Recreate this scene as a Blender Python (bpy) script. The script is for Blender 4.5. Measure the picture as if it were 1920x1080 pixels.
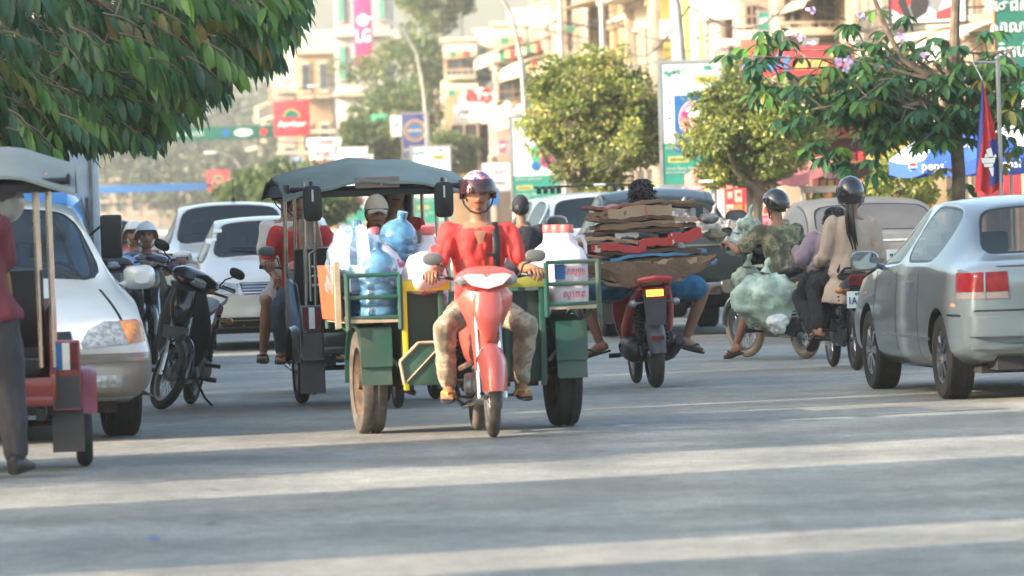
import bpy, bmesh, math, random
from mathutils import Vector, Matrix, Quaternion, noise
from mathutils.bvhtree import BVHTree
R = math.radians
V = Vector
scene = bpy.context.scene
for o in list(bpy.data.objects):
    bpy.data.objects.remove(o)
col = scene.collection

# ------------------------------------------------------------------ camera
F_PX = 10667.0
CAM_H = 1.52
PITCH = math.atan(165 / F_PX)
ROLL = R(-1.8)
cam_data = bpy.data.cameras.new('camera')
cam_data.sensor_width = 36
cam_data.lens = F_PX / 1920 * 36
cam_data.clip_start = 0.5
cam_data.clip_end = 3000
cam = bpy.data.objects.new('camera', cam_data)
col.objects.link(cam)
CAM_M = Matrix.Translation((0, 0, CAM_H)) @ Matrix.Rotation(math.pi / 2 - PITCH, 4, 'X') @ Matrix.Rotation(ROLL, 4, 'Z')
cam.matrix_world = CAM_M
scene.camera = cam
cam_data.dof.use_dof = True
cam_data.dof.focus_distance = 46
cam_data.dof.aperture_fstop = 4.6
CAM_R = CAM_M.to_3x3()
CAM_I = CAM_M.inverted()

def pt(px, py, Y):
    d = CAM_R @ V(((px - 960) / F_PX, (540 - py) / F_PX, -1))
    return V((0, 0, CAM_H)) + d * (Y / d.y)

def proj(p):
    q = CAM_I @ V(p)
    return 960 + q.x / -q.z * F_PX, 540 - q.y / -q.z * F_PX

def gx(px, Y, z=0.0):
    x = (px - 960) / F_PX * Y
    for _ in range(4):
        x += (px - proj((x, Y, z))[0]) / F_PX * Y
    return x

# ------------------------------------------------------------------ light
SUN_EL, SUN_DIR = R(24), V((0.92, 0.39, 0)).normalized()      # direction in which the light travels
world = bpy.data.worlds.new('World')
scene.world = world
world.use_nodes = True
wn = world.node_tree.nodes
bg = wn['Background']
sky = wn.new('ShaderNodeTexSky')
sky.sky_type = 'NISHITA'
sky.sun_disc = False
sky.sun_elevation = SUN_EL
sky.sun_rotation = math.atan2(-SUN_DIR.x, -SUN_DIR.y)
sky.air_density = 1.0
sky.dust_density = 4.0
sky.ozone_density = 0.35
tint = wn.new('ShaderNodeMixRGB'); tint.blend_type = 'MULTIPLY'; tint.inputs['Fac'].default_value = 1; tint.inputs['Color2'].default_value = (0.965, 1.01, 0.985, 1)   # pale dusty air
world.node_tree.links.new(sky.outputs[0], tint.inputs['Color1']); world.node_tree.links.new(tint.outputs[0], bg.inputs[0])
bg.inputs[1].default_value = 0.15
sun_data = bpy.data.lights.new('sun', 'SUN')
sun_data.energy = 3.1
sun_data.angle = R(0.8)
sun_data.color = (1.0, 0.85, 0.69)
sun = bpy.data.objects.new('sun', sun_data)
col.objects.link(sun)
ld = V((SUN_DIR.x * math.cos(SUN_EL), SUN_DIR.y * math.cos(SUN_EL), -math.sin(SUN_EL)))
sun.rotation_euler = ld.to_track_quat('-Z', 'Y').to_euler()
scene.view_settings.view_transform = 'Standard'
scene.view_settings.look = 'None'
scene.view_settings.gamma = 1
scene.view_settings.exposure = 1.9
scene.cycles.max_bounces = 6
scene.cycles.volume_bounces = 1
scene.cycles.transparent_max_bounces = 8
scene.cycles.use_denoising = True
scene.cycles.caustics_reflective = False
scene.cycles.caustics_refractive = False

# ------------------------------------------------------------------ materials
MATS = {}
def mat(name, c, rough=0.6, metal=0.0, var=0.12, scale=6.0, bump=0.0, bscale=40.0, spec=0.5, emit=None, alpha=None, trans=0.0, c2=None, coat=0.0, ramp=None, dirt=0.0):
    """procedural principled material; c2: second colour blended by noise; ramp: [(pos, colour)] over noise"""
    if name in MATS:
        return MATS[name]
    m = bpy.data.materials.new(name)
    m.use_nodes = True
    nt = m.node_tree
    N, L = nt.nodes, nt.links
    b = N['Principled BSDF']
    tc = N.new('ShaderNodeTexCoord')
    nz = N.new('ShaderNodeTexNoise')
    nz.inputs['Scale'].default_value = scale
    nz.inputs['Detail'].default_value = 5
    L.new(tc.outputs['Object'], nz.inputs['Vector'])
    cr = N.new('ShaderNodeValToRGB')
    if ramp:
        cr.color_ramp.interpolation = 'CONSTANT' if len(ramp) > 2 else 'LINEAR'
        els = cr.color_ramp.elements
        while len(els) < len(ramp): els.new(0.5)
        for e, (p, cc) in zip(els, ramp):
            e.position = p; e.color = (*cc, 1)
    else:
        a = [max(0, x * (1 - var)) for x in c]
        d = [min(1, x * (1 + var)) for x in c] if c2 is None else c2
        cr.color_ramp.elements[0].position = 0.36; cr.color_ramp.elements[0].color = (*a, 1)
        cr.color_ramp.elements[1].position = 0.66; cr.color_ramp.elements[1].color = (*d, 1)
    L.new(nz.outputs['Fac'], cr.inputs['Fac'])
    out = cr.outputs['Color']
    if dirt:
        n2 = N.new('ShaderNodeTexNoise'); n2.inputs['Scale'].default_value = scale * 0.35; n2.inputs['Detail'].default_value = 8
        L.new(tc.outputs['Object'], n2.inputs['Vector'])
        r2 = N.new('ShaderNodeValToRGB')
        r2.color_ramp.elements[0].position = 0.45; r2.color_ramp.elements[0].color = (0, 0, 0, 1)
        r2.color_ramp.elements[1].position = 0.7; r2.color_ramp.elements[1].color = (dirt, dirt, dirt, 1)
        L.new(n2.outputs['Fac'], r2.inputs['Fac'])
        mx = N.new('ShaderNodeMixRGB'); mx.inputs['Color2'].default_value = (0.16, 0.12, 0.085, 1)
        L.new(r2.outputs['Color'], mx.inputs['Fac']); L.new(out, mx.inputs['Color1'])
        out = mx.outputs['Color']
    L.new(out, b.inputs['Base Color'])
    b.inputs['Roughness'].default_value = rough
    b.inputs['Metallic'].default_value = metal
    b.inputs['Specular IOR Level'].default_value = spec
    if coat: b.inputs['Coat Weight'].default_value = coat
    if trans: b.inputs['Transmission Weight'].default_value = trans
    if alpha is not None: b.inputs['Alpha'].default_value = alpha
    if emit:
        b.inputs['Emission Color'].default_value = (*emit[0], 1); b.inputs['Emission Strength'].default_value = emit[1]
    if bump:
        nb = N.new('ShaderNodeTexNoise'); nb.inputs['Scale'].default_value = bscale; nb.inputs['Detail'].default_value = 4
        L.new(tc.outputs['Object'], nb.inputs['Vector'])
        bp = N.new('ShaderNodeBump'); bp.inputs['Strength'].default_value = bump; bp.inputs['Distance'].default_value = 0.02
        L.new(nb.outputs['Fac'], bp.inputs['Height']); L.new(bp.outputs['Normal'], b.inputs['Normal'])
    MATS[name] = m
    return m

# ------------------------------------------------------------------ object helpers
def tag(o, label=None, cat=None, group=None, kind=None):
    if label: o['label'] = label
    if cat: o['category'] = cat
    if group: o['group'] = group
    if kind: o['kind'] = kind
    return o

def empty(name, loc=(0, 0, 0), rz=0.0, label=None, cat=None, group=None, lean=0.0, pitch=0.0):
    o = bpy.data.objects.new(name, None)
    col.objects.link(o)
    o.empty_display_size = 0.1
    o.matrix_world = Matrix.Translation(V(loc)) @ Matrix.Rotation(rz, 4, 'Z') @ Matrix.Rotation(pitch, 4, 'Y') @ Matrix.Rotation(lean, 4, 'X')
    return tag(o, label, cat, group)

def link_mesh(name, me, parent=None):
    o = bpy.data.objects.new(name, me)
    col.objects.link(o)
    if parent is not None: o.parent = parent
    return o

def copy_tree(o, parent=None):
    c = o.copy(); col.objects.link(c); c.parent = parent
    for ch in [x for x in bpy.data.objects if x.parent == o]:
        copy_tree(ch, c)
    return c

def unit(a): return V(a).normalized()

class MB:
    def __init__(s, M=None):
        s.v, s.f, s.m, s.M = [], [], [], M or Matrix.Identity(4)
        s.mi = 0
    def add(s, verts, faces, mi=None):
        n = len(s.v)
        s.v += [s.M @ V(p) for p in verts]
        s.f += [tuple(i + n for i in f) for f in faces]
        s.m += [s.mi if mi is None else mi] * len(faces)
        return s
    def box(s, c, d, M=None, mi=None):
        x, y, z = [t / 2 for t in d]
        vs = [V((i * x, j * y, k * z)) for i in (-1, 1) for j in (-1, 1) for k in (-1, 1)]
        if M is not None: vs = [M.to_3x3() @ p for p in vs]
        vs = [p + V(c) for p in vs]
        return s.add(vs, [(0, 1, 3, 2), (4, 6, 7, 5), (0, 4, 5, 1), (2, 3, 7, 6), (0, 2, 6, 4), (1, 5, 7, 3)], mi)
    def rings(s, rs, caps=True, mi=None, close=True):
        n = len(rs[0]); vs = [p for r in rs for p in r]; fs = []
        for i in range(len(rs) - 1):
            for j in range(n if close else n - 1):
                k = (j + 1) % n
                fs.append((i * n + j, i * n + k, (i + 1) * n + k, (i + 1) * n + j))
        if caps and close:
            fs.append(tuple(reversed(range(n)))); fs.append(tuple(range((len(rs) - 1) * n, len(rs) * n)))
        return s.add(vs, fs, mi)
    def tube(s, pts, r, n=8, caps=True, mi=None, flat=1.0):
        pts = [V(p) for p in pts]
        rs = r if isinstance(r, (list, tuple)) else [r] * len(pts)
        out = []; side = None
        for i, p in enumerate(pts):
            t = (pts[min(i + 1, len(pts) - 1)] - pts[max(i - 1, 0)])
            t = t.normalized() if t.length > 1e-9 else V((0, 0, 1))
            if side is None:
                side = t.cross(V((0, 0, 1)))
                if side.length < 0.1: side = t.cross(V((1, 0, 0)))
            side = (side - t * side.dot(t)).normalized()
            up = side.cross(t)
            out.append([p + side * rs[i] * math.cos(a) + up * rs[i] * flat * math.sin(a) for a in [2 * math.pi * k / n for k in range(n)]])
        return s.rings(out, caps, mi)
    def lathe(s, prof, c=(0, 0, 0), ax=(0, 0, 1), n=20, mi=None, caps=False):
        ax = unit(ax); u = ax.cross(V((1, 0, 0)))
        if u.length < 0.1: u = ax.cross(V((0, 1, 0)))
        u.normalize(); w = ax.cross(u); c = V(c)
        rs = [[c + ax * h + (u * math.cos(a) + w * math.sin(a)) * r for a in [2 * math.pi * k / n for k in range(n)]] for r, h in prof]
        return s.rings(rs, caps, mi)
    def ball(s, c, r, nu=12, nv=8, M=None, mi=None):
        r = V(r) if not isinstance(r, (int, float)) else V((r, r, r))
        rs = []
        for i in range(nv + 1):
            th = math.pi * (0.02 + 0.96 * i / nv)
            ring = [V((math.sin(th) * math.cos(a) * r.x, math.sin(th) * math.sin(a) * r.y, math.cos(th) * r.z)) for a in [2 * math.pi * k / nu for k in range(nu)]]
            if M is not None: ring = [M.to_3x3() @ p for p in ring]
            rs.append([p + V(c) for p in reversed(ring)])
        return s.rings(rs, True, mi)
    def cap(s, a, b, ra, rb, n=10, mi=None):
        """tapered capsule"""
        a, b = V(a), V(b); t = (b - a)
        if t.length < 1e-5: return s.ball(a, ra, n, 6, mi=mi)
        t.normalize()
        pts, rs = [], []
        for k in (0.05, 0.5, 0.85): pts.append(a - t * ra * math.cos(k * math.pi / 2)); rs.append(ra * math.sin(k * math.pi / 2))
        pts.append(a); rs.append(ra); pts.append(b); rs.append(rb)
        for k in (0.85, 0.5, 0.05): pts.append(b + t * rb * math.cos(k * math.pi / 2)); rs.append(rb * math.sin(k * math.pi / 2))
        return s.tube(pts, rs, n, True, mi)
    def prism(s, poly, O, U, W, t, mi=None):
        """polygon (list of 2D) in plane O,U,W extruded by vector t"""
        O, U, W, t = V(O), V(U), V(W), V(t)
        a = [O + U * x + W * y - t * 0.5 for x, y in poly]; b = [p + t for p in a]
        n = len(poly)
        return s.add(a + b, [tuple(reversed(range(n))), tuple(range(n, 2 * n))] + [(i, (i + 1) % n, (i + 1) % n + n, i + n) for i in range(n)], mi)
    def mesh(s, name, mats, bevel=0.0, smooth=True, ang=38, sub=0):
        me = bpy.data.meshes.new(name)
        me.from_pydata(s.v, [], s.f)
        for m in (mats if isinstance(mats, (list, tuple)) else [mats]): me.materials.append(m)
        me.polygons.foreach_set('material_index', s.m)
        bm = bmesh.new(); bm.from_mesh(me)
        bmesh.ops.recalc_face_normals(bm, faces=bm.faces)
        if bevel:
            es = [e for e in bm.edges if len(e.link_faces) == 2 and e.calc_face_angle(0) > 0.6]
            bmesh.ops.bevel(bm, geom=es, offset=bevel, segments=2, affect='EDGES', profile=0.6)
        bm.to_mesh(me); bm.free()
        if sub: me = modded(me, lambda o: setattr(o.modifiers.new('s', 'SUBSURF'), 'levels', sub), name)
        if smooth:
            me.shade_smooth(); me.set_sharp_from_angle(angle=R(ang))
        me.update()
        return me
    def build(s, name, mats, parent=None, **k):
        return link_mesh(name, s.mesh(name, mats, **k), parent)

def modded(me, fn, name):
    o = bpy.data.objects.new('tmp', me); col.objects.link(o)
    fn(o)
    dg = bpy.context.evaluated_depsgraph_get()
    r = bpy.data.meshes.new_from_object(o.evaluated_get(dg), depsgraph=dg)
    r.name = name
    bpy.data.objects.remove(o)
    return r

def sring(c, U, W, a, b, p=2.0, n=16):
    c, U, W = V(c), V(U), V(W)
    out = []
    for k in range(n):
        t = 2 * math.pi * (k + 0.5) / n
        ct, st = math.cos(t), math.sin(t)
        out.append(c + U * (a * math.copysign(abs(ct) ** (2 / p), ct)) + W * (b * math.copysign(abs(st) ** (2 / p), st)))
    return out

X, Y_, Z = V((1, 0, 0)), V((0, 1, 0)), V((0, 0, 1))
def loftx(mb, secs, p=2.4, n=16, mi=None):
    """sections along x: (x, y, z, half width, half height)"""
    return mb.rings([sring((q[0], q[1], q[2]), Y_, Z, q[3], q[4], q[5] if len(q) > 5 else p, n) for q in secs], True, mi)
def loftz(mb, secs, p=2.4, n=16, mi=None):
    """sections along z: (x, y, z, half x, half y)"""
    return mb.rings([sring((q[0], q[1], q[2]), X, Y_, q[3], q[4], q[5] if len(q) > 5 else p, n) for q in secs], True, mi)

def text_mesh(txt, size, m, depth=0.004, bold=0.0):
    cu = bpy.data.curves.new('t', 'FONT')
    cu.body = txt; cu.size = size; cu.align_x = 'CENTER'; cu.align_y = 'CENTER'; cu.extrude = depth; cu.offset = bold
    cu.resolution_u = 2
    o = bpy.data.objects.new('t', cu); col.objects.link(o)
    dg = bpy.context.evaluated_depsgraph_get()
    me = bpy.data.meshes.new_from_object(o.evaluated_get(dg), depsgraph=dg)
    bpy.data.objects.remove(o)
    me.materials.clear(); me.materials.append(m)
    return me
def text(txt, size, m, parent, M, depth=0.004, bold=0.0, name='lettering', width=None):
    """M: 4x4 placing the text (x right, y up, z towards the reader) in the parent's frame"""
    me = text_mesh(txt, size, m, depth, bold)
    if width and len(me.vertices):
        xs = [v.co.x for v in me.vertices]; w = max(xs) - min(xs)
        if w > 0:
            k = width / w
            for v in me.vertices: v.co.x *= k
    me.transform(M)
    return link_mesh(name, me, parent)
def face_m(o, right, up):
    """matrix: local x -> right, local y -> up, z -> right x up"""
    r, u = unit(right), unit(up); n = r.cross(u)
    return Matrix.Translation(V(o)) @ Matrix((r, u, n)).transposed().to_4x4()

rnd = random.Random(7)
# street frame: the road runs away from the camera, turned five degrees to the left
SD, SN = V((-0.0867, 0.9962, 0)), V((0.9962, 0.0867, 0))
SO = V((12.86, 90, 0))
STREET_M = Matrix.Translation(SO) @ Matrix((SN, SD, Z)).transposed().to_4x4()
def S(v, u, z=0): return SO + SD * u + SN * v + Z * z
AWAY, TOWARD = R(95), R(-85)

# shared materials
M_RUB = mat('rubber', (0.009, 0.009, 0.0095), 0.8, var=0.3, dirt=0.22, scale=9)
M_BLK = mat('black_plastic', (0.006, 0.006, 0.007), 0.45, var=0.3)
M_DRK = mat('dark_metal', (0.018, 0.018, 0.020), 0.5, 0.4, var=0.4, dirt=0.25, scale=14)
M_CHR = mat('chrome', (0.45, 0.45, 0.45), 0.16, 1.0, var=0.1)
M_ALU = mat('cast_aluminium', (0.26, 0.26, 0.255), 0.38, 0.9, var=0.2, dirt=0.4)
M_GLS = mat('tinted_glass', (0.012, 0.022, 0.027), 0.08, 0.0, var=0.1, spec=0.5, alpha=.62)
M_LENS = mat('lamp_lens', (0.26, 0.29, 0.30), 0.15, 0.25, var=0.35, scale=30, spec=0.8, coat=0.6)
M_AMB = mat('amber_lens', (0.48, 0.20, 0.06), 0.2, var=0.2, scale=30, coat=0.4)
M_REDL = mat('red_lens', (0.11, 0.002, 0.004), 0.35, var=0.35, scale=20, coat=0.15, spec=0.3)
M_WHT = mat('white_paint', (0.78, 0.78, 0.75), 0.4, var=0.05)
M_RED = mat('red_sign_paint', (0.62, 0.035, 0.04), 0.5, var=0.1)
M_MIR = mat('mirror_glass', (0.30, 0.34, 0.36), 0.05, 1.0, var=0.2)
# ------------------------------------------------------------------ ground, road
def asphalt():
    m = bpy.data.materials.new('asphalt'); m.use_nodes = True
    N, L = m.node_tree.nodes, m.node_tree.links
    b = N['Principled BSDF']; tc = N.new('ShaderNodeTexCoord')
    def nz(sc, det=6, stretch=None):
        n = N.new('ShaderNodeTexNoise'); n.inputs['Scale'].default_value = sc; n.inputs['Detail'].default_value = det
        if stretch:
            mp = N.new('ShaderNodeMapping'); mp.inputs['Scale'].default_value = stretch
            L.new(tc.outputs['Object'], mp.inputs['Vector']); L.new(mp.outputs[0], n.inputs['Vector'])
        else: L.new(tc.outputs['Object'], n.inputs['Vector'])
        return n
    a, g, w, d = nz(0.5), nz(55, 3), nz(1.0, 6, (1.6, 0.12, 1)), nz(0.16, 4)
    r1 = N.new('ShaderNodeValToRGB')
    r1.color_ramp.elements[0].position = 0.3; r1.color_ramp.elements[0].color = (0.200, 0.198, 0.172, 1)
    r1.color_ramp.elements[1].position = 0.72; r1.color_ramp.elements[1].color = (0.285, 0.278, 0.240, 1)
    L.new(a.outputs['Fac'], r1.inputs['Fac'])
    def mix(f, c1, c2, typ='MULTIPLY', fac=None):
        x = N.new('ShaderNodeMixRGB'); x.blend_type = typ
        if fac is not None: x.inputs['Fac'].default_value = fac
        else: L.new(f, x.inputs['Fac'])
        L.new(c1, x.inputs['Color1']); L.new(c2, x.inputs['Color2']); return x.outputs['Color']
    def ramp(src, p0, c0, p1, c1):
        r = N.new('ShaderNodeValToRGB')
        r.color_ramp.elements[0].position = p0; r.color_ramp.elements[0].color = (*c0, 1)
        r.color_ramp.elements[1].position = p1; r.color_ramp.elements[1].color = (*c1, 1)
        L.new(src, r.inputs['Fac']); return r.outputs['Color']
    c = mix(None, r1.outputs['Color'], ramp(g.outputs['Fac'], 0.35, (0.62,) * 3, 0.65, (1.25,) * 3), fac=0.85)
    vo = N.new('ShaderNodeTexVoronoi'); vo.feature = 'DISTANCE_TO_EDGE'; vo.inputs['Scale'].default_value = .33
    wv = N.new('ShaderNodeMixRGB'); wv.inputs['Fac'].default_value = .12; L.new(tc.outputs['Object'], wv.inputs['Color1']); L.new(nz(1.4, 5).outputs['Color'], wv.inputs['Color2']); L.new(wv.outputs[0], vo.inputs['Vector'])
    c = mix(None, c, ramp(vo.outputs['Distance'], .004, (0.45,) * 3, .02, (1.0,) * 3), fac=.2)
    c = mix(None, c, ramp(nz(.9, 9).outputs['Fac'], .38, (0.72,) * 3, .62, (1.15,) * 3), fac=.9)
    c = mix(None, c, ramp(nz(9, 6).outputs['Fac'], .40, (0.80,) * 3, .60, (1.15,) * 3), fac=.9)
    c = mix(None, c, ramp(w.outputs['Fac'], 0.35, (0.82,) * 3, 0.65, (1.12,) * 3), fac=0.8)
    c = mix(ramp(d.outputs['Fac'], 0.5, (0, 0, 0), 0.72, (0.55, 0.55, 0.55)), c, ramp(g.outputs['Fac'], 0.3, (0.20, 0.17, 0.12), 0.7, (0.27, 0.235, 0.18)), 'MIX')
    L.new(c, b.inputs['Base Color'])
    rr = ramp(w.outputs['Fac'], 0.3, (0.62,) * 3, 0.7, (0.85,) * 3); L.new(rr, b.inputs['Roughness'])
    bp = N.new('ShaderNodeBump'); bp.inputs['Strength'].default_value = 0.55; bp.inputs['Distance'].default_value = 0.012
    L.new(g.outputs['Fac'], bp.inputs['Height']); L.new(bp.outputs[0], b.inputs['Normal'])
    return m
M_ASPH = asphalt()
M_DIRT = mat('dusty_earth', (0.24, 0.20, 0.15), 0.95, var=0.3, scale=0.4, bump=0.4)
M_CONC = mat('concrete', (0.38, 0.35, 0.30), 0.9, var=0.2, scale=1.5, bump=0.2, dirt=0.5)
M_PAV = mat('pavement_tiles', (0.36, 0.31, 0.26), 0.9, var=0.2, scale=1.0, dirt=0.4)

def sheet(name, pts, z, m):
    mb = MB(); mb.add([(p[0], p[1], z) for p in pts], [tuple(range(len(pts)))])
    return tag(mb.build(name, m, smooth=False), kind='structure')
sheet('ground', [(-300, -30), (300, -30), (300, 900), (-300, 900)], -0.02, M_DIRT)
def strip(v0, v1, u0, u1): return [S(v0, u0), S(v1, u0), S(v1, u1), S(v0, u1)]
sheet('road', strip(-30, -1.4, -115, 790), 0.0, M_ASPH)
def slab(name, v0, v1, u0, u1, h, m, bevel=0.02):
    mb = MB(STREET_M); mb.box(((v0 + v1) / 2, (u0 + u1) / 2, h / 2), (v1 - v0, u1 - u0, h))
    return tag(mb.build(name, m, bevel=bevel), kind='structure')
slab('pavement', -2.6, 0.5, -80, 700, 0.14, M_PAV)
slab('median', -10.9, -9.1, -40, 300, 0.16, M_CONC)
slab('side_pavement', -40, -24.5, -115, 700, 0.13, M_PAV)

# ------------------------------------------------------------------ buildings of the right-hand row
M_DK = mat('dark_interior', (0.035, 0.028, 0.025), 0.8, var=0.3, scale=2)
M_PANE = mat('window_pane', (0.05, 0.06, 0.07), 0.15, var=0.3, scale=1)
M_TRIM = mat('cream_trim', (0.45, 0.38, 0.29), 0.7, var=0.15, scale=2, dirt=0.3)
M_ROOF = mat('rusty_roof_sheet', (0.24, 0.16, 0.12), 0.8, var=0.3, scale=1.2, dirt=0.5)
def plaster(name, c, d=0.45):
    g = sum(c) / 3; c = tuple(x * .78 + g * .22 for x in c)
    return mat(name, c, 0.85, var=0.14, scale=0.9, bump=0.12, bscale=9, dirt=d)
PL = dict(cream=plaster('cream_plaster', (0.38, 0.29, 0.20)), beige=plaster('beige_plaster', (0.31, 0.24, 0.17)),
          yellow=plaster('yellow_plaster', (0.56, 0.40, 0.03), 0.2), white=plaster('white_plaster', (0.43, 0.40, 0.36), 0.25),
          pink=plaster('pinkish_plaster', (0.36, 0.25, 0.19)), grey=plaster('weathered_grey_plaster', (0.24, 0.21, 0.17), 0.7),
          orange=plaster('ochre_plaster', (0.38, 0.22, 0.09), 0.5))
M_AWC = mat('cream_canvas', (0.50, 0.42, 0.28), 0.8, var=0.1, scale=3, dirt=0.3)
M_AWW = mat('white_canvas', (0.58, 0.55, 0.48), 0.8, var=0.06, scale=3, dirt=0.2)
def stripes(name, cols):
    m = bpy.data.materials.new(name); m.use_nodes = True
    N, L = m.node_tree.nodes, m.node_tree.links
    tc = N.new('ShaderNodeTexCoord'); sp = N.new('ShaderNodeSeparateXYZ'); L.new(tc.outputs['Object'], sp.inputs[0])
    a = N.new('ShaderNodeMath'); a.operation = 'ADD'; L.new(sp.outputs[0], a.inputs[0]); L.new(sp.outputs[1], a.inputs[1])
    mu = N.new('ShaderNodeMath'); mu.operation = 'MULTIPLY'; mu.inputs[1].default_value = 0.9; L.new(a.outputs[0], mu.inputs[0])
    fr = N.new('ShaderNodeMath'); fr.operation = 'FRACT'; L.new(mu.outputs[0], fr.inputs[0])
    cr = N.new('ShaderNodeValToRGB'); cr.color_ramp.interpolation = 'CONSTANT'
    while len(cr.color_ramp.elements) < len(cols): cr.color_ramp.elements.new(0.5)
    for i, c in enumerate(cols): cr.color_ramp.elements[i].position = i / len(cols); cr.color_ramp.elements[i].color = (*c, 1)
    L.new(fr.outputs[0], cr.inputs[0]); L.new(cr.outputs[0], N['Principled BSDF'].inputs['Base Color'])
    N['Principled BSDF'].inputs['Roughness'].default_value = 0.85
    return m
M_STR = stripes('striped_canvas', [(0.7, 0.6, 0.42), (0.02, 0.25, 0.14), (0.72, 0.45, 0.25), (0.45, 0.05, 0.05), (0.7, 0.62, 0.45)])

def awning(name, parent, v, u, w, z, out, drop, m, valance=None, curved=True):
    """a curved canvas hood over the shop front, w along the street, out towards the road"""
    mb = MB(STREET_M)
    n = 8; prof = []
    for k in range(n + 1):
        t = k / n
        prof.append((v - out * (math.sin(t * math.pi / 2) if curved else t), z - drop * ((1 - math.cos(t * math.pi / 2)) if curved else t)))
    nseg = max(2, int(w / 0.45))
    rs = []
    for j in range(nseg + 1):
        uu = u + w * j / nseg; sag = 0.02 * (j % 2)
        rs.append([(p[0], uu, p[1] - sag) for p in prof] + [(p[0], uu, p[1] - 0.03 - sag) for p in reversed(prof)])
    mb.rings(rs)
    a = mb.build(name, m, parent)
    if valance:
        vb = MB(STREET_M); k = max(4, int(w / 0.28)); zb = z - drop
        for j in range(k):
            vb.box((v - out - 0.012, u + w * (j + 0.5) / k, zb - 0.16 + 0.02 * (j % 2)), (0.02, w / k * 0.96, 0.34))
        for uu in (u, u + w):
            for j in range(5): vb.box((v - out * (j + 0.5) / 5, uu, z - drop * (j + 0.5) / 5 * (0.9) - 0.16), (out / 5 * 0.96, 0.02, 0.30))
        vb.build('valance', valance, a)
    ar = MB(STREET_M)
    for uu in (u + 0.1, u + w - 0.1): ar.tube([(v, uu, z - drop - 0.5), (v - out, uu, z - drop)], 0.025, 6)
    ar.build('awning_arm', M_DRK, a)
    return a

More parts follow.
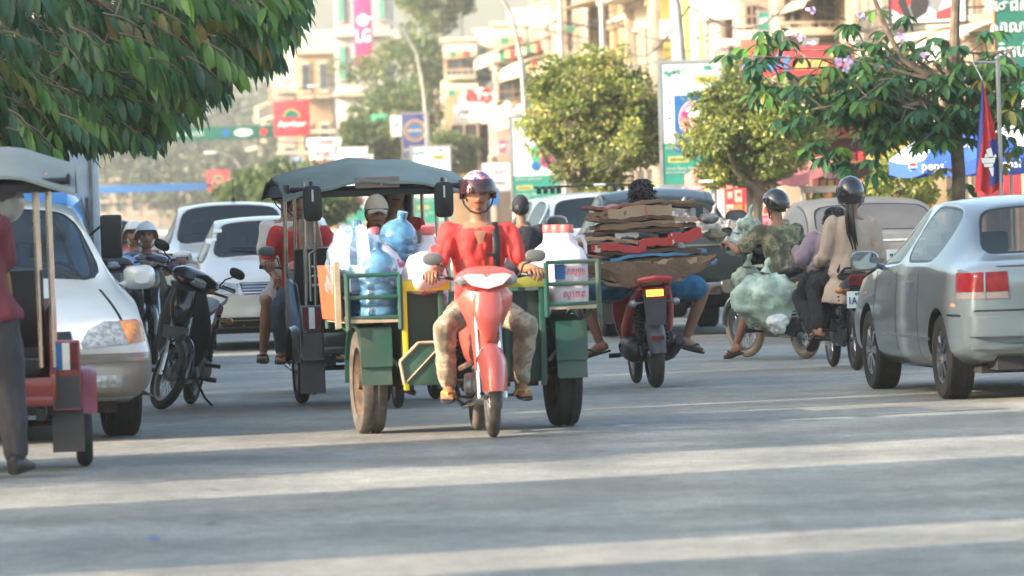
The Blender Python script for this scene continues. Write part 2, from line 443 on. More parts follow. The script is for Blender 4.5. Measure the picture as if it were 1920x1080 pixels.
def house(u, w, h, m, label, depth=9.0, storeys=None, v=0.0, parapet=0.5, cols=True, balcony=(), aw=(), arch=False, group=None, roof=None, shop=M_DK, rails=True):
    root = empty('shophouse', S(v, u), 0, label, 'building', group)
    Mi = root.matrix_world.inverted()
    storeys = storeys or max(1, int(h / 3.2)); sh = h / storeys
    def B(): return MB(Mi @ STREET_M)
    mb = B(); mb.box((v + depth / 2, u + w / 2, h / 2), (depth, w - 0.06, h)); mb.build('wall', m, root)
    if parapet:
        p = B(); p.box((v + 0.13, u + w / 2, h + parapet / 2 + 0.003), (0.34, w - 0.02, parapet)); p.box((v + 0.1, u + w / 2, h + parapet + 0.06), (0.55, w + 0.02, 0.12))
        p.box((v + depth / 2, u + 0.1, h + parapet / 2 + 0.003), (depth - 0.9, 0.2, parapet))
        p.build('parapet', M_TRIM if rnd.random() < 0.5 else m, root, bevel=0.02)
    if roof:
        r = B(); r.add([(v - 0.5, u - 0.1, h + 0.1), (v - 0.5, u + w, h + 0.1), (v + depth / 2, u + w, h + 1.7), (v + depth / 2, u - 0.1, h + 1.7), (v + depth, u - .1, h + .1), (v + depth, u + w, h + .1),
            (v - 0.5, u - 0.1, h + 0.18), (v - 0.5, u + w, h + 0.18), (v + depth / 2, u + w, h + 1.78), (v + depth / 2, u - 0.1, h + 1.78), (v + depth, u - .1, h + .18), (v + depth, u + w, h + .18)],
            [(0, 1, 2, 3), (3, 2, 5, 4), (6, 9, 8, 7), (9, 10, 11, 8), (0, 3, 9, 6), (3, 4, 10, 9), (1, 7, 8, 2), (2, 8, 11, 5), (0, 6, 7, 1)])
        r.build('roof', M_ROOF, root, smooth=False)
    if cols:
        for uu in (u + 0.22, u + w - 0.22):
            c = B()
            c.box((v - 0.12, uu, h / 2), (0.24, 0.40, h - 0.02))
            for k in range(1, storeys + 1): c.box((v - 0.15, uu, k * sh - 0.16), (0.36, 0.52, 0.14))
            c.build('column', m, root, bevel=0.02)
    for k in range(storeys):
        z0 = k * sh
        if k:
            led = B(); led.box((v - 0.16, u + w / 2, z0 + 0.05), (0.34, w - 0.01, 0.16)); led.box((v - 0.08, u + w / 2, z0 - 0.08), (0.17, w - 0.01, 0.1)); led.build('ledge', M_TRIM, root, bevel=0.015)
        if k == 0:
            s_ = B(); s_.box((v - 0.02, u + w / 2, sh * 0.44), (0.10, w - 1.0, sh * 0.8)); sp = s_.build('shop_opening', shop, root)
            f = B()
            for uu in (u + 0.55, u + w / 2, u + w - 0.55): f.box((v - 0.11, uu, sh * 0.44), (0.07, 0.07, sh * 0.8))
            f.box((v - 0.11, u + w / 2, sh * 0.62), (0.05, w - 1.1, 0.06)); f.build('shop_frame', M_TRIM, sp)
        else:
            nw = 2 if w > 3.4 else 1
            for j in range(nw):
                uc = u + w * (j + 0.5) / nw; ww, wh = w / nw * 0.5, sh * 0.56; zc = z0 + sh * 0.5
                fr = B(); t = 0.09
                fr.box((v - 0.06, uc - ww / 2, zc), (0.14, t, wh + t)); fr.box((v - 0.06, uc + ww / 2, zc), (0.14, t, wh + t))
                fr.box((v - 0.06, uc, zc + wh / 2), (0.14, ww - t - .004, t)); fr.box((v - 0.10, uc, zc - wh / 2), (0.24, ww + 0.2, t))
                fr.box((v - 0.03, uc, zc), (0.06, 0.05, wh - t - .004))
                fo = fr.build('window', M_TRIM, root)
                pa = B(); pa.box((v - 0.012, uc, zc), (0.03, ww - t - .01, wh - t - .01)); pa.build('pane', M_PANE, fo)
                if arch:
                    ab = B(); ab.tube([(v - 0.08, uc + (ww / 2 + .12) * math.cos(a), zc + wh / 2 + (ww / 2 + .12) * math.sin(a)) for a in [math.pi * q / 10 for q in range(11)]], 0.07, 6); ab.build('arch_moulding', PL['white'], fo)
        if k in balcony:
            b = B(); b.box((v - 0.62, u + w / 2, z0 + 0.12), (1.1, w - 0.3, 0.16)); bo = b.build('balcony', M_TRIM, root, bevel=0.02)
            if rails:
                r = B(); 
                for zz in (0.35, 0.65, 1.05): r.tube([(v - 0.1, u + .2, z0 + zz), (v - 1.12, u + .2, z0 + zz), (v - 1.12, u + w - .2, z0 + zz), (v - 0.1, u + w - .2, z0 + zz)], 0.022, 5)
                for q in range(int(w / 0.3)): r.tube([(v - 1.12, u + .25 + q * .3, z0 + .2), (v - 1.12, u + .25 + q * .3, z0 + 1.05)], 0.014, 4)
                for q in range(4): r.tube([(v - 1.0 + q * .25, u + .2, z0 + .2), (v - 1.0 + q * .25, u + .2, z0 + 1.05)], 0.014, 4)
                r.build('railing', M_DRK, bo)
    for (z, out, drop, am, val) in aw:
        aa = awning('awning', None, v, u + 0.15, w - 0.3, z, out, drop, am, val)
        aa.parent = root; aa.matrix_parent_inverse = Matrix.Identity(4)
        fix = [aa] + [q for q in bpy.data.objects if q.parent == aa]
        for q in fix: q.data.transform(Mi)
    return root

W = 'shophouses along the far side of the street'
def y_at(px): return 20.69 / (0.0867 + (px - 960) / F_PX)   # depth of the facade line at a picture column
HS = [
    # u, width, height, wall, label, options
    (14, 6.0, 9.5, 'cream', 'cream shophouse behind the green lettered sign at the edge of the photo', dict(aw=[(3.3, 1.8, .5, M_AWC, None)])),
    (20.2, 5.6, 9.0, 'beige', 'beige shophouse with a large white canvas hood', dict(aw=[(4.9, 2.6, .9, M_AWW, None)], balcony=(2,))),
    (26, 5.4, 9.6, 'cream', 'cream shophouse with flower pots behind the big leaved tree', dict(aw=[(3.1, 1.8, .5, M_AWC, M_STR)], balcony=(1, 2))),
    (31.6, 5.2, 9.3, 'pink', 'pinkish shophouse beside the stained grey wall', dict(balcony=(1,), aw=[(3.2, 1.6, .45, M_AWW, None)])),
    (37, 5.0, 9.0, 'grey', 'weathered grey shophouse with mould stains and a rusty roof', dict(parapet=0, roof=1, balcony=(1,))),
    (42.2, 5.6, 8.2, 'pink', 'low pinkish shophouse with a small rusty roof', dict(parapet=0, roof=1, aw=[(3.2, 1.8, .5, M_AWC, None)])),
    (48, 6.0, 10.4, 'beige', 'stained beige shophouse next to the yellow one', dict(balcony=(1, 2), aw=[(6.4, 1.4, .4, M_AWC, None)])),
    (54.2, 5.6, 10, 'cream', 'cream shophouse with water tank beside the yellow one', dict(balcony=(1,))),
    (60, 9.0, 11.5, 'yellow', 'bright yellow shophouse with pale round columns', dict(v=-0.8, storeys=3)),
    (69.2, 6, 11, 'grey', 'narrow grey shophouse behind the yellow one', {}),
    (75.4, 12, 12.0, 'beige', 'plain beige shophouse with white arched windows', dict(arch=True, cols=False)),
    (87.6, 7, 11.5, 'cream', 'cream shophouse with peeling paint on its columns', dict(v=-0.5, balcony=(1, 2))),
    (94.8, 6.4, 11.0, 'orange', 'peeling ochre shophouse with tall cream pilasters', dict(v=-0.3)),
    (101.4, 8, 8.6, 'orange', 'ochre shophouse with a curved cream awning over its top floor', dict(v=-0.2, balcony=(1,), aw=[(8.2, 2.2, .7, M_AWC, None), (4.6, 1.5, .5, M_AWC, M_STR)], parapet=0.3)),
    (109.6, 9, 9.2, 'cream', 'shophouse with barred dark windows behind the round white globes', dict(balcony=(1,), parapet=.3, aw=[(6.6, 1.6, .5, M_AWC, M_STR)])),
    (118.8, 9, 7.9, 'pink', 'shophouse with striped awnings above the arched white sign', dict(balcony=(1,), aw=[(6.9, 2.0, .55, M_AWC, M_STR), (5.0, 2.3, .5, M_AWC, M_STR)], parapet=.3)),
    (128, 9, 8.6, 'grey', 'shophouse with rooftop water box and antenna mast', dict(aw=[(7.6, 2.2, .55, M_AWC, M_STR), (5.4, 2.0, .5, M_AWC, M_STR)], parapet=.4)),
    (137.2, 8, 7.2, 'cream', 'lower cream shophouse behind the street lamp', dict(aw=[(5.6, 1.8, .5, M_AWC, M_STR)])),
    (145.4, 9, 6.6, 'white', 'low white shophouse hidden behind pale trees', {}),
    (154.6, 12, 6.0, 'beige', 'low beige shophouse behind the blue round-emblem sign', {}),
    (167, 14, 6.2, 'cream', 'hazy cream shophouse half covered by trees', {}),
    (181.4, 16, 6.4, 'white', 'hazy white shophouse behind the green panel', {}),
    (300, 18, 13.0, 'white', 'hazy narrow white tower beside the blue balcony block', dict(v=-1.0, storeys=5, balcony=(2, 3))),
    (319, 20, 10.5, 'orange', 'hazy tan block with blue balcony at the end of the row', dict(v=-1.0, storeys=4, balcony=(1, 2, 3))),
    (340, 30, 9.0, 'cream', 'hazy cream block furthest down the row', dict(v=-1.0, storeys=3, balcony=(1, 2))),
]
for u, w, h, m, lb, k in HS:
    house(u, w, h, PL[m], lb, group=None, **k)
# extra round columns in front of the yellow house
yc = empty('colonnade', S(-2.0, 60), 0, 'row of pale yellow round columns fronting the yellow house', 'colonnade')
for k in range(5):
    c = MB(); c.lathe([(0.34, 0), (0.34, .3), (.24, .45), (.21, 8.5), (.30, 8.8), (.34, 9.0)], SD * (k * 2.2 + .3), n=16); c.build('column', PL['yellow'] if k % 2 else PL['white'], yc)

# tower with the long sign, seen end-on down the street
def white_tower():
    Yb = 300
    a = gx(640, Yb); b = gx(745, Yb)
    root = empty('tower_block', ((a + b) / 2, Yb + 4, 0), 0, 'tall white building carrying the long magenta sign', 'building')
    c = (b - a)
    mb = MB(); mb.box((0, 0, 8), (c, 8, 16)); mb.build('wall', PL['white'], root, bevel=0.05)
    for k in range(5):
        l = MB(); l.box((0, -4.1, 1.2 + k * 3.1), (c + 0.3, 0.5, 0.25)); l.build('ledge', PL['white'], root)
        for x in (-c / 2 + .35, c / 2 - 0.45):
            w = MB(); w.box((x, -4.05, 2.8 + k * 3.1), (0.42, 0.16, 1.9)); wo = w.build('window', M_TRIM, root)
            p = MB(); p.box((x, -4.14, 2.8 + k * 3.1), (0.3, 0.04, 1.7)); p.build('pane', mat('green_glass', (0.10, 0.30, 0.22), .2), wo)
    return root
white_tower()
def far_wall(px0, px1, Yb, h, m, label, wins=2):
    a, b = gx(px0, Yb), gx(px1, Yb)
    root = empty('building', ((a + b) / 2, Yb, 0), 0, label, 'building')
    w = b - a
    mb = MB(); mb.box((0, 3, h / 2), (w, 6, h)); mb.build('wall', m, root, bevel=.04)
    mb = MB(); mb.box((0, -.05, h - .1), (w + .4, .5, .3)); mb.box((0, -.12, h * .55), (w + .2, .5, .2)); mb.build('ledge', M_TRIM, root)
    ns = max(1, int(h / 3))
    for k in range(ns):
        for j in range(wins):
            x = -w / 2 + w * (j + .5) / wins; z = (k + .55) * h / ns
            f = MB(); f.box((x, -.04, z), (w / wins * .55, .12, h / ns * .52)); fo = f.build('window', M_TRIM, root)
            p = MB(); p.box((x, -.09, z), (w / wins * .43, .06, h / ns * .42)); p.build('pane', M_PANE, fo)
            if k: 
                q = MB(); q.box((x, -.5, z - h / ns * .34), (w / wins * .8, .9, .12)); q.build('balcony', M_TRIM, root)
    return root
far_wall(566, 632, 330, 10.6, PL['orange'], 'tan building with stacked balconies left of the white tower', 2)
far_wall(527, 566, 360, 9.0, PL['beige'], 'pale building edge with blue railings behind the first red square sign', 1)
far_wall(528, 586, 300, 3.9, PL['white'], 'blank white building side under the red square sign', 1)
far_wall(560, 600, 240, 1.0, PL['white'], 'low white wall beside the far signs', 1)
far_wall(180, 330, 520, 4.6, PL['beige'], 'long hazy beige building at the end of the street', 5)
far_wall(330, 500, 560, 3.6, PL['pink'], 'low hazy pinkish building at the end of the street', 5)
far_wall(350, 470, 620, 10.0, PL['grey'], 'hazy grey block behind the far trees', 4)
far_wall(205, 330, 640, 9.0, PL['white'], 'hazy white block behind the far trees', 4)

# houses that stand a little forward where the street bends, their fronts turned to the viewer
def front_house(px0, px1, Yd, top, m, label, floors, open_m=M_DK, pil=(), roof=True):
    """floors: list of (kind, py0, py1, x0, x1) in picture rows at this depth, kinds: window, awning, opening, balcony, arch"""
    a, b = gx(px0, Yd), gx(px1, Yd); w = b - a; zt = pt((px0 + px1) / 2, top, Yd).z
    root = empty('shophouse', ((a + b) / 2, Yd, 0), 0, label, 'building')
    zz = lambda py: pt((px0 + px1) / 2, py, Yd).z
    xx = lambda f: -w / 2 + w * f
    mb = MB(); mb.box((0, 2.0, zt / 2), (w, 4.0, zt)); mb.build('wall', m, root, bevel=.03)
    if roof: mb = MB(); mb.box((0, -.1, zt + .08), (w + .3, .5, .2)); mb.build('cornice', M_TRIM, root, bevel=.02)
    for f in pil:
        mb = MB(); mb.box((xx(f), -.10, zt / 2), (.32, .22, zt - .1)); mb.box((xx(f), -.12, zt * .72), (.42, .3, .2)); mb.build('column', M_TRIM if rnd.random() < .5 else m, root, bevel=.02)
    for kind, p0, p1, f0, f1 in floors:
        z1, z0 = zz(p0), zz(p1); x0, x1 = xx(f0), xx(f1); xc, zc, ww, hh = (x0 + x1) / 2, (z0 + z1) / 2, x1 - x0, z1 - z0
        if kind in ('window', 'opening'):
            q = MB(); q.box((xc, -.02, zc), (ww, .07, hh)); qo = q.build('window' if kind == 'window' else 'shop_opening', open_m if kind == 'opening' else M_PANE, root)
            g = MB(); n = max(2, int(ww / .45))
            for k in range(n + 1): g.box((x0 + ww * k / n, -.09, zc), (.05, .05, hh))
            for k in (0, .5, 1): g.box((xc, -.10, z0 + hh * k), (ww + .1, .06, .06))
            g.build('window_bars', M_ROOF if kind == 'window' else M_TRIM, qo)
        elif kind in ('awning', 'striped'):
            q = MB(); rs = []; n = 7
            for j in range(n + 1):
                t = j / n; rs.append([V((x, -1.3 * math.sin(t * 1.57), z1 - hh * .62 * (1 - math.cos(t * 1.57)) + dz)) for x, dz in ((x0, 0), (xc, .02), (x1, 0), (x1, -.03), (xc, -.01), (x0, -.03))])
            q.rings(rs); qo = q.build('awning', M_AWC if kind == 'striped' else M_AWW, root)
            v_ = MB(); n = max(5, int(ww / .3))
            for k in range(n): v_.box((x0 + ww * (k + .5) / n, -1.31, z1 - hh * .80 + .02 * (k % 2)), (ww / n * .97, .02, hh * .38), mi=k % 4)
            v_.build('valance', [T1_, T2_, T3_, T4_] if kind == 'striped' else [M_AWW] * 4, qo)
        elif kind == 'balcony':
            q = MB(); q.box((xc, -.6, z0 + .08), (ww, 1.2, .16)); qo = q.build('balcony', M_TRIM, root, bevel=.02)
            g = MB()
            for z in (z1, zc): g.tube([(x0, -.05, z), (x0, -1.15, z), (x1, -1.15, z), (x1, -.05, z)], .03, 6)
            for k in range(int(ww / .25) + 1): g.tube([(x0 + .25 * k, -1.15, z0 + .1), (x0 + .25 * k, -1.15, z1)], .016, 4)
            g.build('railing', M_TRIM, qo)
        elif kind == 'ac':
            q = MB(); q.box((xc, -.25, zc), (.85, .4, .55)); q.lathe([(0, 0), (.2, 0), (.2, .02)], (xc, -.46, zc), -Y_, 14); q.build('air_conditioner', M_WHT, root, bevel=.02)
        elif kind == 'arch':
            q = MB(); q.tube([V((xc + ww / 2 * math.cos(t), -.08, z0 + (z1 - z0) * .4 + ww / 2 * math.sin(t))) for t in [math.pi * k / 12 for k in range(13)]], .12, 6); q.box((x0, -.08, z0 + .3), (.22, .16, (z1 - z0) * .8)); q.box((x1, -.08, z0 + .3), (.22, .16, (z1 - z0) * .8)); q.build('arch_moulding', PL['white'], root)
        elif kind == 'laundry':
            q = MB(); n = int(ww / .5)
            for k in range(n): q.box((x0 + .5 * k + .2, -1.0, zc - rnd.uniform(0, .2)), (.36, .03, hh * rnd.uniform(.5, .9)), mi=k % 4)
            q.build('laundry', [T2_, T3_, M_AWW, T4_], root)
    return root
T1_ = mat('cream_stripe', (.50, .42, .28), .8); T2_ = mat('green_stripe', (.02, .20, .12), .8); T3_ = mat('tan_stripe', (.45, .25, .12), .8); T4_ = mat('red_stripe', (.38, .04, .04), .8)
front_house(842, 905, 244, 78, PL['orange'], 'narrow ochre house with striped awnings, behind the arched white sign', [('striped', 82, 108, 0, 1), ('window', 110, 148, .1, .9), ('striped', 150, 182, -.1, 1), ('opening', 232, 292, .15, .95), ('balcony', 132, 150, .05, .95)])
front_house(905, 950, 246, 60, PL['cream'], 'narrow cream house with laundry between two ochre ones', [('striped', 76, 102, 0, 1), ('window', 104, 146, .1, .9), ('striped', 150, 178, 0, 1), ('laundry', 128, 150, 0, 1), ('opening', 232, 300, .05, .9), ('ac', 60, 74, .2, .6)])
front_house(938, 1012, 228, 48, PL['pink'], 'pinkish house with tall dark barred windows', [('striped', 52, 84, -.05, 1.0), ('window', 92, 140, .08, .80), ('window', 146, 196, .08, .80), ('balcony', 128, 146, 0, .95)], pil=(.93,))
front_house(1010, 1062, 224, -10, PL['orange'], 'ochre house end with a large cream awning', [('awning', 14, 48, -.9, 1.05), ('window', 62, 100, .2, .7), ('window', 112, 160, .2, .8), ('ac', 104, 118, .5, .9)], pil=(.95,))
front_house(1062, 1148, 206, -40, PL['cream'], 'cream house with peeling pilasters and a dark purple window', [('window', 60, 100, .62, .86), ('window', -20, 30, .15, .45), ('laundry', 40, 58, .1, .5), ('balcony', 100, 122, .1, .6)], pil=(.06, .38, .96))
front_house(1148, 1236, 196, -60, PL['beige'], 'plain beige wall with a white arch at its right end', [('arch', -30, 100, .62, .98), ('window', 58, 74, .78, .92), ('ac', 30, 48, .1, .5)], pil=(.02,), roof=False)
front_house(1238, 1334, 176, -60, PL['yellow'], 'bright yellow front with cream pilasters behind the lamp pole', [('window', -20, 40, .32, .48), ('window', -20, 40, .66, .82), ('ac', 46, 62, .3, .5)], pil=(.04, .24, .56, .93), roof=False)
front_house(1336, 1398, 150, -20, PL['grey'], 'mould-stained grey wall with a small ledge roof', [('window', 30, 64, .5, .85), ('awning', 74, 92, .1, .95), ('ac', 8, 26, .1, .5)])
front_house(1398, 1470, 146, -30, PL['pink'], 'pinkish wall with small white balcony behind the brown board', [('window', 10, 50, .2, .5), ('balcony', 50, 70, .1, .9), ('awning', 60, 84, .0, 1.0), ('laundry', 30, 48, .5, .95)])
front_house(1470, 1600, 142, -60, PL['beige'], 'beige front with potted plants on its balcony', [('window', -10, 40, .1, .35), ('window', -10, 40, .55, .85), ('balcony', 44, 68, .0, 1.0), ('opening', 130, 260, .1, .9)], pil=(.45,))
front_house(1600, 1760, 138, -60, PL['cream'], 'cream front with a big white hood, behind the patterned board', [('awning', 52, 120, .0, .75), ('window', 10, 44, .1, .3), ('opening', 130, 250, .1, .9), ('ac', 20, 40, .75, .95)])
front_house(640, 700, 236, 180, PL['white'], 'low hazy white shop front behind the two red and white signs', [('awning', 200, 226, 0, 1), ('opening', 228, 300, .1, .9)])

# unseen panels added left, gapped to shade the road in bands; shops beyond
M_BLOCKER = plaster('shade_panel_boards', (0.32, 0.30, 0.27))
def blocker(y0, y1, x=-13.0, h=8.0, name='shade_panel', label=''):  # unseen panel added only to block the sun between the lit bands
    xx = x
    root = empty(name, (xx, (y0 + y1) / 2, 0), 0, label, 'wall', 'hoardings along the near side of the road')
    mb = MB(); mb.box((0, 0, h / 2), (0.3, y1 - y0, h)); mb.build('panel', M_BLOCKER, root)
    p = MB()
    for k in range(3): p.box((-.3, (k - 1) * (y1 - y0) * .4, h / 2), (.2, .2, h - .1))
    p.build('post', M_DRK, root)
HB = 'tall hoarding beside the road, outside the frame'
# lit bands on the road at x = 0 (depth from, depth to)
LIT = [(23.3, 24.9), (30.6, 33.3), (36.6, 39.1), (40.4, 40.8), (47.9, 48.5), (60, 61.3), (70, 71)]
prev = 2.0
for (d0, d1) in LIT:
    a, b = d0 - 5.5, d1 - 5.5
    blocker(prev, a, label=HB, h=11.5 if a < 58 else 8.5); prev = b
blocker(prev, 80, label=HB, h=8.0)
for k in range(8):
    u = -10 + 32 * k; w = 30
    root = empty('shophouse', S(-34, u), 0, 'plain shophouse on the near side of the street, outside the frame', 'building', 'near side shophouses')
    mb = MB(); mb.box((0, 0, 4.2), (9, w, 8.4), Matrix.Rotation(R(5), 4, 'Z')); mb.build('wall', PL['beige'], root)
# ------------------------------------------------------------------ trees
def leafmat(name, c, tr=0.35):
    m = bpy.data.materials.new(name); m.use_nodes = True
    N, L = m.node_tree.nodes, m.node_tree.links
    b = N['Principled BSDF']; b.inputs['Roughness'].default_value = 0.42; b.inputs['Specular IOR Level'].default_value = 0.45
    gi = N.new('ShaderNodeTexCoord'); nz = N.new('ShaderNodeTexNoise'); nz.inputs['Scale'].default_value = 1.3; nz.inputs['Detail'].default_value = 3
    L.new(gi.outputs['Object'], nz.inputs['Vector'])
    cr = N.new('ShaderNodeValToRGB')
    cr.color_ramp.elements[0].position = .35; cr.color_ramp.elements[0].color = (c[0] * .7, c[1] * .75, c[2] * .8, 1)
    cr.color_ramp.elements[1].position = .65; cr.color_ramp.elements[1].color = (c[0] * 1.35, c[1] * 1.25, c[2] * 1.1, 1)
    L.new(nz.outputs['Fac'], cr.inputs[0]); L.new(cr.outputs[0], b.inputs['Base Color'])
    t = N.new('ShaderNodeBsdfTranslucent'); L.new(cr.outputs[0], t.inputs['Color'])
    mx = N.new('ShaderNodeMixShader'); mx.inputs[0].default_value = tr
    L.new(b.outputs[0], mx.inputs[1]); L.new(t.outputs[0], mx.inputs[2]); L.new(mx.outputs[0], N['Material Output'].inputs[0])
    return m
LF_A = [leafmat('deep_green_leaf', (0.045, 0.13, 0.042)), leafmat('fresh_green_leaf', (0.10, 0.23, 0.045)), leafmat('blue_green_leaf', (0.038, 0.12, 0.06)),
        leafmat('yellowing_leaf', (0.20, 0.20, 0.04)), leafmat('bronze_leaf', (0.20, 0.17, 0.05))]
LF_B = [leafmat('ficus_dark_leaf', (0.07, 0.115, 0.03), .3), leafmat('ficus_leaf', (0.20, 0.27, 0.055), .3), leafmat('ficus_pale_leaf', (0.42, 0.46, 0.13), .3), leafmat('ficus_brown_leaf', (0.24, 0.21, 0.10), .2)]
LF_C = [leafmat('far_dark_leaf', (0.06, 0.12, 0.045), .3), leafmat('far_leaf', (0.12, 0.19, 0.06), .3), leafmat('far_pale_leaf', (0.22, 0.25, 0.10), .3)]
LF_D = [leafmat('distant_dark_leaf', (0.045, 0.075, 0.045), .2), leafmat('distant_leaf', (0.08, 0.115, 0.07), .2), leafmat('distant_pale_leaf', (0.14, 0.15, 0.11), .2)]  # greens greyed to add to the haze on the far trees
M_BARK = mat('bark', (0.16, 0.12, 0.085), 0.9, var=0.35, scale=8, bump=0.5, bscale=25)
M_BARKL = mat('pale_bark', (0.27, 0.21, 0.15), 0.9, var=0.3, scale=6, bump=0.4, bscale=25)

def leaf(mb, base, d, up, L_, w, mi, bend=0.25, fold=0.25):
    """one leaf of 8 faces: base point, growing direction d, face normal up"""
    d = unit(d); s = d.cross(up)
    if s.length < .05: s = d.cross(V((.3, .5, .8)))
    s.normalize(); n = s.cross(d)
    prof = ((0.0, 0.04), (0.25, 0.8), (0.55, 1.0), (0.82, 0.62), (1.0, 0.02))
    vs = []
    for t, ww in prof:
        c = base + d * (L_ * t) - n * (bend * L_ * t * t)
        h = w * 0.5 * ww
        vs += [c - s * h + n * fold * h, c, c + s * h + n * fold * h]
    fs = []
    for i in range(4):
        a = i * 3
        fs += [(a, a + 1, a + 4, a + 3), (a + 1, a + 2, a + 5, a + 4)]
    mb.add(vs, fs, mi)
def quadleaf(mb, c, d, n, L_, w, mi):
    d = unit(d); s = d.cross(n)
    if s.length < .05: s = d.cross(V((.3, .5, .8)))
    s.normalize(); nn = s.cross(d)
    mb.add([c, c + d * L_ * .5 - s * w * .5 + nn * w * .15, c + d * L_ - nn * L_ * .2, c + d * L_ * .5 + s * w * .5 + nn * w * .15], [(0, 1, 2, 3)], mi)
def rv(r, s=1.0): return V((r.gauss(0, 1), r.gauss(0, 1), r.gauss(0, 1))).normalized() * s

def limbs(mb, base, tips, r0, rr, bend=.15, join=None):
    """a trunk that splits towards the tips"""
    for t in tips:
        j = join or base; mid = (j + t) * .5 + rv(rr, (t - j).length * bend)
        mb.tube([j, j.lerp(mid, .6) + rv(rr, .03), mid, t], [r0, r0 * .7, r0 * .5, r0 * .18], 7)

def ficus(name, px, Y, pz0, pz1, hw, label, seed, n=260, trunk=True, mats=None, leafs=60, ls=0.075, cx=0, flat=1.0, group=None):
    """clipped round tree: clumps of small leaves on a lumpy crown"""
    rr = random.Random(seed); x = gx(px, Y)
    root = empty(name, (x, Y, 0), 0, label, 'tree', group)
    z0, z1 = pz0, pz1; zc = (z0 + z1) / 2; hz = (z1 - z0) / 2
    mb = MB(); mats = mats or LF_B
    tips = []
    for i in range(n):
        d = rv(rr); rad = rr.uniform(.45, 1.0) ** .6 * (0.90 + 0.50 * noise.noise(d * 2.1 + V((seed, 0, 0))))
        c = V((cx + d.x * hw * rad, d.y * hw * rad * .9, zc + d.z * hz * rad * flat))
        rc = hw * rr.uniform(.10, .19); tips.append(c)
        base_m = rr.choices(range(len(mats)), [4, 6, 4, 2][:len(mats)])[0]
        for k in range(leafs):
            q = rv(rr); p = c + V((q.x, q.y, q.z * .75)) * rc * rr.uniform(.5, 1.05)
            m = base_m if rr.random() < .6 else rr.randrange(len(mats))
            quadleaf(mb, p, q + rv(rr, .8), q * .4 + V((0, 0, .8)) + rv(rr, .6), ls * rr.uniform(.7, 1.4), ls * .55, m)
    mb.build('crown', mats, root, smooth=False)
    if trunk:
        t = MB(); jt = V((cx * .3, 0, z0 - .02))
        t.tube([(0, 0, -.02), (0.03, 0, z0 * .4), (cx * .1 - .02, .02, z0 * .75), jt], [.13, .10, .09, .11], 9)
        limbs(t, jt, [c for c in tips if c.z < zc + hz * .6][::max(1, n // 26)], .07, rr)
        t.build('trunk', M_BARK, root)
    return root

def z_of(px, py, Y): return pt(px, py, Y).z
# far, hazy trees at the end of the street
FT = [ # px, depth, half width m, top py, bottom m, label
    (205, 540, 5.0, 235, 'leftmost of the hazy trees closing the street'), (300, 500, 5.5, 210, 'hazy round tree above the second red square sign'),
    (395, 560, 6.5, 150, 'tall hazy tree behind the green overhead banner'), (470, 520, 5.0, 200, 'hazy tree right of the curved far lamp'),
    (250, 620, 8.0, 150, 'broad very hazy tree far behind the others'), (520, 600, 7.0, 120, 'tall very hazy tree beside the blue-railed building'),
    (345, 470, 4.0, 290, 'small hazy tree under the green overhead banner'), (160, 600, 6.0, 190, 'very hazy tree half hidden by the near foliage'), (560, 400, 3.6, 225, 'hazy tree behind the far white panel'),
    (440, 430, 3.6, 285, 'hazy tree just left of the tuk-tuk roof in the distance')]
for i, (px, Y, hw, top, lb) in enumerate(FT):
    zt = z_of(px, top, Y)
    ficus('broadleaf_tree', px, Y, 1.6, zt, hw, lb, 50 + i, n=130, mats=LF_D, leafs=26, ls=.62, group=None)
# pale green trees around the far right-hand row
FT2 = [(770, 255, 2.6, 55, 210, 'pale green tree with open sky above it, beside the long magenta sign'), (745, 235, 2.4, 150, 330, 'pale green tree below the gap of sky'),
       (830, 262, 1.9, -60, 60, 'pale green tree showing at the top edge beside the antenna mast'), (845, 215, 1.2, 245, 330, 'small thin bush tree in front of the cream shop front'),
       (700, 225, 1.6, 215, 330, 'pale green tree left of the green panel'), (560, 190, 1.9, 300, 395, 'dark green tree just left of the tuk-tuk roof'),
       (480, 205, 1.6, 330, 400, 'bushy green tree behind the white pickup'), (600, 150, 1.0, 355, 410, 'small green tree seen below the tuk-tuk roof beside the mirror')]
for i, (px, Y, hw, top, bot, lb) in enumerate(FT2):
    ficus('broadleaf_tree', px, Y, max(.9, z_of(px, bot, Y)), z_of(px, top, Y), hw, lb, 80 + i, n=110, mats=LF_C, leafs=40, ls=.24)
# the two clipped trees on the median
ficus('ficus_tree', 1132, 96, z_of(1132, 372, 96), z_of(1132, 88, 96), 1.28, 'broad clipped ficus left of the green and white billboard', 5, n=420, leafs=80, ls=.085)
ficus('ficus_tree', 1425, 80, z_of(1425, 352, 80), z_of(1425, 132, 80), 1.0, 'rounder clipped ficus overlapping the green and white billboard', 9, n=380, leafs=80, ls=.07, cx=0)
ficus('bush', 1130, 100, .5, 1.45, 1.0, 'low bush below the broad clipped ficus', 14, n=60, leafs=50, ls=.08, trunk=False)
ficus('bush', 1690, 74, 1.15, 1.95, .75, 'yellow green leafy bush behind the beige car', 15, n=60, leafs=60, ls=.085, trunk=False, mats=[LF_B[1], LF_B[2], LF_C[2]])

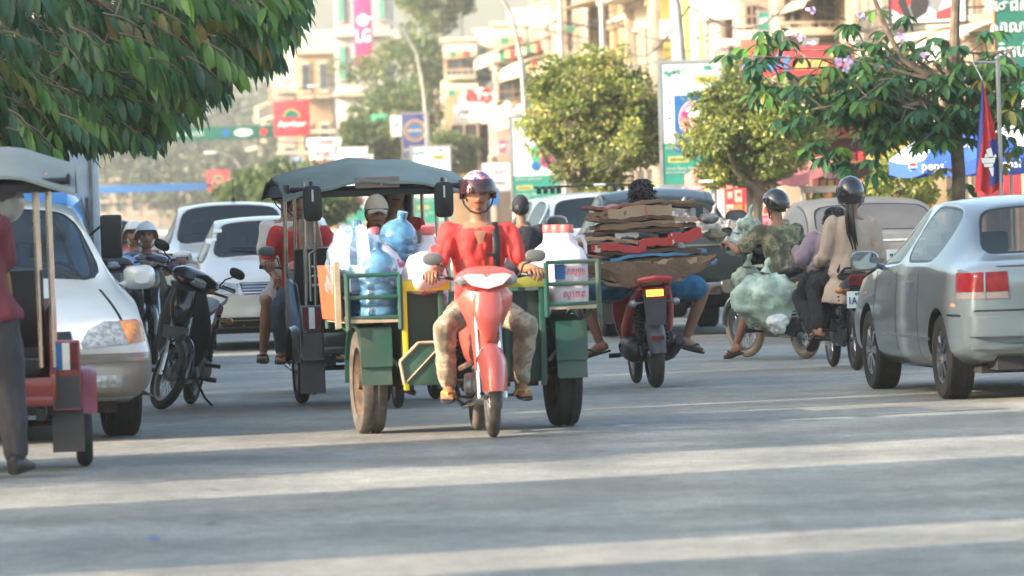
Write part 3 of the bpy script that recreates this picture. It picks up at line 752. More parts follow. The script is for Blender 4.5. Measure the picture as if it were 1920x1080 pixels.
# big-leaved tree on the median, right side of the photo
def big_leaf_tree():
    Y = 62; x = gx(1796, Y); rr = random.Random(3)
    root = empty('broadleaf_tree', (x, Y, 0), 0, 'big leaved flowering tree with slim trunk beside the flag pole', 'tree')
    def P(px, py, dy=0): p = pt(px, py, Y + dy); return V((p.x - x, p.y - Y, p.z))
    t = MB()
    t.tube([V((0.02, 0, -.02)), P(1796, 420), P(1798, 330), P(1792, 240), P(1785, 180), P(1790, 60), P(1795, -60)], [.085, .078, .075, .075, .10, .055, .04], 9)
    j1, j2 = P(1790, 215), P(1786, 160)
    br = []
    def branch(a, b, r0, dz=.0):
        m = a.lerp(b, .5) + V((0, 0, dz)) + rv(rr, .08)
        t.tube([a, a.lerp(m, .5), m, m.lerp(b, .5), b], [r0, r0 * .85, r0 * .65, r0 * .5, r0 * .22], 7); br.append((a, m, b))
    ends = [(1640, 80, .4), (1560, 150, -.6), (1450, 130, .5), (1400, 105, -.3), (1600, 230, .7), (1530, 205, -.8), (1680, 250, .2), (1640, 150, -.9), (1880, 200, .5), (1910, 150, -.4), (1850, 250, -.7),
            (1920, 240, .3), (1700, 130, .9), (1500, 180, .1), (1590, 120, 1.0), (1830, 100, .8), (1760, 260, -.9), (1900, 90, .2), (1480, 95, .2), (1690, 200, -1.0), (1560, 260, .1)]
    for k, (a, b, dy) in enumerate(ends): branch(j1 if b > 140 else j2, P(a, b, dy), .024, .12)
    t.tube([P(1786, 170), P(1690, 110), P(1655, 40), P(1625, -40)], [.04, .032, .028, .024], 7)
    lf = MB(); fl = MB()
    tips = []
    for (a, m, b) in br:
        for q in range(6 if b.z > 3.2 else 8):
            tt = rr.uniform(.35, 1.05); base = (a.lerp(m, tt * 2) if tt < .5 else m.lerp(b, tt * 2 - 1))
            e = base + V((rr.uniform(-.32, .32), rr.uniform(-.4, .4), rr.uniform(-.24, .30)))
            t.tube([base, e], [.012, .006], 5); tips.append(e)
    for a, b, c in [(1400, 110, 6), (1450, 175, 5), (1560, 60, 2), (1600, 20, 3), (1500, 210, 6), (1540, 290, 6), (1610, 300, 6), (1680, 285, 3), (1770, 90, 5), (1800, 130, 6), (1880, 290, 2), (1850, 160, 12), (1900, 190, 12), (1750, 170, 14), (1690, 230, 16), (1620, 200, 14), (1720, 220, 12), (1650, 160, 10), (1830, 230, 10), (1560, 190, 10), (1490, 160, 8), (1770, 230, 8), (1650, 120, 6), (1790, 330, 2), (1580, 180, 8)]:
        for q in range(c): tips.append(P(a + rr.uniform(-45, 45), b + rr.uniform(-28, 28), rr.uniform(-.6, .6)))
    for e in tips:
        k = rr.randint(6, 9); a0 = rr.uniform(0, 6.3); mi = rr.choices([0, 1, 2, 3], [5, 4, 4, .7])[0]
        for i in range(k):
            an = a0 + i * 2 * math.pi / k; d = V((math.cos(an), math.sin(an), rr.uniform(-.9, -.05)))
            leaf(lf, e + d * .02, d, V((0, 0, 1)) + rv(rr, .3), rr.uniform(.14, .23), rr.uniform(.062, .09), mi if rr.random() < .7 else rr.randrange(3), bend=.35)
    for (a, b) in [(1522, 18), (1570, 118), (1592, 112), (1585, 128), (1500, 70), (1690, 70), (1732, 102), (1615, 30), (1480, 62)]:
        c = P(a, b, -.5)
        for i in range(9): leaf(fl, c + rv(rr, .02), rv(rr) + V((0, -.4, 0)), V((0, -1, .3)), .055, .045, 0)
    t.build('trunk', M_BARK, root); lf.build('crown', LF_A, root, ang=60); fl.build('blossoms', mat('lilac_petal', (0.52, 0.38, 0.60), .6), root)
big_leaf_tree()

# overhanging foliage, top left
def overhang():
    x, Y = -7.2, 43.0; rr = random.Random(11)
    root = empty('broadleaf_tree', (x, Y, 0), 0, 'large tree with drooping dark foliage overhanging the top left corner', 'tree')
    def P(px, py, dy=0): p = pt(px, py, Y + dy); return V((p.x - x, p.y - Y, p.z))
    edge = [(-120, 340), (0, 330), (60, 322), (150, 296), (200, 288), (262, 292), (330, 255), (400, 205), (430, 165), (520, 130), (560, 60), (585, -20)]
    def lower(px):
        for (a, b), (c, d) in zip(edge, edge[1:]):
            if a <= px <= c: return b + (d - b) * (px - a) / (c - a)
        return -20
    t = MB(); lf = MB()
    t.tube([(0, 0, -.02), (.1, 0, 1.2), (.25, 0, 2.4), (.6, 0, 3.4)], [.26, .22, .2, .19], 12)
    hub = V((.6, 0, 3.4))
    mains = []
    for (a, b, dy) in [(40, -60, 1.5), (100, 60, -1), (220, 40, .5), (330, 60, -1.2), (300, -40, 1.5), (480, 20, .3), (420, -60, -1.5), (60, 150, 2), (180, 140, -2), (530, -30, 1.0), (-40, 200, 0)]:
        e = P(a, b, dy); m = hub.lerp(e, .5) + V((0, 0, .45))
        pts = [hub, hub.lerp(m, .5) + V((0, 0, .12)), m, m.lerp(e, .5) + V((0, 0, .08)), e]
        t.tube(pts, [.10, .07, .05, .035, .018], 7); mains.append(pts)
    tw = 0
    tries = 0
    while tw < 760 and tries < 9000:
        tries += 1
        px = rr.uniform(-110, 575); lim = lower(px)
        py = lim - 25 - abs(rr.gauss(0, 1)) * 110 if rr.random() < .75 else rr.uniform(-60, max(-50, lim - 25))
        if py < -110: continue
        # thin out the ragged outer part
        if px > 330 and rr.random() < .25: continue
        dy = rr.uniform(-2.6, 2.6)
        c = P(px, py, dy); tw += 1
        out = V((rr.uniform(.3, 1.0), rr.uniform(-.8, .5), rr.uniform(-.75, -.1))).normalized()
        Ln = rr.uniform(.30, .55); s = c - out * Ln * .8
        t.tube([s, s.lerp(c, .5) + V((0, 0, .03)), c], [.009, .006, .003], 5)
        k = rr.randint(7, 11); mi = rr.choices([0, 1, 2, 3, 4], [6, 4, 4, .4, .1])[0]
        if px > 230 and rr.random() < .40: mi = rr.choice([1, 3, 1, 1, 4])
        for i in range(k):
            q = s.lerp(c, (i + .5) / k); sd = 1 if i % 2 else -1
            sv = out.cross(Z).normalized() * sd
            d = out * .45 + sv * .55 + V((0, 0, -rr.uniform(.35, 1.1))) + rv(rr, .2)
            leaf(lf, q, d, V((0, 0, 1)) + sv * .5 + rv(rr, .35), rr.uniform(.14, .23), rr.uniform(.048, .07), mi if rr.random() < .75 else rr.randrange(3), bend=.3, fold=.3)
        leaf(lf, c, out + V((0, 0, -.5)), Z, .2, .06, mi)
    for pts in mains[:]:
        for q in range(8):
            a = pts[2].lerp(pts[4], rr.random()); e = a + V((rr.uniform(-.6, .8), rr.uniform(-.8, .8), rr.uniform(-.9, .1)))
            t.tube([a, a.lerp(e, .5) + V((0, 0, .08)), e], [.018, .012, .005], 5)
    t.build('trunk', M_BARK, root); lf.build('crown', LF_A, root, ang=60)
overhang()
# ------------------------------------------------------------------ signs, lamps, banners, stalls
def cm(name, c, **k): return mat(name, c, k.pop('rough', .55), **k)
T_TEAL = cm('teal_print', (0.02, 0.24, 0.17)); T_GRN = cm('green_print', (0.05, 0.33, 0.16)); T_BLU = cm('blue_print', (0.012, 0.12, 0.34)); T_NAVY = cm('navy_print', (0.035, 0.04, 0.16))
T_YEL = cm('ochre_print', (0.55, 0.42, 0.12)); T_WH = cm('white_print', (0.74, 0.75, 0.72)); T_PAL = cm('pale_print', (0.62, 0.68, 0.66)); T_MAG = cm('magenta_print', (0.40, 0.03, 0.16))
T_RED = cm('red_print', (0.58, 0.04, 0.05)); T_PNK = cm('pink_print', (0.62, 0.22, 0.32)); T_BLK = cm('black_print', (0.02, 0.02, 0.025)); T_GRY = cm('grey_print', (0.18, 0.20, 0.21)); T_DGR = cm('dark_green_board', (0.01, 0.13, 0.09)); T_GOLD = cm('gold_print', (0.45, 0.33, 0.10))
M_POLE = mat('galvanised_steel', (0.34, 0.35, 0.34), .5, .5, var=.15, scale=3, dirt=.3)
CR, CU = (CAM_R @ V((1, 0, 0))), V((0, 0, 1))
def board(name, px0, py0, px1, py1, Y, base, label, cat='sign', t=.05, yaw=0.0, frame=None, post=None, group=None):
    """upright board whose face fills about this rectangle of the street view at depth Y; local frame: x right, z up, -y to the reader"""
    a, b = pt(px0, (py0 + py1) / 2, Y), pt(px1, (py0 + py1) / 2, Y)
    tp, bt = pt((px0 + px1) / 2, py0, Y), pt((px0 + px1) / 2, py1, Y)
    w, h = (b.x - a.x), (tp.z - bt.z); c = V(((a.x + b.x) / 2, Y, (tp.z + bt.z) / 2))
    root = empty(name, c, yaw, label, cat, group)
    mb = MB(); mb.box((0, 0, 0), (w, t, h)); mb.build('panel', base, root, bevel=min(.01, t / 5))
    if frame:
        f = MB(); k = .05
        for zz in (-h / 2, h / 2): f.box((0, 0, zz), (w + 2 * k, t + .03, k))
        for xx in (-w / 2, w / 2): f.box((xx, 0, 0), (k, t + .035, h - k - .004))
        f.build('frame', frame, root)
    if post:
        p = MB()
        for xx in post: p.tube([(xx * w, t / 2 + .06, h / 2), (xx * w, t / 2 + .06, -c.z)], .045, 8)
        p.build('post', M_POLE, root)
    root['wh'] = (w, h)
    return root, w, h
def patchf(root, w, h, x0, z0, x1, z1, m, t=.05, k=1, name='print'):
    """flat coloured field, fractions of the board"""
    mb = MB(); mb.box(((x0 + x1) / 2 * w - w / 2, -(t / 2 + .002 + .003 * k), h / 2 - (z0 + z1) / 2 * h), (abs(x1 - x0) * w, .003, abs(z1 - z0) * h))
    return mb.build(name, m, root, smooth=False)
def txt(root, w, h, s, x, z, size, m, t=.05, bold=.0, width=None, k=3):
    return text(s, size * h, m, root, face_m((x * w - w / 2, -(t / 2 + .003 * k + .002), h / 2 - z * h), X, Z), depth=.002, bold=bold, width=width * w if width else None)
def disc(root, w, h, x, z, r, m, t=.05, k=2, rin=0, sx=1, a0=0, a1=360, name='emblem'):
    c = (x * w - w / 2, h / 2 - z * h); n = 30; y = -(t / 2 + .002 + .003 * k)
    an = [R(a0 + (a1 - a0) * i / n) for i in range(n + 1)]
    mb = MB()
    if rin: mb.rings([[V((c[0] + q * sx * math.cos(a), y, c[1] + q * math.sin(a))) for q in (r, rin)] + [V((c[0] + q * sx * math.cos(a), y + .003, c[1] + q * math.sin(a))) for q in (rin, r)] for a in an], True)
    else: mb.prism([(c[0] + r * sx * math.cos(a), c[1] + r * math.sin(a)) for a in (an[:-1] if a1 - a0 >= 360 else an)], (0, y, 0), X, Z, (0, .003, 0))
    return mb.build(name, m, root, smooth=False)

def telecom(px0, py0, px1, py1, Y, label, poster=False):
    r, w, h = board('billboard', px0, py0, px1, py1, Y, T_PAL, label, 'billboard', post=(.3,), frame=M_POLE)
    patchf(r, w, h, 0.03, .655, .97, .985, T_TEAL)
    patchf(r, w, h, .55, .115, .86, .175, T_YEL); txt(r, w, h, 'កម្ពុជា', .70, .145, .035, T_BLK)
    txt(r, w, h, 'ស្មាត', .24, .08, .075, T_TEAL, bold=.004); txt(r, w, h, '480', .74, .055, .045, T_TEAL, bold=.004)
    txt(r, w, h, 'សេវាកម្មទូរស័ព្ទថ្មី', .35, .69, .035, T_PAL, width=.55); patchf(r, w, h, .10, .76, .42, .81, T_YEL, k=2)
    txt(r, w, h, 'ប្រើប្រាស់ឥឡូវនេះ', .26, .785, .03, T_TEAL, width=.26, k=4)
    txt(r, w, h, 'ការហៅចេញ និងសារ', .32, .86, .03, T_PAL, width=.5); txt(r, w, h, 'គ្រប់បណ្តាញ', .22, .89, .03, T_PAL, width=.3)
    txt(r, w, h, 'Smart', .78, .945, .06, T_WH, bold=.002)
    disc(r, w, h, .9, .93, .022 * h, T_PNK, k=4); disc(r, w, h, .93, .945, .018 * h, T_YEL, k=5)
    disc(r, w, h, .16, .33, .010 * h, T_RED); disc(r, w, h, .09, .40, .008 * h, T_PNK, rin=.005 * h); disc(r, w, h, .14, .45, .011 * h, T_NAVY, rin=.005 * h)
    if poster:
        patchf(r, w, h, .22, .27, .96, .73, T_BLU, k=2); disc(r, w, h, .52, .47, .155 * h, T_WH, k=3, sx=.8); disc(r, w, h, .52, .47, .15 * h, T_PNK, k=4, rin=.11 * h, sx=.8, a0=95, a1=265)
        for q in range(4): disc(r, w, h, .38 + .01 * q, .42 + q * .035, .018 * h, T_MAG, k=5, sx=1.6)
        disc(r, w, h, .55, .47, .09 * h, T_GRY, k=4, rin=.075 * h)
        for q in range(3): patchf(r, w, h, .42 + q * .09, .245 - .01 * (q % 2), .50 + q * .09, .27, T_TEAL, k=3)
    else:
        disc(r, w, h, .60, .42, .12 * h, T_GRN, k=2, sx=.9); disc(r, w, h, .72, .5, .07 * h, T_MAG, k=3); disc(r, w, h, .5, .55, .05 * h, T_BLU, k=3); disc(r, w, h, .62, .40, .05 * h, T_YEL, k=4)
    return r
telecom(1238, 115, 1360, 348, 88, 'tall white and green billboard with a blue poster, between the two clipped trees', True)
telecom(958, 218, 1050, 388, 118, 'white and green billboard behind the broad clipped ficus')
telecom(773, 274, 846, 420, 150, 'hazy white and green billboard seen behind the tuk-tuk roof and mirror')
telecom(640, 330, 690, 422, 182, 'most distant green and white billboard, seen through the tuk-tuk between mirror and capped driver')

# long vertical sign with lettering on the white tower
r, w, h = board('vertical_sign', 663, -70, 697, 126, 295, T_MAG, 'long magenta vertical sign with a round emblem and white letters', t=.2)
disc(r, w, h, .5, .55, .16 * w * 2, T_PAL, t=.2, k=3); disc(r, w, h, .5, .55, .22 * w, T_MAG, t=.2, k=4, rin=.18 * w, a0=30, a1=300)
txt(r, w, h, 'LG', .5, .705, .17, T_WH, t=.2, bold=.02, k=5, width=.78)

# red square banners on overhead lines
def angkor(px0, py0, px1, py1, Y, lb, by):
    r, w, h = board('banner', px0, py0, px1, py1, Y, T_RED, lb, 'banner', t=.04)
    disc(r, w, h, .5, .47, .24 * w, T_GOLD, k=2, a0=0, a1=180); disc(r, w, h, .5, .47, .20 * w, T_DGR, k=3, a0=0, a1=180)
    for q, s in ((.41, .07), (.5, .11), (.59, .07)):
        m = MB(); x = q * w - w / 2; z = h / 2 - .47 * h
        m.prism([(-.04 * w, 0), (.04 * w, 0), (.025 * w, s * h), (0, s * h * 1.35), (-.025 * w, s * h)], (x, -.034, z + .002), X, Z, (0, .003, 0)); m.build('emblem', T_YEL, r)
    txt(r, w, h, 'Angkor', .5, .66, .22, T_WH, bold=.012, width=.8); txt(r, w, h, 'my country my beer', .5, .85, .05, T_PNK, width=.45)
    return r
angkor(513, 189, 581, 255, 215, 'larger red square banner with a golden dome emblem, hung over the street', 0)
angkor(389, 319, 430, 358, 330, 'smaller hazy red square banner with a dome emblem further off', 0)
r, w, h = board('banner', 290, 238, 512, 262, 216, T_DGR, 'long dark green overhead banner left of the larger red square', 'banner', t=.03)
disc(r, w, h, .6, .5, .32 * h, T_BLU, t=.03); disc(r, w, h, .75, .5, .3 * h, T_PAL, t=.03, sx=2.4); disc(r, w, h, .92, .5, .3 * h, T_RED, t=.03)
txt(r, w, h, 'ANGKOR', .3, .5, .5, T_WH, t=.03)
r, w, h = board('banner', 170, 346, 388, 360, 331, T_BLU, 'long hazy blue overhead banner left of the smaller red square', 'banner', t=.03)

def plain(name, px0, py0, px1, py1, Y, m, label, words=(), frame=None, post=None, cat='sign', t=.08):
    r, w, h = board(name, px0, py0, px1, py1, Y, m, label, cat, t=t, frame=frame, post=post)
    for (s, x, z, sz, mm, wd) in words: txt(r, w, h, s, x, z, sz, mm, t=t, bold=.006, width=wd)
    return r, w, h
plain('shop_sign', 581, 274, 628, 300, 205, T_WH, 'white sign with red lettering above a red panel, left of the far lamp', [('true', .5, .5, .7, T_RED, .6)])
plain('shop_sign', 583, 301, 627, 330, 204, T_RED, 'red panel with pale lettering under the white lettered sign', [('ហាងទូរស័ព្ទ', .5, .5, .5, T_PAL, .8)])
plain('shop_sign', 575, 258, 640, 275, 209, T_PAL, 'pale sign with faint red letters behind the white lettered sign', [('CAFE', .5, .5, .7, T_RED, .5)])
plain('shop_sign', 628, 290, 700, 306, 206, T_PAL, 'wide pale sign with a red word just above the tuk-tuk roof', [('SALE', .3, .5, .7, T_PNK, .3), ('ហាងលក់', .72, .5, .7, T_RED, .4)])
plain('shop_sign', 632, 276, 690, 290, 210, T_PAL, 'thin pale sign stacked on the wide one above the tuk-tuk roof')
plain('panel_sign', 697, 214, 730, 284, 230, T_GRN, 'plain green upright panel beside the blue round-emblem sign')
plain('shop_sign', 733, 217, 752, 256, 222, T_WH, 'narrow white sign with a red mark beside the blue round-emblem sign', [('អ', .5, .4, .5, T_RED, .5)])
plain('shop_sign', 716, 268, 756, 300, 226, T_RED, 'plain red panel behind the tuk-tuk roof')
r, w, h = board('shop_sign', 754, 212, 803, 298, 205, T_NAVY, 'navy upright sign with a round golden emblem', t=.1, frame=M_POLE)
disc(r, w, h, .5, .38, .42 * w, T_GOLD, t=.1, rin=.37 * w); disc(r, w, h, .5, .38, .30 * w, T_GOLD, t=.1, rin=.275 * w); disc(r, w, h, .5, .38, .2 * w, T_BLU, t=.1, sx=1.25); patchf(r, w, h, .22, .36, .78, .40, T_GOLD, t=.1, k=4)
txt(r, w, h, 'ខេមរា ហាងលក់', .5, .8, .13, T_PAL, t=.1, width=.85); txt(r, w, h, 'MUSEUM', .5, .92, .1, T_GOLD, t=.1)

# arched white shop sign with red characters
def arch_sign():
    Y = 236; px0, px1 = 851, 958
    a, b = pt(px0, 212, Y), pt(px1, 212, Y); w = b.x - a.x; s = F_PX / Y
    root = empty('shop_sign', ((a.x + b.x) / 2, Y, (pt(905, 196, Y).z)), 0, 'white arched shop sign with big red characters', 'sign')
    h1 = 34 / s; mb = MB()
    mb.box((0, 0, -h1 * .5), (w, .12, h1))
    n = 16; rw = 38 / s; rh = 32 / s
    mb.prism([(-rw, 0), (rw, 0)] + [(rw * math.cos(math.pi * k / n) * (1 if True else 1), rh * abs(math.sin(math.pi * k / n)) ** .6) for k in range(1, n)], (-6 / s, .003, 0), X, Z, (0, .12, 0))
    mb.build('panel', T_WH, root, bevel=.01)
    text('ឌីអ៊ុំ', .55, T_RED, root, face_m((-6 / s, -.075, rh * .45), X, Z), bold=.03, width=1.15)
    text('ហាង', .28, T_NAVY, root, face_m((-36 / s, -.075, -h1 * .4), X, Z), width=.45); text('សម្លៀកបំពាក់', .30, T_GRN, root, face_m((20 / s, -.075, -h1 * .4), X, Z), width=1.3)
    return root
arch_sign()
r, w, h = plain('shop_sign', 905, 306, 957, 358, 170, T_PAL, 'pale sign with faint pink capital letters above a doorway', [('ZONO', .5, .33, .3, T_PNK, .75), ('boutique', .5, .7, .2, T_GRY, .6)])
plain('shop_sign', 918, 351, 936, 385, 168, T_BLU, 'small blue upright sign beside the white billboard')
plain('shop_sign', 1388, 72, 1452, 100, 128, mat('brown_board', (0.30, .12, .08), .7), 'brown board over the red shop sign')
r, w, h = board('shop_sign', 1384, 88, 1604, 142, 126, T_RED, 'long red shop sign with yellow discs and blue letters, behind the big leaved tree', t=.12)
for q in (.82, .93): disc(r, w, h, q, .25, .18 * h, T_YEL, t=.12, k=3)
txt(r, w, h, 'ភោជនីយដ្ឋាន', .24, .55, .75, cm('bright_blue_print', (.05, .25, .6)), t=.12, width=.42, bold=.03); txt(r, w, h, 'អាហារ', .62, .62, .5, T_YEL, t=.12, width=.28, bold=.02)
# abstract framed board in red, white and black
r, w, h = board('billboard', 1667, -60, 1811, 44, 112, T_WH, 'red, white and black patterned board at the top edge, above the big leaved tree', 'billboard', t=.1, frame=T_BLK)
for poly, m in [([(-.5, .5), (-.05, .5), (-.1, .1), (-.35, -.35), (-.5, -.2)], T_RED), ([(-.2, .1), (-.08, .3), (.05, 0), (-.02, -.3), (-.18, -.44), (-.24, -.2)], T_BLK), ([(.0, .1), (.12, .3), (.2, 0), (.12, -.32), (.02, -.2)], T_GRY), ([(.1, -.30), (.3, -.2), (.38, -.42), (.1, -.44)], T_RED), ([(-.4, -.1), (-.32, .1), (-.2, -.42), (-.3, -.42)], T_BLK)]:
    m_ = MB(); m_.prism([(x * w, z * h) for x, z in poly], (0, -.056 - .002 * [T_RED, T_BLK, T_GRY].index(m), 0), X, Z, (0, .003, 0)); m_.build('print', m, r)
# big dark green sign with pale lettering, right edge, with swept lower corner
def khmer_sign():
    Y = 92; a = pt(1866, 100, Y); s = F_PX / Y
    root = empty('shop_sign', a, 0, 'large dark green sign with pale lettering at the top right edge', 'sign')
    def q(px, py): p = pt(px, py, Y); return (p.x - a.x, p.z - a.z)
    poly = [q(1862, -90), q(2060, -90), q(2060, 285), q(1960, 280), q(1900, 255), q(1872, 220), q(1864, 170)]
    mb = MB(); mb.prism(poly, (0, 0, 0), X, Z, (0, .12, 0)); mb.build('panel', T_DGR, root)
    e = MB()
    for k in range(len(poly)):
        p0, p1 = poly[k], poly[(k + 1) % len(poly)]; e.tube([(p0[0], -.05, p0[1]), (p1[0], -.05, p1[1])], .03, 6)
    e.build('frame', mat('orange_frame', (.5, .16, .06), .5), root)
    for (t_, px, py, sz) in [('ភោជនីយដ្ឋាន', 1930, 10, .24), ('សាលាបច្ចេក', 1930, 50, .25), ('ទឹកបរិសុទ្ធ', 1932, 96, .25), ('កុំព្យូទ័រ', 1928, 142, .23), ('របស់កម្ពុជា', 1930, 185, .2), ('0129', 1940, 240, .18)]:
        z = q(px, py); me = text(t_, sz, T_PAL, root, face_m((z[0], -.075, z[1]), X, Z), bold=.006)
    bt = MB()
    for k, px in enumerate((1895, 1925)):
        z = q(px, 235); bt.lathe([(.09, -.2), (.1, .05), (.08, .15), (.03, .2), (.03, .26)], (z[0], -.10, z[1] + .3), n=12)
    bt.build('picture', T_WH, root)
khmer_sign()

# ---- street lamps
def lamp(px, Y, top, reach, label, cx=None, h_arm=1.0):
    x = gx(px, Y); zt = pt(px, top, Y).z; root = empty('street_lamp', (x, Y, 0), 0, label, 'street lamp')
    p = MB(); r0 = .085
    p.tube([(0, 0, 0), (0, 0, zt * .55), (reach * .03, 0, zt * .68), (reach * .16, 0, zt * .84), (reach * .45, 0, zt * .95), (reach * .8, 0, zt * .995), (reach, 0, zt)], [r0, r0 * .85, r0 * .78, r0 * .65, r0 * .55, r0 * .45, r0 * .4], 10)
    p.build('pole', M_POLE, root); b = MB(); b.box((0, 0, .1), (.3, .3, .2)); b.build('base', M_CONC, root, bevel=.02)
    l = MB(); loftx(l, [(reach - .02, 0, zt, .05, .04), (reach + .15 * (1 if reach > 0 else -1), 0, zt + .01, .13, .06), (reach + .6 * (1 if reach > 0 else -1), 0, zt + .03, .12, .05), (reach + .75 * (1 if reach > 0 else -1), 0, zt + .03, .05, .03)]); l.build('lamp_head', M_WHT, root)
lamp(806, 205, 32, -1.6, 'curved street lamp standing behind the navy round-emblem sign')
lamp(672, 300, 160, -1.7, 'fainter curved street lamp left of the green panel')
lamp(460, 330, 285, -1.5, 'hazy curved street lamp above the white pickup')
lamp(993, 140, -60, -1.5, 'bent pale street lamp beside the barred dark windows')
lamp(1292, 90, -240, -1.6, 'straight thick lamp pole rising behind the green and white billboard')
def pole(px, Y, h, r, label):
    root = empty('utility_pole', (gx(px, Y), Y, 0), 0, label, 'pole')
    p = MB(); p.tube([(0, 0, 0), (0, 0, h)], [r, r * .7], 10); p.build('pole', M_POLE, root)
    c = MB(); c.box((0, 0, h - .4), (1.0, .08, .08)); 
    for q in (-.45, 0, .45): c.lathe([(.03, 0), (.05, .04), (.03, .08), (.04, .12), (.0, .16)], (q, 0, h - .36), n=8)
    c.build('crossarm', M_DRK, root)
pole(1142, 175, 11, .11, 'dark thin pole before the plain beige facade'); pole(1064, 188, 11, .12, 'pale pole beside the peeling columns')

def cable(pts, label, r=.02):
    p = []; 
    for a, b in zip(pts, pts[1:]):
        a, b = pt(*a), pt(*b)
        for k in range(8): t = k / 8; p.append(a.lerp(b, t) - Z * (math.sin(math.pi * t) * (b - a).length * .012))
    p.append(pt(*pts[-1])); c = p[0]
    mb = MB(Matrix.Translation(-c)); mb.tube(p, r, 5); o = mb.build('cable', M_BLK); o.location = c
    tag(o, label, 'cable', None)
cable([(520, 170, 215), (800, 122, 205), (1240, -20, 175), (1500, -120, 120)], 'black cable sagging across the street past the curved lamp')
cable([(500, 262, 215), (640, 258, 230), (800, 225, 205)], 'thin cable holding the red square banner')
cable([(300, 240, 216), (512, 186, 215), (700, 165, 230)], 'thin cable above the long green banner', .015)
cable([(170, 345, 331), (430, 316, 330), (600, 300, 300)], 'thin cable above the hazy blue banner', .02)

# blade signs standing out over the pavement, small and many
BL = [(1015, 200, 215, 232, 1.0, T_RED, 'small red blade sign left of the broad ficus, beside the globes'), (838, 250, 190, 214, 1.0, T_YEL, 'small ochre blade sign left of the arched white sign'), (822, 268, 206, 226, 1, T_RED, 'small red blade sign above the navy sign, right of the curved lamp'),
      (1078, 210, 128, 172, 1, T_BLU, 'blue upright blade sign by the peeling pilasters'), (1100, 205, 20, 38, 2, T_TEAL, 'teal blade sign high on the cream pilaster house'), (1352, 148, 96, 112, 2, T_YEL, 'ochre blade sign right of the billboard top'), (1432, 140, 22, 58, 1, T_TEAL, 'teal upright blade sign on the pinkish wall'),
      (1520, 138, 74, 90, 2, T_BLU, 'blue blade sign above the long red sign'), (868, 235, 292, 310, 2, T_TEAL, 'teal low sign in front of the cream shop wall'), (884, 230, 256, 276, 1, T_YEL, 'ochre small sign below the arched white sign'), (705, 240, 300, 312, 2, T_GRN, 'small green low sign over the tuk-tuk roof'), (556, 260, 292, 306, 2, T_BLU, 'small blue low sign left of the red and white pair'), (942, 200, 262, 286, 1, T_MAG, 'magenta small sign beside the white billboard'), (655, 232, 236, 256, 2, T_WH, 'white small sign on the low hazy shop front')]
for k, (px, Yb, p0, p1, asp, m, lb) in enumerate(BL):
    hw_ = (p1 - p0) * (.5 if asp == 2 else .3) * (1.5 if asp == 2 else 1)
    r, w, h = board('blade_sign', px - hw_, p0, px + hw_, p1, Yb, m, lb, t=.1, frame=M_POLE)
    txt(r, w, h, ['ហាង', 'លក់', 'ថ្មី'][k % 3], .5, .5, .5, T_WH if m is not T_WH else T_RED, t=.1, bold=.01, width=.7)
    q = MB(); q.tube([(w / 2, .06, h * .3), (w / 2 + .5, .3, h * .3)], .02, 5); q.build('bracket', M_DRK, r)

for k, (a, b, c, lb) in enumerate([((840, 92, 250), (1000, 70, 215), (1240, 40, 180), 'thin cable along the far balconies, left of the yellow house'), ((860, 118, 245), (1064, 100, 188), (1300, 92, 150), 'thin cable passing behind the top of the broad ficus'), ((1142, 30, 175), (1292, 12, 90), (1480, 4, 130), 'cable from the dark thin pole towards the yellow house'), ((1064, 40, 188), (1142, 36, 175), (1350, 60, 140), 'pair cable between the two utility poles'), ((560, 130, 300), (672, 150, 300), (806, 120, 205), 'faint cable in front of the white tower'), ((1300, 70, 140), (1480, 88, 130), (1700, 60, 125), 'cable above the long red shop sign')]):
    cable([a, b, c], lb, .018)

# antenna mast on the roof
ro = empty('antenna_mast', (gx(840, 250), 250, 9.0), 0, 'rooftop antenna mast with many crossbars against the sky', 'antenna')
m_ = MB(); m_.tube([(0, 0, -.6), (0, 0, 3.2)], .03, 6); m_.tube([(.9, 0, -.5), (.9, 0, 2.6)], .03, 6); m_.build('mast', M_DRK, ro)
m_ = MB()
for k in range(9): m_.tube([(-.6, 0, .1 + k * .28), (1.1, 0, .12 + k * .28)], .016, 5)
m_.build('crossbar', M_ALU, ro)
# blue hazy water tank panel
# globe lamps (cluster of white globes)
gl = empty('globe_lamp', (gx(968, 180), 180, 0), 0, 'cluster lamp of five round white globes on one post', 'street lamp')
zt = pt(968, 235, 180).z; m_ = MB(); m_.tube([(0, 0, 0), (0, 0, zt)], .06, 8); m_.build('post', T_WH, gl)
for dx, dz in ((-.28, .55), (.0, .72), (.27, .86), (-.12, 1.0), (.2, .42)):
    b = MB(); b.ball((dx, 0, zt + dz * .8 - .2), .17, 14, 10); b.build('globe', T_WH, gl)
    b = MB(); b.tube([(0, 0, zt - .1), (dx, 0, zt + dz * .8 - .36)], .03, 6); b.build('arm', T_WH, gl)

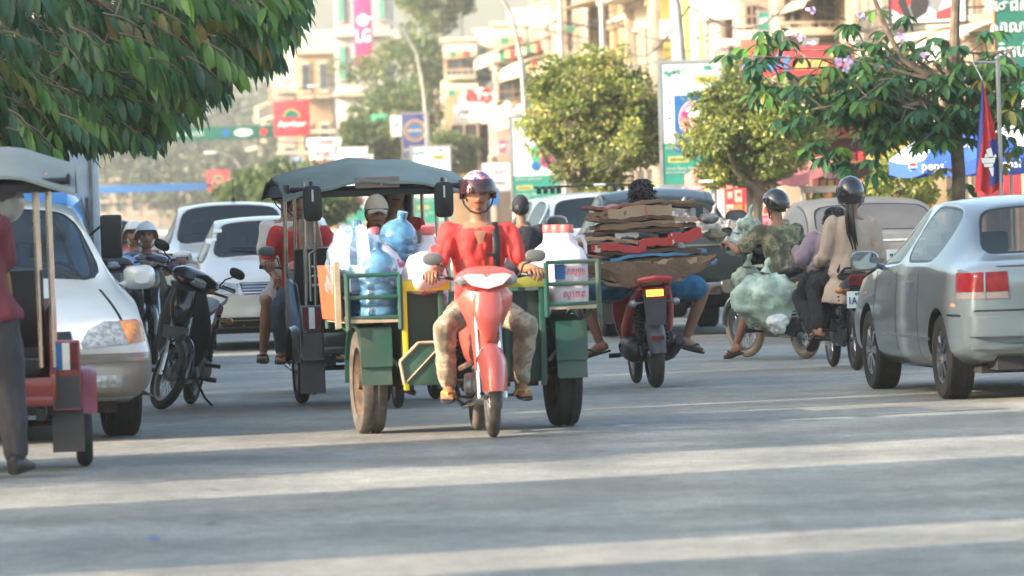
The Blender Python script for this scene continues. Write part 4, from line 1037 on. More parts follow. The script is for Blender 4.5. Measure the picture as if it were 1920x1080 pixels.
# ---- market side behind the median: umbrellas, stalls, planters
def parasol(px, py_top, py_bot, Y, rad, m, label, n=8, words=None, m2=None, lean=0.0, band=None):
    zt, zb = pt(px, py_top, Y).z, pt(px, py_bot, Y).z; x = gx(px, Y, zt)
    root = empty('parasol', (x, Y, 0), R(12), label, 'parasol')
    ap = V((0, 0, zt)); ed = [V((rad * math.cos(2 * math.pi * k / n), rad * math.sin(2 * math.pi * k / n), zb + .16)) for k in range(n)]
    mats = [m, m2 or m, band or m]
    mb = MB()
    for k in range(n):
        a, b = ed[k], ed[(k + 1) % n]; N_ = 6; rows = []
        for i in range(N_ + 1):
            t = i / N_; row = []
            for j in range(5):
                s = j / 4; e = a.lerp(b, s); p = ap.lerp(e, t); p.z += -.10 * math.sin(math.pi * s) * t * .5 + .12 * math.sin(math.pi * t) ; row.append(p)
            rows.append(row)
        vs = [p for r_ in rows for p in r_]; fs = [(i * 5 + j, i * 5 + j + 1, i * 5 + j + 6, i * 5 + j + 5) for i in range(N_) for j in range(4)]
        mb.add(vs, fs, (0 if abs(((k + .5) * 360 / n + 12) % 360 - 290) < 60 else 1) if m2 else 0)
        lo = [p + V((0, 0, -.17)) for p in rows[-1]]; mb.add(rows[-1] + lo, [(j, j + 1, j + 6, j + 5) for j in range(4)], 2)
    mb.build('canopy', mats, root, ang=30)
    p = MB(); p.tube([(0, 0, 0), (0, 0, zt + .08)], .025, 8); p.build('pole', M_POLE, root)
    rb = MB()
    for e in ed: rb.tube([ap * 1, e], .008, 5); rb.tube([V((0, 0, zt - .45)), ap.lerp(e, .5)], .008, 5)
    rb.build('rib', M_POLE, root)
    return root, ap, ed
T_PBL = cm('cobalt_canvas', (.03, .10, .42), rough=.7); T_PWH = cm('bluish_white_canvas', (.50, .56, .70), rough=.7)
pr, ap, ed = parasol(1800, 246, 322, 70, .92, T_PBL, 'blue and pale cola parasol behind the slim trunk', m2=T_PWH, band=T_PBL)
def on_canopy(t, rootloc, dx, z, size, m, parent, yoff, tilt=0, width=None):
    text(t, size, m, parent, Matrix.Rotation(R(-12), 4, 'Z') @ face_m((dx, yoff, z), X, V((0, tilt, 1))), width=width, bold=.002, depth=.006)
zb_ = pt(1800, 322, 70).z
for dx, yo in ((-.45, -.81), (.45, -.83)):
    on_canopy('pepsi', None, dx + .06, zb_ + .075, .15, T_WH, pr, yo, 0)
    for mm, q, kk in ((T_WH, .055, 0), (T_RED, .05, 1), (T_BLU, .05, 2)):
        dd = MB(Matrix.Rotation(R(-12), 4, 'Z'))
        an = [R(a) for a in (range(0, 361, 15) if kk == 0 else range(15, 166, 15) if kk == 1 else range(195, 346, 15))]
        dd.prism([(q * math.cos(a), q * math.sin(a)) for a in an], (dx - .2, yo - .004 * kk, zb_ + .075), X, Z, (0, .003, 0)); dd.build('emblem', mm, pr, smooth=False)
on_canopy('pepsi', None, -.16, zb_ + .34, .22, T_WH, pr, -.64, .9, .46)
parasol(1893, 228, 292, 76, 1.25, T_WH, 'large white parasol behind the flag pole', band=T_WH)
M_PINK = cm('faded_pink_canvas', (.62, .20, .20), rough=.8, dirt=.3)
parasol(1400, 292, 346, 84, .95, M_PINK, 'faded pink parasol behind the round ficus, over the red stall', n=10)
parasol(1502, 303, 330, 92, .62, M_PINK, 'smaller faded pink parasol right of the ficus trunk', n=10)
# red poster-covered stall
def stall():
    Y = 88; a, b = gx(1366, Y), gx(1448, Y); s = F_PX / Y
    root = empty('kiosk', ((a + b) / 2, Y, 0), 0, 'red kiosk covered with small red and cream posters under the pink parasol', 'kiosk')
    w = b - a; h = pt(1400, 335, Y).z; mb = MB(); mb.box((0, .3, h / 2), (w, .6, h)); mb.build('body', T_RED, root, bevel=.01)
    rr = random.Random(4); ms = [T_RED, cm('rust_print', (.35, .08, .05)), cm('cream_print', (.55, .42, .32)), T_PNK, cm('orange_print', (.6, .2, .06))]
    for i in range(5):
        for j in range(7):
            p = MB(); p.box((-w / 2 + w * (i + .5) / 5 + rr.uniform(-.01, .01), -.006, .15 + j * .22), (w / 5 * .86, .012, .19), mi=0); p.box((-w / 2 + w * (i + .5) / 5, -.015, .15 + j * .22 + rr.uniform(-.03, .03)), (w / 5 * rr.uniform(.3, .6), .01, rr.uniform(.05, .11)), mi=1)
            p.build('poster', [rr.choice(ms), rr.choice(ms)], root)
stall()
# shop behind, red/brown interior with shelves and yellow panel
def redshop():
    Y = 100; a, b = gx(1535, Y), gx(1745, Y)
    root = empty('food_stall', ((a + b) / 2, Y, 0), 0, 'dark red open-fronted food stall behind the big leaved tree', 'stall')
    w = b - a; h = 2.9; mb = MB(); mb.box((0, .8, h / 2), (w, .1, h)); mb.box((-w / 2, .4, h / 2), (.1, .7, h)); mb.box((w / 2, .4, h / 2), (.1, .7, h)); mb.build('wall', cm('oxblood_wall', (.16, .035, .03)), root)
    mb = MB(); mb.box((0, .3, h + .05), (w + .3, 1.3, .1)); mb.build('roof', M_ROOF, root)
    rr = random.Random(8)
    for k in range(3):
        s_ = MB(); s_.box((0, .5, 1.55 + k * .45), (w - .2, .4, .04)); s_.build('shelf', mat('shelf_wood', (.22, .11, .05), .6), root)
    g = MB()
    for k in range(3):
        for i in range(14): g.box((-w / 2 + .15 + i * .135, .42, 1.64 + k * .45), (.09, .12, rr.uniform(.1, .24)), mi=rr.randrange(3))
    o = g.build('shelf_goods', [T_RED, cm('orange_print', (.6, .2, .06)), T_GOLD], root)
    y = MB(); y.box((.28 * w, -.02, 2.0), (.38, .05, .85)); y.build('yellow_panel', cm('mustard_board', (.50, .34, .08)), root, bevel=.01)
redshop()
def planter():
    Y = 84; a, b = gx(1520, Y), gx(1722, Y)
    root = empty('planter_wall', ((a + b) / 2, Y, 0), 0, 'low wall with rail and painted flowers behind the helmeted riders', 'wall'); w = b - a
    zt = pt(1620, 345, Y).z; zb = pt(1620, 420, Y).z
    mb = MB(); mb.box((0, 0, zb / 2 + .2), (w, .2, zb + .4)); mb.box((0, 0, zt - .06), (w + .1, .3, .1)); mb.build('wall', mat('painted_panel', (.50, .42, .30), .8, dirt=.3), root)
    rr = random.Random(5); f = MB()
    for k in range(60):
        x, z = rr.uniform(-w / 2 + .1, w / 2 - .1), rr.uniform(zb * .75, zt - .15)
        f.ball((x, -.06 - rr.uniform(0, .05), z), rr.uniform(.04, .09), 7, 5, mi=rr.randrange(4))
    f.build('flowers', [T_RED, LF_B[1], cm('orange_print', (.6, .2, .06)), LF_C[0]], root)
    p = MB()
    for x in (-w / 2, w / 2, 0): p.tube([(x, -.05, 0), (x, -.05, zt)], .035, 8)
    p.build('post', mat('gold_rail', (.5, .36, .14), .4, .3), root)
planter()
r, w, h = plain('shop_sign', 1830, 300, 1845, 378, 80, T_RED, 'narrow red strip sign under the parasols', [])
plain('notice_board', 1842, 322, 1915, 375, 82, T_RED, 'dark red board behind the flag', [])
plain('timber_panel', 1725, 320, 1775, 385, 78, mat('plywood', (.45, .30, .17), .8), 'tan plywood panel left of the slim trunk', cat='panel')

# flag on its pole
def flag():
    Y = 56; x = gx(1886, Y); root = empty('flag_pole', (x, Y, 0), 0, 'thin metal flag pole with a short top arm', 'flag pole')
    zt = pt(1886, 113, Y).z; p = MB(); p.tube([(0, 0, 0), (0, 0, zt)], .022, 10); p.build('pole', M_POLE, root)
    l = pt(1824, 116, Y); p = MB(); p.tube([(0, 0, zt - .02), (l.x - x, 0, l.z)], .012, 8); p.build('arm', M_POLE, root)
    b = MB(); b.ball((0, 0, zt + .02), .03, 10, 8); b.build('finial', M_POLE, root)
    fo = empty('flag', (x, Y, 0), 0, 'limp blue and red national flag with a white temple, hanging from the pole', 'flag')
    top = pt(1842, 150, Y) - V((x, Y, 0)); L_, R_ = pt(1828, 362, Y) - V((x, Y, 0)), pt(1888, 362, Y) - V((x, Y, 0))
    rows = 28; cs = 22; vs = []
    for i in range(rows + 1):
        t = i / rows
        for j in range(cs + 1):
            s = j / cs
            xx = top.x + (L_.x - top.x) * t ** .8 + (s) * ((R_.x - L_.x) * min(1, t * 1.15) ** .9 * (1 - .15 * t))
            vs.append(V((xx, .03 * math.sin(s * 15 + t * 2) * (.3 + t), top.z + (L_.z - top.z) * t + .02 * math.sin(s * 9) * t)))
    fs, mi = [], []
    for i in range(rows):
        for j in range(cs):
            s, t = (j + .5) / cs, (i + .5) / rows
            k = 0 if s < .55 - .62 * t or (s > .52 and t > .55 and s < .98 and (s - .5) > (0.83 - t) * .3 and t < .92) else 1
            a = i * (cs + 1) + j; fs.append((a, a + 1, a + cs + 2, a + cs + 1)); mi.append(k)
    mb = MB(); mb.add(vs, fs); mb.m = mi
    f = mb.build('cloth', [cm('flag_blue', (.04, .07, .28), rough=.8), cm('flag_red', (.55, .04, .05), rough=.8)], fo, ang=80)
    tm = MB(); o = V((top.x + .03, -.06, pt(1850, 300, Y).z))
    for q in ([(-.02, .10), (.03, .12), (.05, .03), (.0, .03)], [(-.07, .02), (.07, .02), (.06, -.03), (-.06, -.03)], [(-.04, .025), (-.02, .07), (0, .025)], [(.05, .025), (.07, .06), (.085, .025)], [(-.05, -.035), (.05, -.035), (.04, -.07), (-.04, -.07)], [(.0, -.075), (.05, -.075), (.045, -.16), (.03, -.16)]):
        tm.prism(q, o, X, Z, (0, .004, 0))
    tm.build('emblem', T_WH, fo)
    rp = MB(); rp.tube([(l.x - x, 0, l.z), (top.x, 0, top.z)], .006, 5); rp.build('cord', T_WH, fo)
flag()
# ------------------------------------------------------------------ people
def skinmat(name, c): return mat(name, c, .5, var=.12, scale=9, spec=.35)
SK = skinmat('skin', (.30, .15, .088)); SK_D = skinmat('darker_skin', (.27, .135, .085)); SK_L = skinmat('lighter_skin', (.42, .25, .17))
M_HAIR = mat('black_hair', (.005, .0045, .0045), .45, var=.3, scale=30, bump=.3, bscale=90)
M_EYE = mat('eye_white', (.55, .5, .46), .3); M_IRIS = mat('iris', (.02, .012, .01), .2); M_LIP = mat('lip', (.15, .035, .03), .45); M_NAIL = mat('nail', (.5, .33, .26), .3)
def cloth(name, c, **k): return mat(name, c, .85, var=k.pop('var', .12), scale=k.pop('scale', 5), bump=.45, bscale=k.pop('bscale', 16), **k)
C_RED = cloth('red_polo_cotton', (.60, .045, .04)); C_RED2 = cloth('dark_red_cotton', (.50, .035, .035)); C_MAR = cloth('maroon_cotton', (.14, .022, .032)); C_GTR = cloth('grey_trouser', (.035, .033, .038))
C_BEI = cloth('beige_knit', (.42, .33, .26), bscale=60); C_MAU = cloth('mauve_jersey', (.23, .17, .20)); C_BLUS = cloth('blue_shorts', (.02, .14, .26)); C_BLK = cloth('black_cotton', (.009, .009, .012))
C_NAVY = cloth('dark_jacket', (.014, .015, .022)); C_JEAN = cloth('denim', (.05, .085, .12)); C_GREY = cloth('grey_cotton', (.33, .31, .29)); C_LB = cloth('light_blue_cotton', (.18, .33, .55)); C_OCH = cloth('ochre_cotton', (.45, .25, .06)); C_WH = cloth('white_cotton', (.62, .62, .58)); C_TAN = cloth('tan_scarf', (.40, .28, .22)); C_PUR = cloth('dark_purple_cotton', (.10, .07, .11))
C_CAMO = mat('camouflage', (.2, .2, .1), .9, scale=9, bump=.4, bscale=16, ramp=[(0, (.07, .06, .045)), (.42, (.10, .12, .06)), (.50, (.26, .21, .13)), (.57, (.13, .14, .08)), (.64, (.30, .25, .17))])
C_CAMOP = mat('pale_camouflage', (.2, .2, .1), .9, scale=7, bump=.4, bscale=16, ramp=[(0, (.16, .13, .09)), (.40, (.24, .20, .14)), (.48, (.38, .33, .24)), (.56, (.28, .23, .17)), (.62, (.44, .39, .30))])
M_SOLE = mat('sandal_rubber', (.03, .025, .025), .8); M_STRAP = mat('yellow_strap', (.60, .36, .05), .6)
M_VIS = mat('visor', (.05, .05, .06), .08, coat=.8)

def ik(a, b, l1, l2, pole):
    a, b = V(a), V(b); d = b - a; L_ = d.length
    if L_ > (l1 + l2) * .995: b = a + d * ((l1 + l2) * .995 / L_); d = b - a; L_ = d.length
    x = (l1 * l1 - l2 * l2 + L_ * L_) / (2 * L_); h = math.sqrt(max(0, l1 * l1 - x * x))
    dn = d / L_; p = V(pole) - dn * V(pole).dot(dn)
    p = p.normalized() if p.length > 1e-4 else V((0, 0, 1))
    return a + dn * x + p * h, b

def remesh(mb, name, vox, mats, smooth=3, noise_amp=0.0, seed=0):
    me = mb.mesh(name, mats, smooth=False)
    def f(o):
        m = o.modifiers.new('r', 'REMESH'); m.mode = 'VOXEL'; m.voxel_size = vox; m.use_smooth_shade = True
        s = o.modifiers.new('s', 'SMOOTH'); s.iterations = smooth; s.factor = .6
    me = modded(me, f, name)
    if noise_amp:
        for v, n in zip(me.vertices, [v.normal.copy() for v in me.vertices]):
            p = v.co
            w = noise.noise(V((p.x * 9 + seed, p.y * 9, p.z * 5))) + .6 * noise.noise(V((p.x * 22 + seed, p.y * 22, p.z * 10)))
            v.co = p + n * (w * noise_amp)
    return me

def head_geo(mb, M, female=False, mouth=True):
    """head at local origin (centre of skull), +x forward; materials 0 skin 1 eye 2 iris 3 lip 4 brow"""
    nu, nv = 36, 28; rows = []
    for i in range(nv + 1):
        th = math.pi * (0.015 + .97 * i / nv); row = []
        for j in range(nu):
            ph = 2 * math.pi * j / nu; d = V((math.sin(th) * math.cos(ph), math.sin(th) * math.sin(ph), math.cos(th)))
            x, y, z = d.x * .098, d.y * .076, d.z * .118
            fr = max(0, d.x)
            if z < 0:                                    # jaw
                k = -z / .118; y *= 1 - .34 * k * k; x = x * (1 - .28 * k) + .022 * k * fr; 
                if d.x < 0: x *= 1 - .35 * k
            if fr > .3:
                x -= .006 * fr if abs(z) < .03 else 0
                x += .030 * math.exp(-((z + .022) / .014) ** 2 - (y / .013) ** 2)            # nose tip
                x += .013 * math.exp(-((z - .004) / .022) ** 2 - (y / .009) ** 2)            # bridge
                x -= .016 * math.exp(-((z - .014) / .013) ** 2 - ((abs(y) - .031) / .015) ** 2)   # eye socket
                x += .006 * math.exp(-((z - .036) / .010) ** 2 - ((abs(y) - .03) / .022) ** 2)    # brow
                x += .007 * math.exp(-((z + .056) / .010) ** 2 - (y / .024) ** 2)            # lips
                x += .008 * math.exp(-((z + .092) / .014) ** 2 - (y / .02) ** 2)             # chin
                x += .004 * math.exp(-((z + .02) / .02) ** 2 - ((abs(y) - .045) / .015) ** 2)      # cheek
            row.append(V((x, y, z)))
        rows.append(row)
    old = mb.M; mb.M = old @ M
    n0 = len(mb.f)
    mb.rings([list(reversed(r_)) for r_ in rows], True, 0)
    if mouth:
        for k in range(n0, len(mb.f)):
            f = mb.f[k]
            q = (old @ M).inverted() @ (sum((mb.v[t] for t in f), V()) / len(f))
            if q.x > .06 and abs(q.z + .056) < .009 and abs(q.y) < .031: mb.m[k] = 3
            if q.x > .06 and abs(q.z - .032) < .009 and .012 < abs(q.y) < .052: mb.m[k] = 4
    for s in (-1, 1):
        mb.ball((.074, s * .031, .012), (.013, .016, .008), 10, 6, mi=1); mb.ball((.085, s * .031, .012), (.004, .011, .009), 8, 5, mi=2); mb.box((.083, s * .031, .021), (.012, .032, .004), mi=4)
        mb.ball((-.005, s * .078, -.005), (.018, .010, .030), 10, 7, mi=0)
    mb.M = old

def hand_geo(mb, wrist, d, down, side, curl=1.0, mi=0):
    """palm and five separate fingers; d: pointing direction, down: curl direction, side: thumb side"""
    wrist, d, down = V(wrist), unit(d), V(down); down = (down - d * down.dot(d)).normalized(); side = unit(side); side = (side - d * side.dot(d) - down * side.dot(down)).normalized()
    mb.rings([sring(wrist + d * t, side, down, a, b, 2.6, 10) for t, a, b in ((-.012, .024, .02), (.02, .034, .018), (.055, .042, .017), (.088, .040, .014))], True, mi)
    ln = (.040, .046, .043, .033)
    for i in range(4):
        b = wrist + d * (.086 - .004 * abs(i - 1.5)) + side * (.0315 - i * .021); L_ = ln[i]
        a1 = .55 * curl; a2 = 1.5 * curl; a3 = 2.4 * curl
        dd = lambda a: d * math.cos(a) + down * math.sin(a)
        p1 = b + dd(a1) * L_; p2 = p1 + dd(a2) * L_ * .72; p3 = p2 + dd(a3) * L_ * .55
        mb.tube([b - d * .01, b, p1, p2, p3, p3 + dd(a3) * .004], [.0095, .0105, .0098, .009, .0078, .004], 8, mi=mi)
    b = wrist + d * .03 + side * .032
    t1 = unit(d * .6 + side * .7 + down * .4 * curl); t2 = unit(d * .75 + down * .7 * curl - side * .05)
    mb.tube([b - t1 * .015, b + t1 * .03, b + t1 * .03 + t2 * .032, b + t1 * .03 + t2 * .056, b + t1 * .03 + t2 * .06], [.013, .0125, .011, .009, .004], 8, mi=mi)

def foot_geo(mb, ankle, fwd, mi=0, sh=None, toes=True):
    a = V(ankle); f = unit(fwd); s = f.cross(Z).normalized(); u = s.cross(f)
    secs = [(-.055, -.05, .024, .022), (-.03, -.035, .033, .042), (.02, -.038, .036, .044), (.07, -.052, .040, .032), (.12, -.062, .045, .021), (.155, -.066, .044, .015), (.165, -.067, .036, .009)]
    mb.rings([sring(a + f * x + u * z, s, u, w, h, 2.4, 10) for x, z, w, h in secs], True, mi)
    if toes:
        for i in range(5):
            y = (-.032 + i * .016); L_ = (.03, .027, .024, .02, .016)[i]
            b = a + f * .155 + u * -.070 + s * y; mb.tube([b, b + f * L_ * .7, b + f * L_], [.0095 if i == 0 else .0075, .009 if i == 0 else .007, .004], 6, mi=mi)

def person(label, T, hip, neck, hands, feet, look=0.0, nod=0.0, sc=1.0, skin=SK, shirt=None, sleeve='short', pants=None, leg='long', shoes='flip', strap=None, hair='short', helmet=None, cap=None, knee=(1, 0, .6),
           knee_out=.25, elbow=(-.3, 0, -1), elbow_out=.5, group=None, vox=.013, foot_dir=None, curl=1.0, female=False, lean=0.0, thumb_in=True, tail=None, visor=True, face=True, grip_down=None, cat='person', hem=.10, loose=1.0, goatee=False):
    """hip, neck: points in the frame T (x forward, y left, z up); hands and feet: (left, right) points"""
    root = bpy.data.objects.new('person', None); col.objects.link(root)
    root.matrix_world = T @ Matrix.Translation(V((hip[0], hip[1], 0)))
    tag(root, label, cat, group)
    Mi = Matrix.Translation(-V((hip[0], hip[1], 0)))
    hip, neck = V(hip), V(neck); sp = (neck - hip); su = sp.normalized(); Lt = Y_.copy()
    Lt = (Lt - su * Lt.dot(su)).normalized(); fw = Lt.cross(su)
    if lean: q = Quaternion(su, lean); Lt = q @ Lt; fw = q @ fw
    sh = [neck - su * .065 + Lt * s * (.165 if female else .185) * sc for s in (1, -1)]
    hp = [hip + Lt * s * .085 * sc for s in (1, -1)]
    ua, fa, th, sn = .285 * sc, .255 * sc, .42 * sc, .42 * sc
    el, wr, kn, an = [], [], [], []
    for i, s in enumerate((1, -1)):
        e, w = ik(sh[i], hands[i], ua, fa, V(elbow) + Lt * s * elbow_out); el.append(e); wr.append(w)
        k, a = ik(hp[i], feet[i], th, sn, V(knee) + Lt * s * knee_out); kn.append(k); an.append(a)
    torso = [(-.54, .215, .17), (-.30, .20, .155), (-.10, .150, .10), (-.02, .168, .115), (.16, .150, .105), (.32, .142, .098), (.52, .160, .112), (.72, .176, .118), (.86, .172, .105), (.95, .135, .085), (1.0, .085, .065)]
    torso_ = torso
    if female: torso = [(t, w * (.90 if t > .5 else 1.0), d) for t, w, d in torso]
    def tor(mb, g, top=1.0, low=-.1, gl=None):
        rs = []
        for t, w, d in torso:
            if t < low or t > top: continue
            gg = g + (gl or 0) * max(0, 1 - t / .5)
            rs.append(sring(hip + sp * t, Lt, fw, w * sc * (1 + 0) + gg, d * sc + gg, 2.3, 20))
        mb.rings(rs)
    # body: one continuous surface
    b = MB(Mi); tor(b, 0, low=-.11)
    for i in (0, 1):
        b.cap(neck - su * .10 * sc + Lt * (.07 if i == 0 else -.07), sh[i], .06 * sc, .056 * sc)
        b.cap(sh[i], el[i], .052 * sc, .040 * sc); b.cap(el[i], el[i].lerp(wr[i], .35), .040 * sc, .041 * sc); b.cap(el[i].lerp(wr[i], .35), wr[i], .041 * sc, .027 * sc)
        b.cap(hp[i], kn[i], .088 * sc, .056 * sc); b.cap(kn[i], kn[i].lerp(an[i], .35), .054 * sc, .056 * sc); b.cap(kn[i].lerp(an[i], .35), an[i], .056 * sc, .036 * sc)
    hc = neck + su * .085 * sc + (fw * .02) + Z * .105 * sc
    b.cap(neck - su * .04, hc - Z * .05 - fw * .01, .060 * sc, .054 * sc)
    me = remesh(b, 'person_body', vox, [skin], smooth=2)
    body = bpy.data.objects.new('body', me)
    bm = bmesh.new(); bm.from_mesh(me)
    d = MB(Mi); hR = Matrix.Rotation(math.atan2(fw.y, fw.x) + look, 4, 'Z') @ Matrix.Rotation(nod, 4, 'Y'); HM = Matrix.Translation(hc) @ hR @ Matrix.Scale(sc, 4)
    head_geo(d, HM)
    for i, s in enumerate((1, -1)):
        fd = (wr[i] - el[i]).normalized(); gd = V(grip_down) if grip_down is not None else -Z
        hd = unit(fd * .8 + fw * .3) if curl > .6 else fd
        hand_geo(d, wr[i], hd, gd + fw * .2, Lt * (-s) if abs(fd.dot(Lt)) < .8 else fw, curl)
        foot_geo(d, an[i], foot_dir[i] if foot_dir else fw + Lt * s * .15)
    dm = d.mesh('x', [skin, M_EYE, M_IRIS, M_LIP, M_HAIR], ang=60)
    bm2 = bmesh.new(); bm2.from_mesh(dm)
    tmp = bpy.data.meshes.new('t'); bm2.to_mesh(tmp); bm.from_mesh(tmp)
    me2 = bpy.data.meshes.new('person_body'); bm.to_mesh(me2)
    for m in (skin, M_EYE, M_IRIS, M_LIP, M_HAIR): me2.materials.append(m)
    me2.shade_smooth(); me2.set_sharp_from_angle(angle=R(70))
    link_mesh('body', me2, root)
    # clothes
    if shirt:
        m = MB(Mi); g = .014 * loose; tor(m, g, top=.96, low=-hem - .03, gl=.012 * loose)
        for i in (0, 1):
            m.cap(neck - su * .09 * sc, sh[i], .07 * sc, .070 * sc)
            if sleeve == 'short': m.cap(sh[i], sh[i].lerp(el[i], .72), .070 * sc * loose, .066 * sc * loose)
            elif sleeve == 'long': m.cap(sh[i], el[i], .068 * sc * loose, .056 * sc * loose); m.cap(el[i], el[i].lerp(wr[i], .9), .056 * sc * loose, .040 * sc * loose)
        link_mesh('shirt', remesh(m, 'shirt', vox, [shirt], smooth=2, noise_amp=.020, seed=hip.x * 7 + hip.z), root)
        if sleeve != 'none':
            c = MB(Mi); nk = neck + su * .0
            c.tube([nk + (Lt * math.cos(a) * .072 + fw * math.sin(a) * .07) * sc - su * (.02 + .03 * max(0, math.sin(a))) for a in [2 * math.pi * k / 14 for k in range(15)]], .012, 6); c.build('collar', shirt, root)
    if pants:
        m = MB(Mi)
        m.rings([sring(hip + su * t, Lt, fw, w * sc, dd * sc, 2.3, 18) for t, w, dd in ((-.10, .15, .11), (-.03, .178, .128), (.06, .172, .122), (.11, .160, .112))])
        for i in (0, 1):
            ll = min(loose, 1.15)
            if leg == 'long': m.cap(hp[i], kn[i], .100 * sc * ll, .074 * sc * ll); m.cap(kn[i], kn[i].lerp(an[i], .45), .074 * sc * ll, .072 * sc * ll); m.cap(kn[i].lerp(an[i], .45), kn[i].lerp(an[i], .93), .072 * sc * ll, .062 * sc * ll)
            else: m.cap(hp[i], hp[i].lerp(kn[i], .86), .106 * sc, .092 * sc)
        link_mesh('shorts' if leg == 'short' else 'trousers', remesh(m, 'trousers', vox, [pants], smooth=2, noise_amp=.019, seed=hip.x * 5 + 3), root)
    for i, s in enumerate((1, -1)):
        fd = unit(foot_dir[i] if foot_dir else fw + Lt * s * .15); sd = fd.cross(Z).normalized(); up = sd.cross(fd)
        m = MB(Mi)
        if shoes == 'flip':
            m.rings([sring(an[i] + fd * x - up * .090, sd, up, w, .009, 3, 12) for x, w in ((-.065, .028), (-.03, .040), (.06, .042), (.12, .052), (.18, .040), (.195, .02))]); so = m.build('sandal', [M_SOLE], root)
            t = MB(Mi); c0 = an[i] + fd * .135 - up * .035
            for q in (1, -1): t.tube([an[i] + fd * .03 + sd * q * .045 - up * .08, an[i] + fd * .09 + sd * q * .038 - up * .038, c0, c0 + fd * .02 - up * .03], .009, 6)
            t.build('strap', strap or M_SOLE, so)
        elif shoes == 'shoe':
            m.rings([sring(an[i] + fd * x + up * z, sd, up, w, h, 2.6, 12) for x, z, w, h in ((-.07, -.055, .03, .04), (-.04, -.04, .044, .058), (.04, -.045, .048, .052), (.10, -.06, .052, .036), (.17, -.07, .048, .026), (.205, -.074, .03, .016))]); m.build('shoe', M_BLK, root)
    # head wear
    HL = Mi @ HM
    def HB(): return MB(HL)
    if hair == 'ponytail' or hair == 'long' or hair == 'short':
        h = HB(); nu, nv = 30, 12; rows = []
        lim_f, lim_b = (58, 125) if hair == 'short' else (55, 140)
        for i in range(nv + 1):
            row = []
            for j in range(nu):
                ph = 2 * math.pi * j / nu; c = (math.cos(ph) + 1) / 2; lim = R(lim_b + (lim_f - lim_b) * c ** 1.3); th = lim * (i + .15) / nv
                dd = V((math.sin(th) * math.cos(ph), math.sin(th) * math.sin(ph), math.cos(th))); n_ = 1.02 + .10 * noise.noise(dd * 6) + .05 * noise.noise(dd * 17)
                kz = 1 if dd.z > 0 else .9
                row.append(V((dd.x * .110 * n_ - .006, dd.y * .089 * n_, dd.z * .124 * n_ * kz)))
            rows.append(row)
        inner = [[p * .86 for p in r_] for r_ in reversed(rows)]
        h.rings(rows + inner)
        if hair == 'short' and not helmet and not cap:
            rt = random.Random(5)
            for k in range(170):
                ph, th = rt.uniform(0, 6.28), R(rt.uniform(8, 115)); 
                if math.cos(ph) > .5 and th > 1: continue
                dd = V((math.sin(th) * math.cos(ph), math.sin(th) * math.sin(ph), math.cos(th))); p0 = V((dd.x * .106, dd.y * .086, dd.z * .118)); tg = (V((-.4, rt.uniform(-.6, .6), -1)) + dd * .9).normalized()
                h.tube([p0, p0 + tg * .022 + dd * .008, p0 + tg * .045 + dd * .006], [.011, .008, .002], 5)
        if hair == 'long':
            for s in (1, -1): h.tube([(-.02, s * .075, .06), (-.01, s * .092, -.04), (-.02, s * .095, -.14), (-.01, s * .09, -.24)], [.03, .035, .034, .018], 9)
            h.tube([(-.09, 0, .02), (-.105, 0, -.1), (-.10, 0, -.22)], [.06, .075, .05], 10)
        h.build('hair', M_HAIR, root, ang=60)
    if hair == 'ponytail':
        h = HB(); rr = random.Random(2)
        for k in range(15):
            a, c = rr.uniform(-.03, .03), rr.uniform(-.02, .02)
            h.tube([(-.10, a * .4, -.07), (-.15, a * .8, -.12), (-.155 + c, a, -.22), (-.145 + c, a * 1.1 - .008, -.33), (-.14 + c, a * .9 - .02 - rr.uniform(0, .03), -.42 - rr.uniform(0, .06))], [.014, .018, .016, .013, .004], 6)
        h.build('ponytail', M_HAIR, root, ang=70)
    if goatee:
        h = HB(); h.ball((.088, 0, -.098), (.016, .022, .016), 10, 7); h.build('beard', M_HAIR, root)
    if helmet:
        hm, full = helmet; h = HB(); nu, nv = 32, 14; rows = []
        for i in range(nv + 1):
            row = []
            for j in range(nu):
                ph = 2 * math.pi * j / nu; c = max(0, math.cos(ph)); lim = R((122 if full else 104) - (50 if full else 34) * min(1, c * 1.6) ** .8); th = lim * (i + .1) / nv
                dd = V((math.sin(th) * math.cos(ph), math.sin(th) * math.sin(ph), math.cos(th)))
                row.append(V((dd.x * .140 - .008, dd.y * .122, dd.z * .150 + .010)))
            rows.append(row)
        inner = [[V((p.x * .91, p.y * .91, p.z * .93)) for p in r_] for r_ in reversed(rows)]
        h.rings(rows + inner); ho = h.build('helmet', hm, root, ang=50)
        r_ = HB(); r_.tube(rows[-1] + [rows[-1][0]], .007, 6); r_.build('rim', M_BLK, ho)
        if visor:
            v = HB(); vr = []
            for i in range(7):
                th = R(52 + i * (7.5 if full else 6.6)); row = []
                for j in range(15):
                    ph = R(-88 + 176 * j / 14); dd = V((math.sin(th) * math.cos(ph), math.sin(th) * math.sin(ph), math.cos(th)))
                    row.append(V((dd.x * .155 - .006, dd.y * .130, dd.z * .150 + .012)))
                vr.append(row + [p * .985 for p in reversed(row)])
            v.rings(vr); v.build('visor', visor if not isinstance(visor, bool) else M_VIS, ho, ang=60)
        st = HB()
        for s in (1, -1): st.tube([(0.0, s * .108, -.02), (.012, s * .092, -.07), (.035, s * .05, -.118), (.045, 0, -.128)], .006, 6)
        st.build('strap', M_BLK, ho)
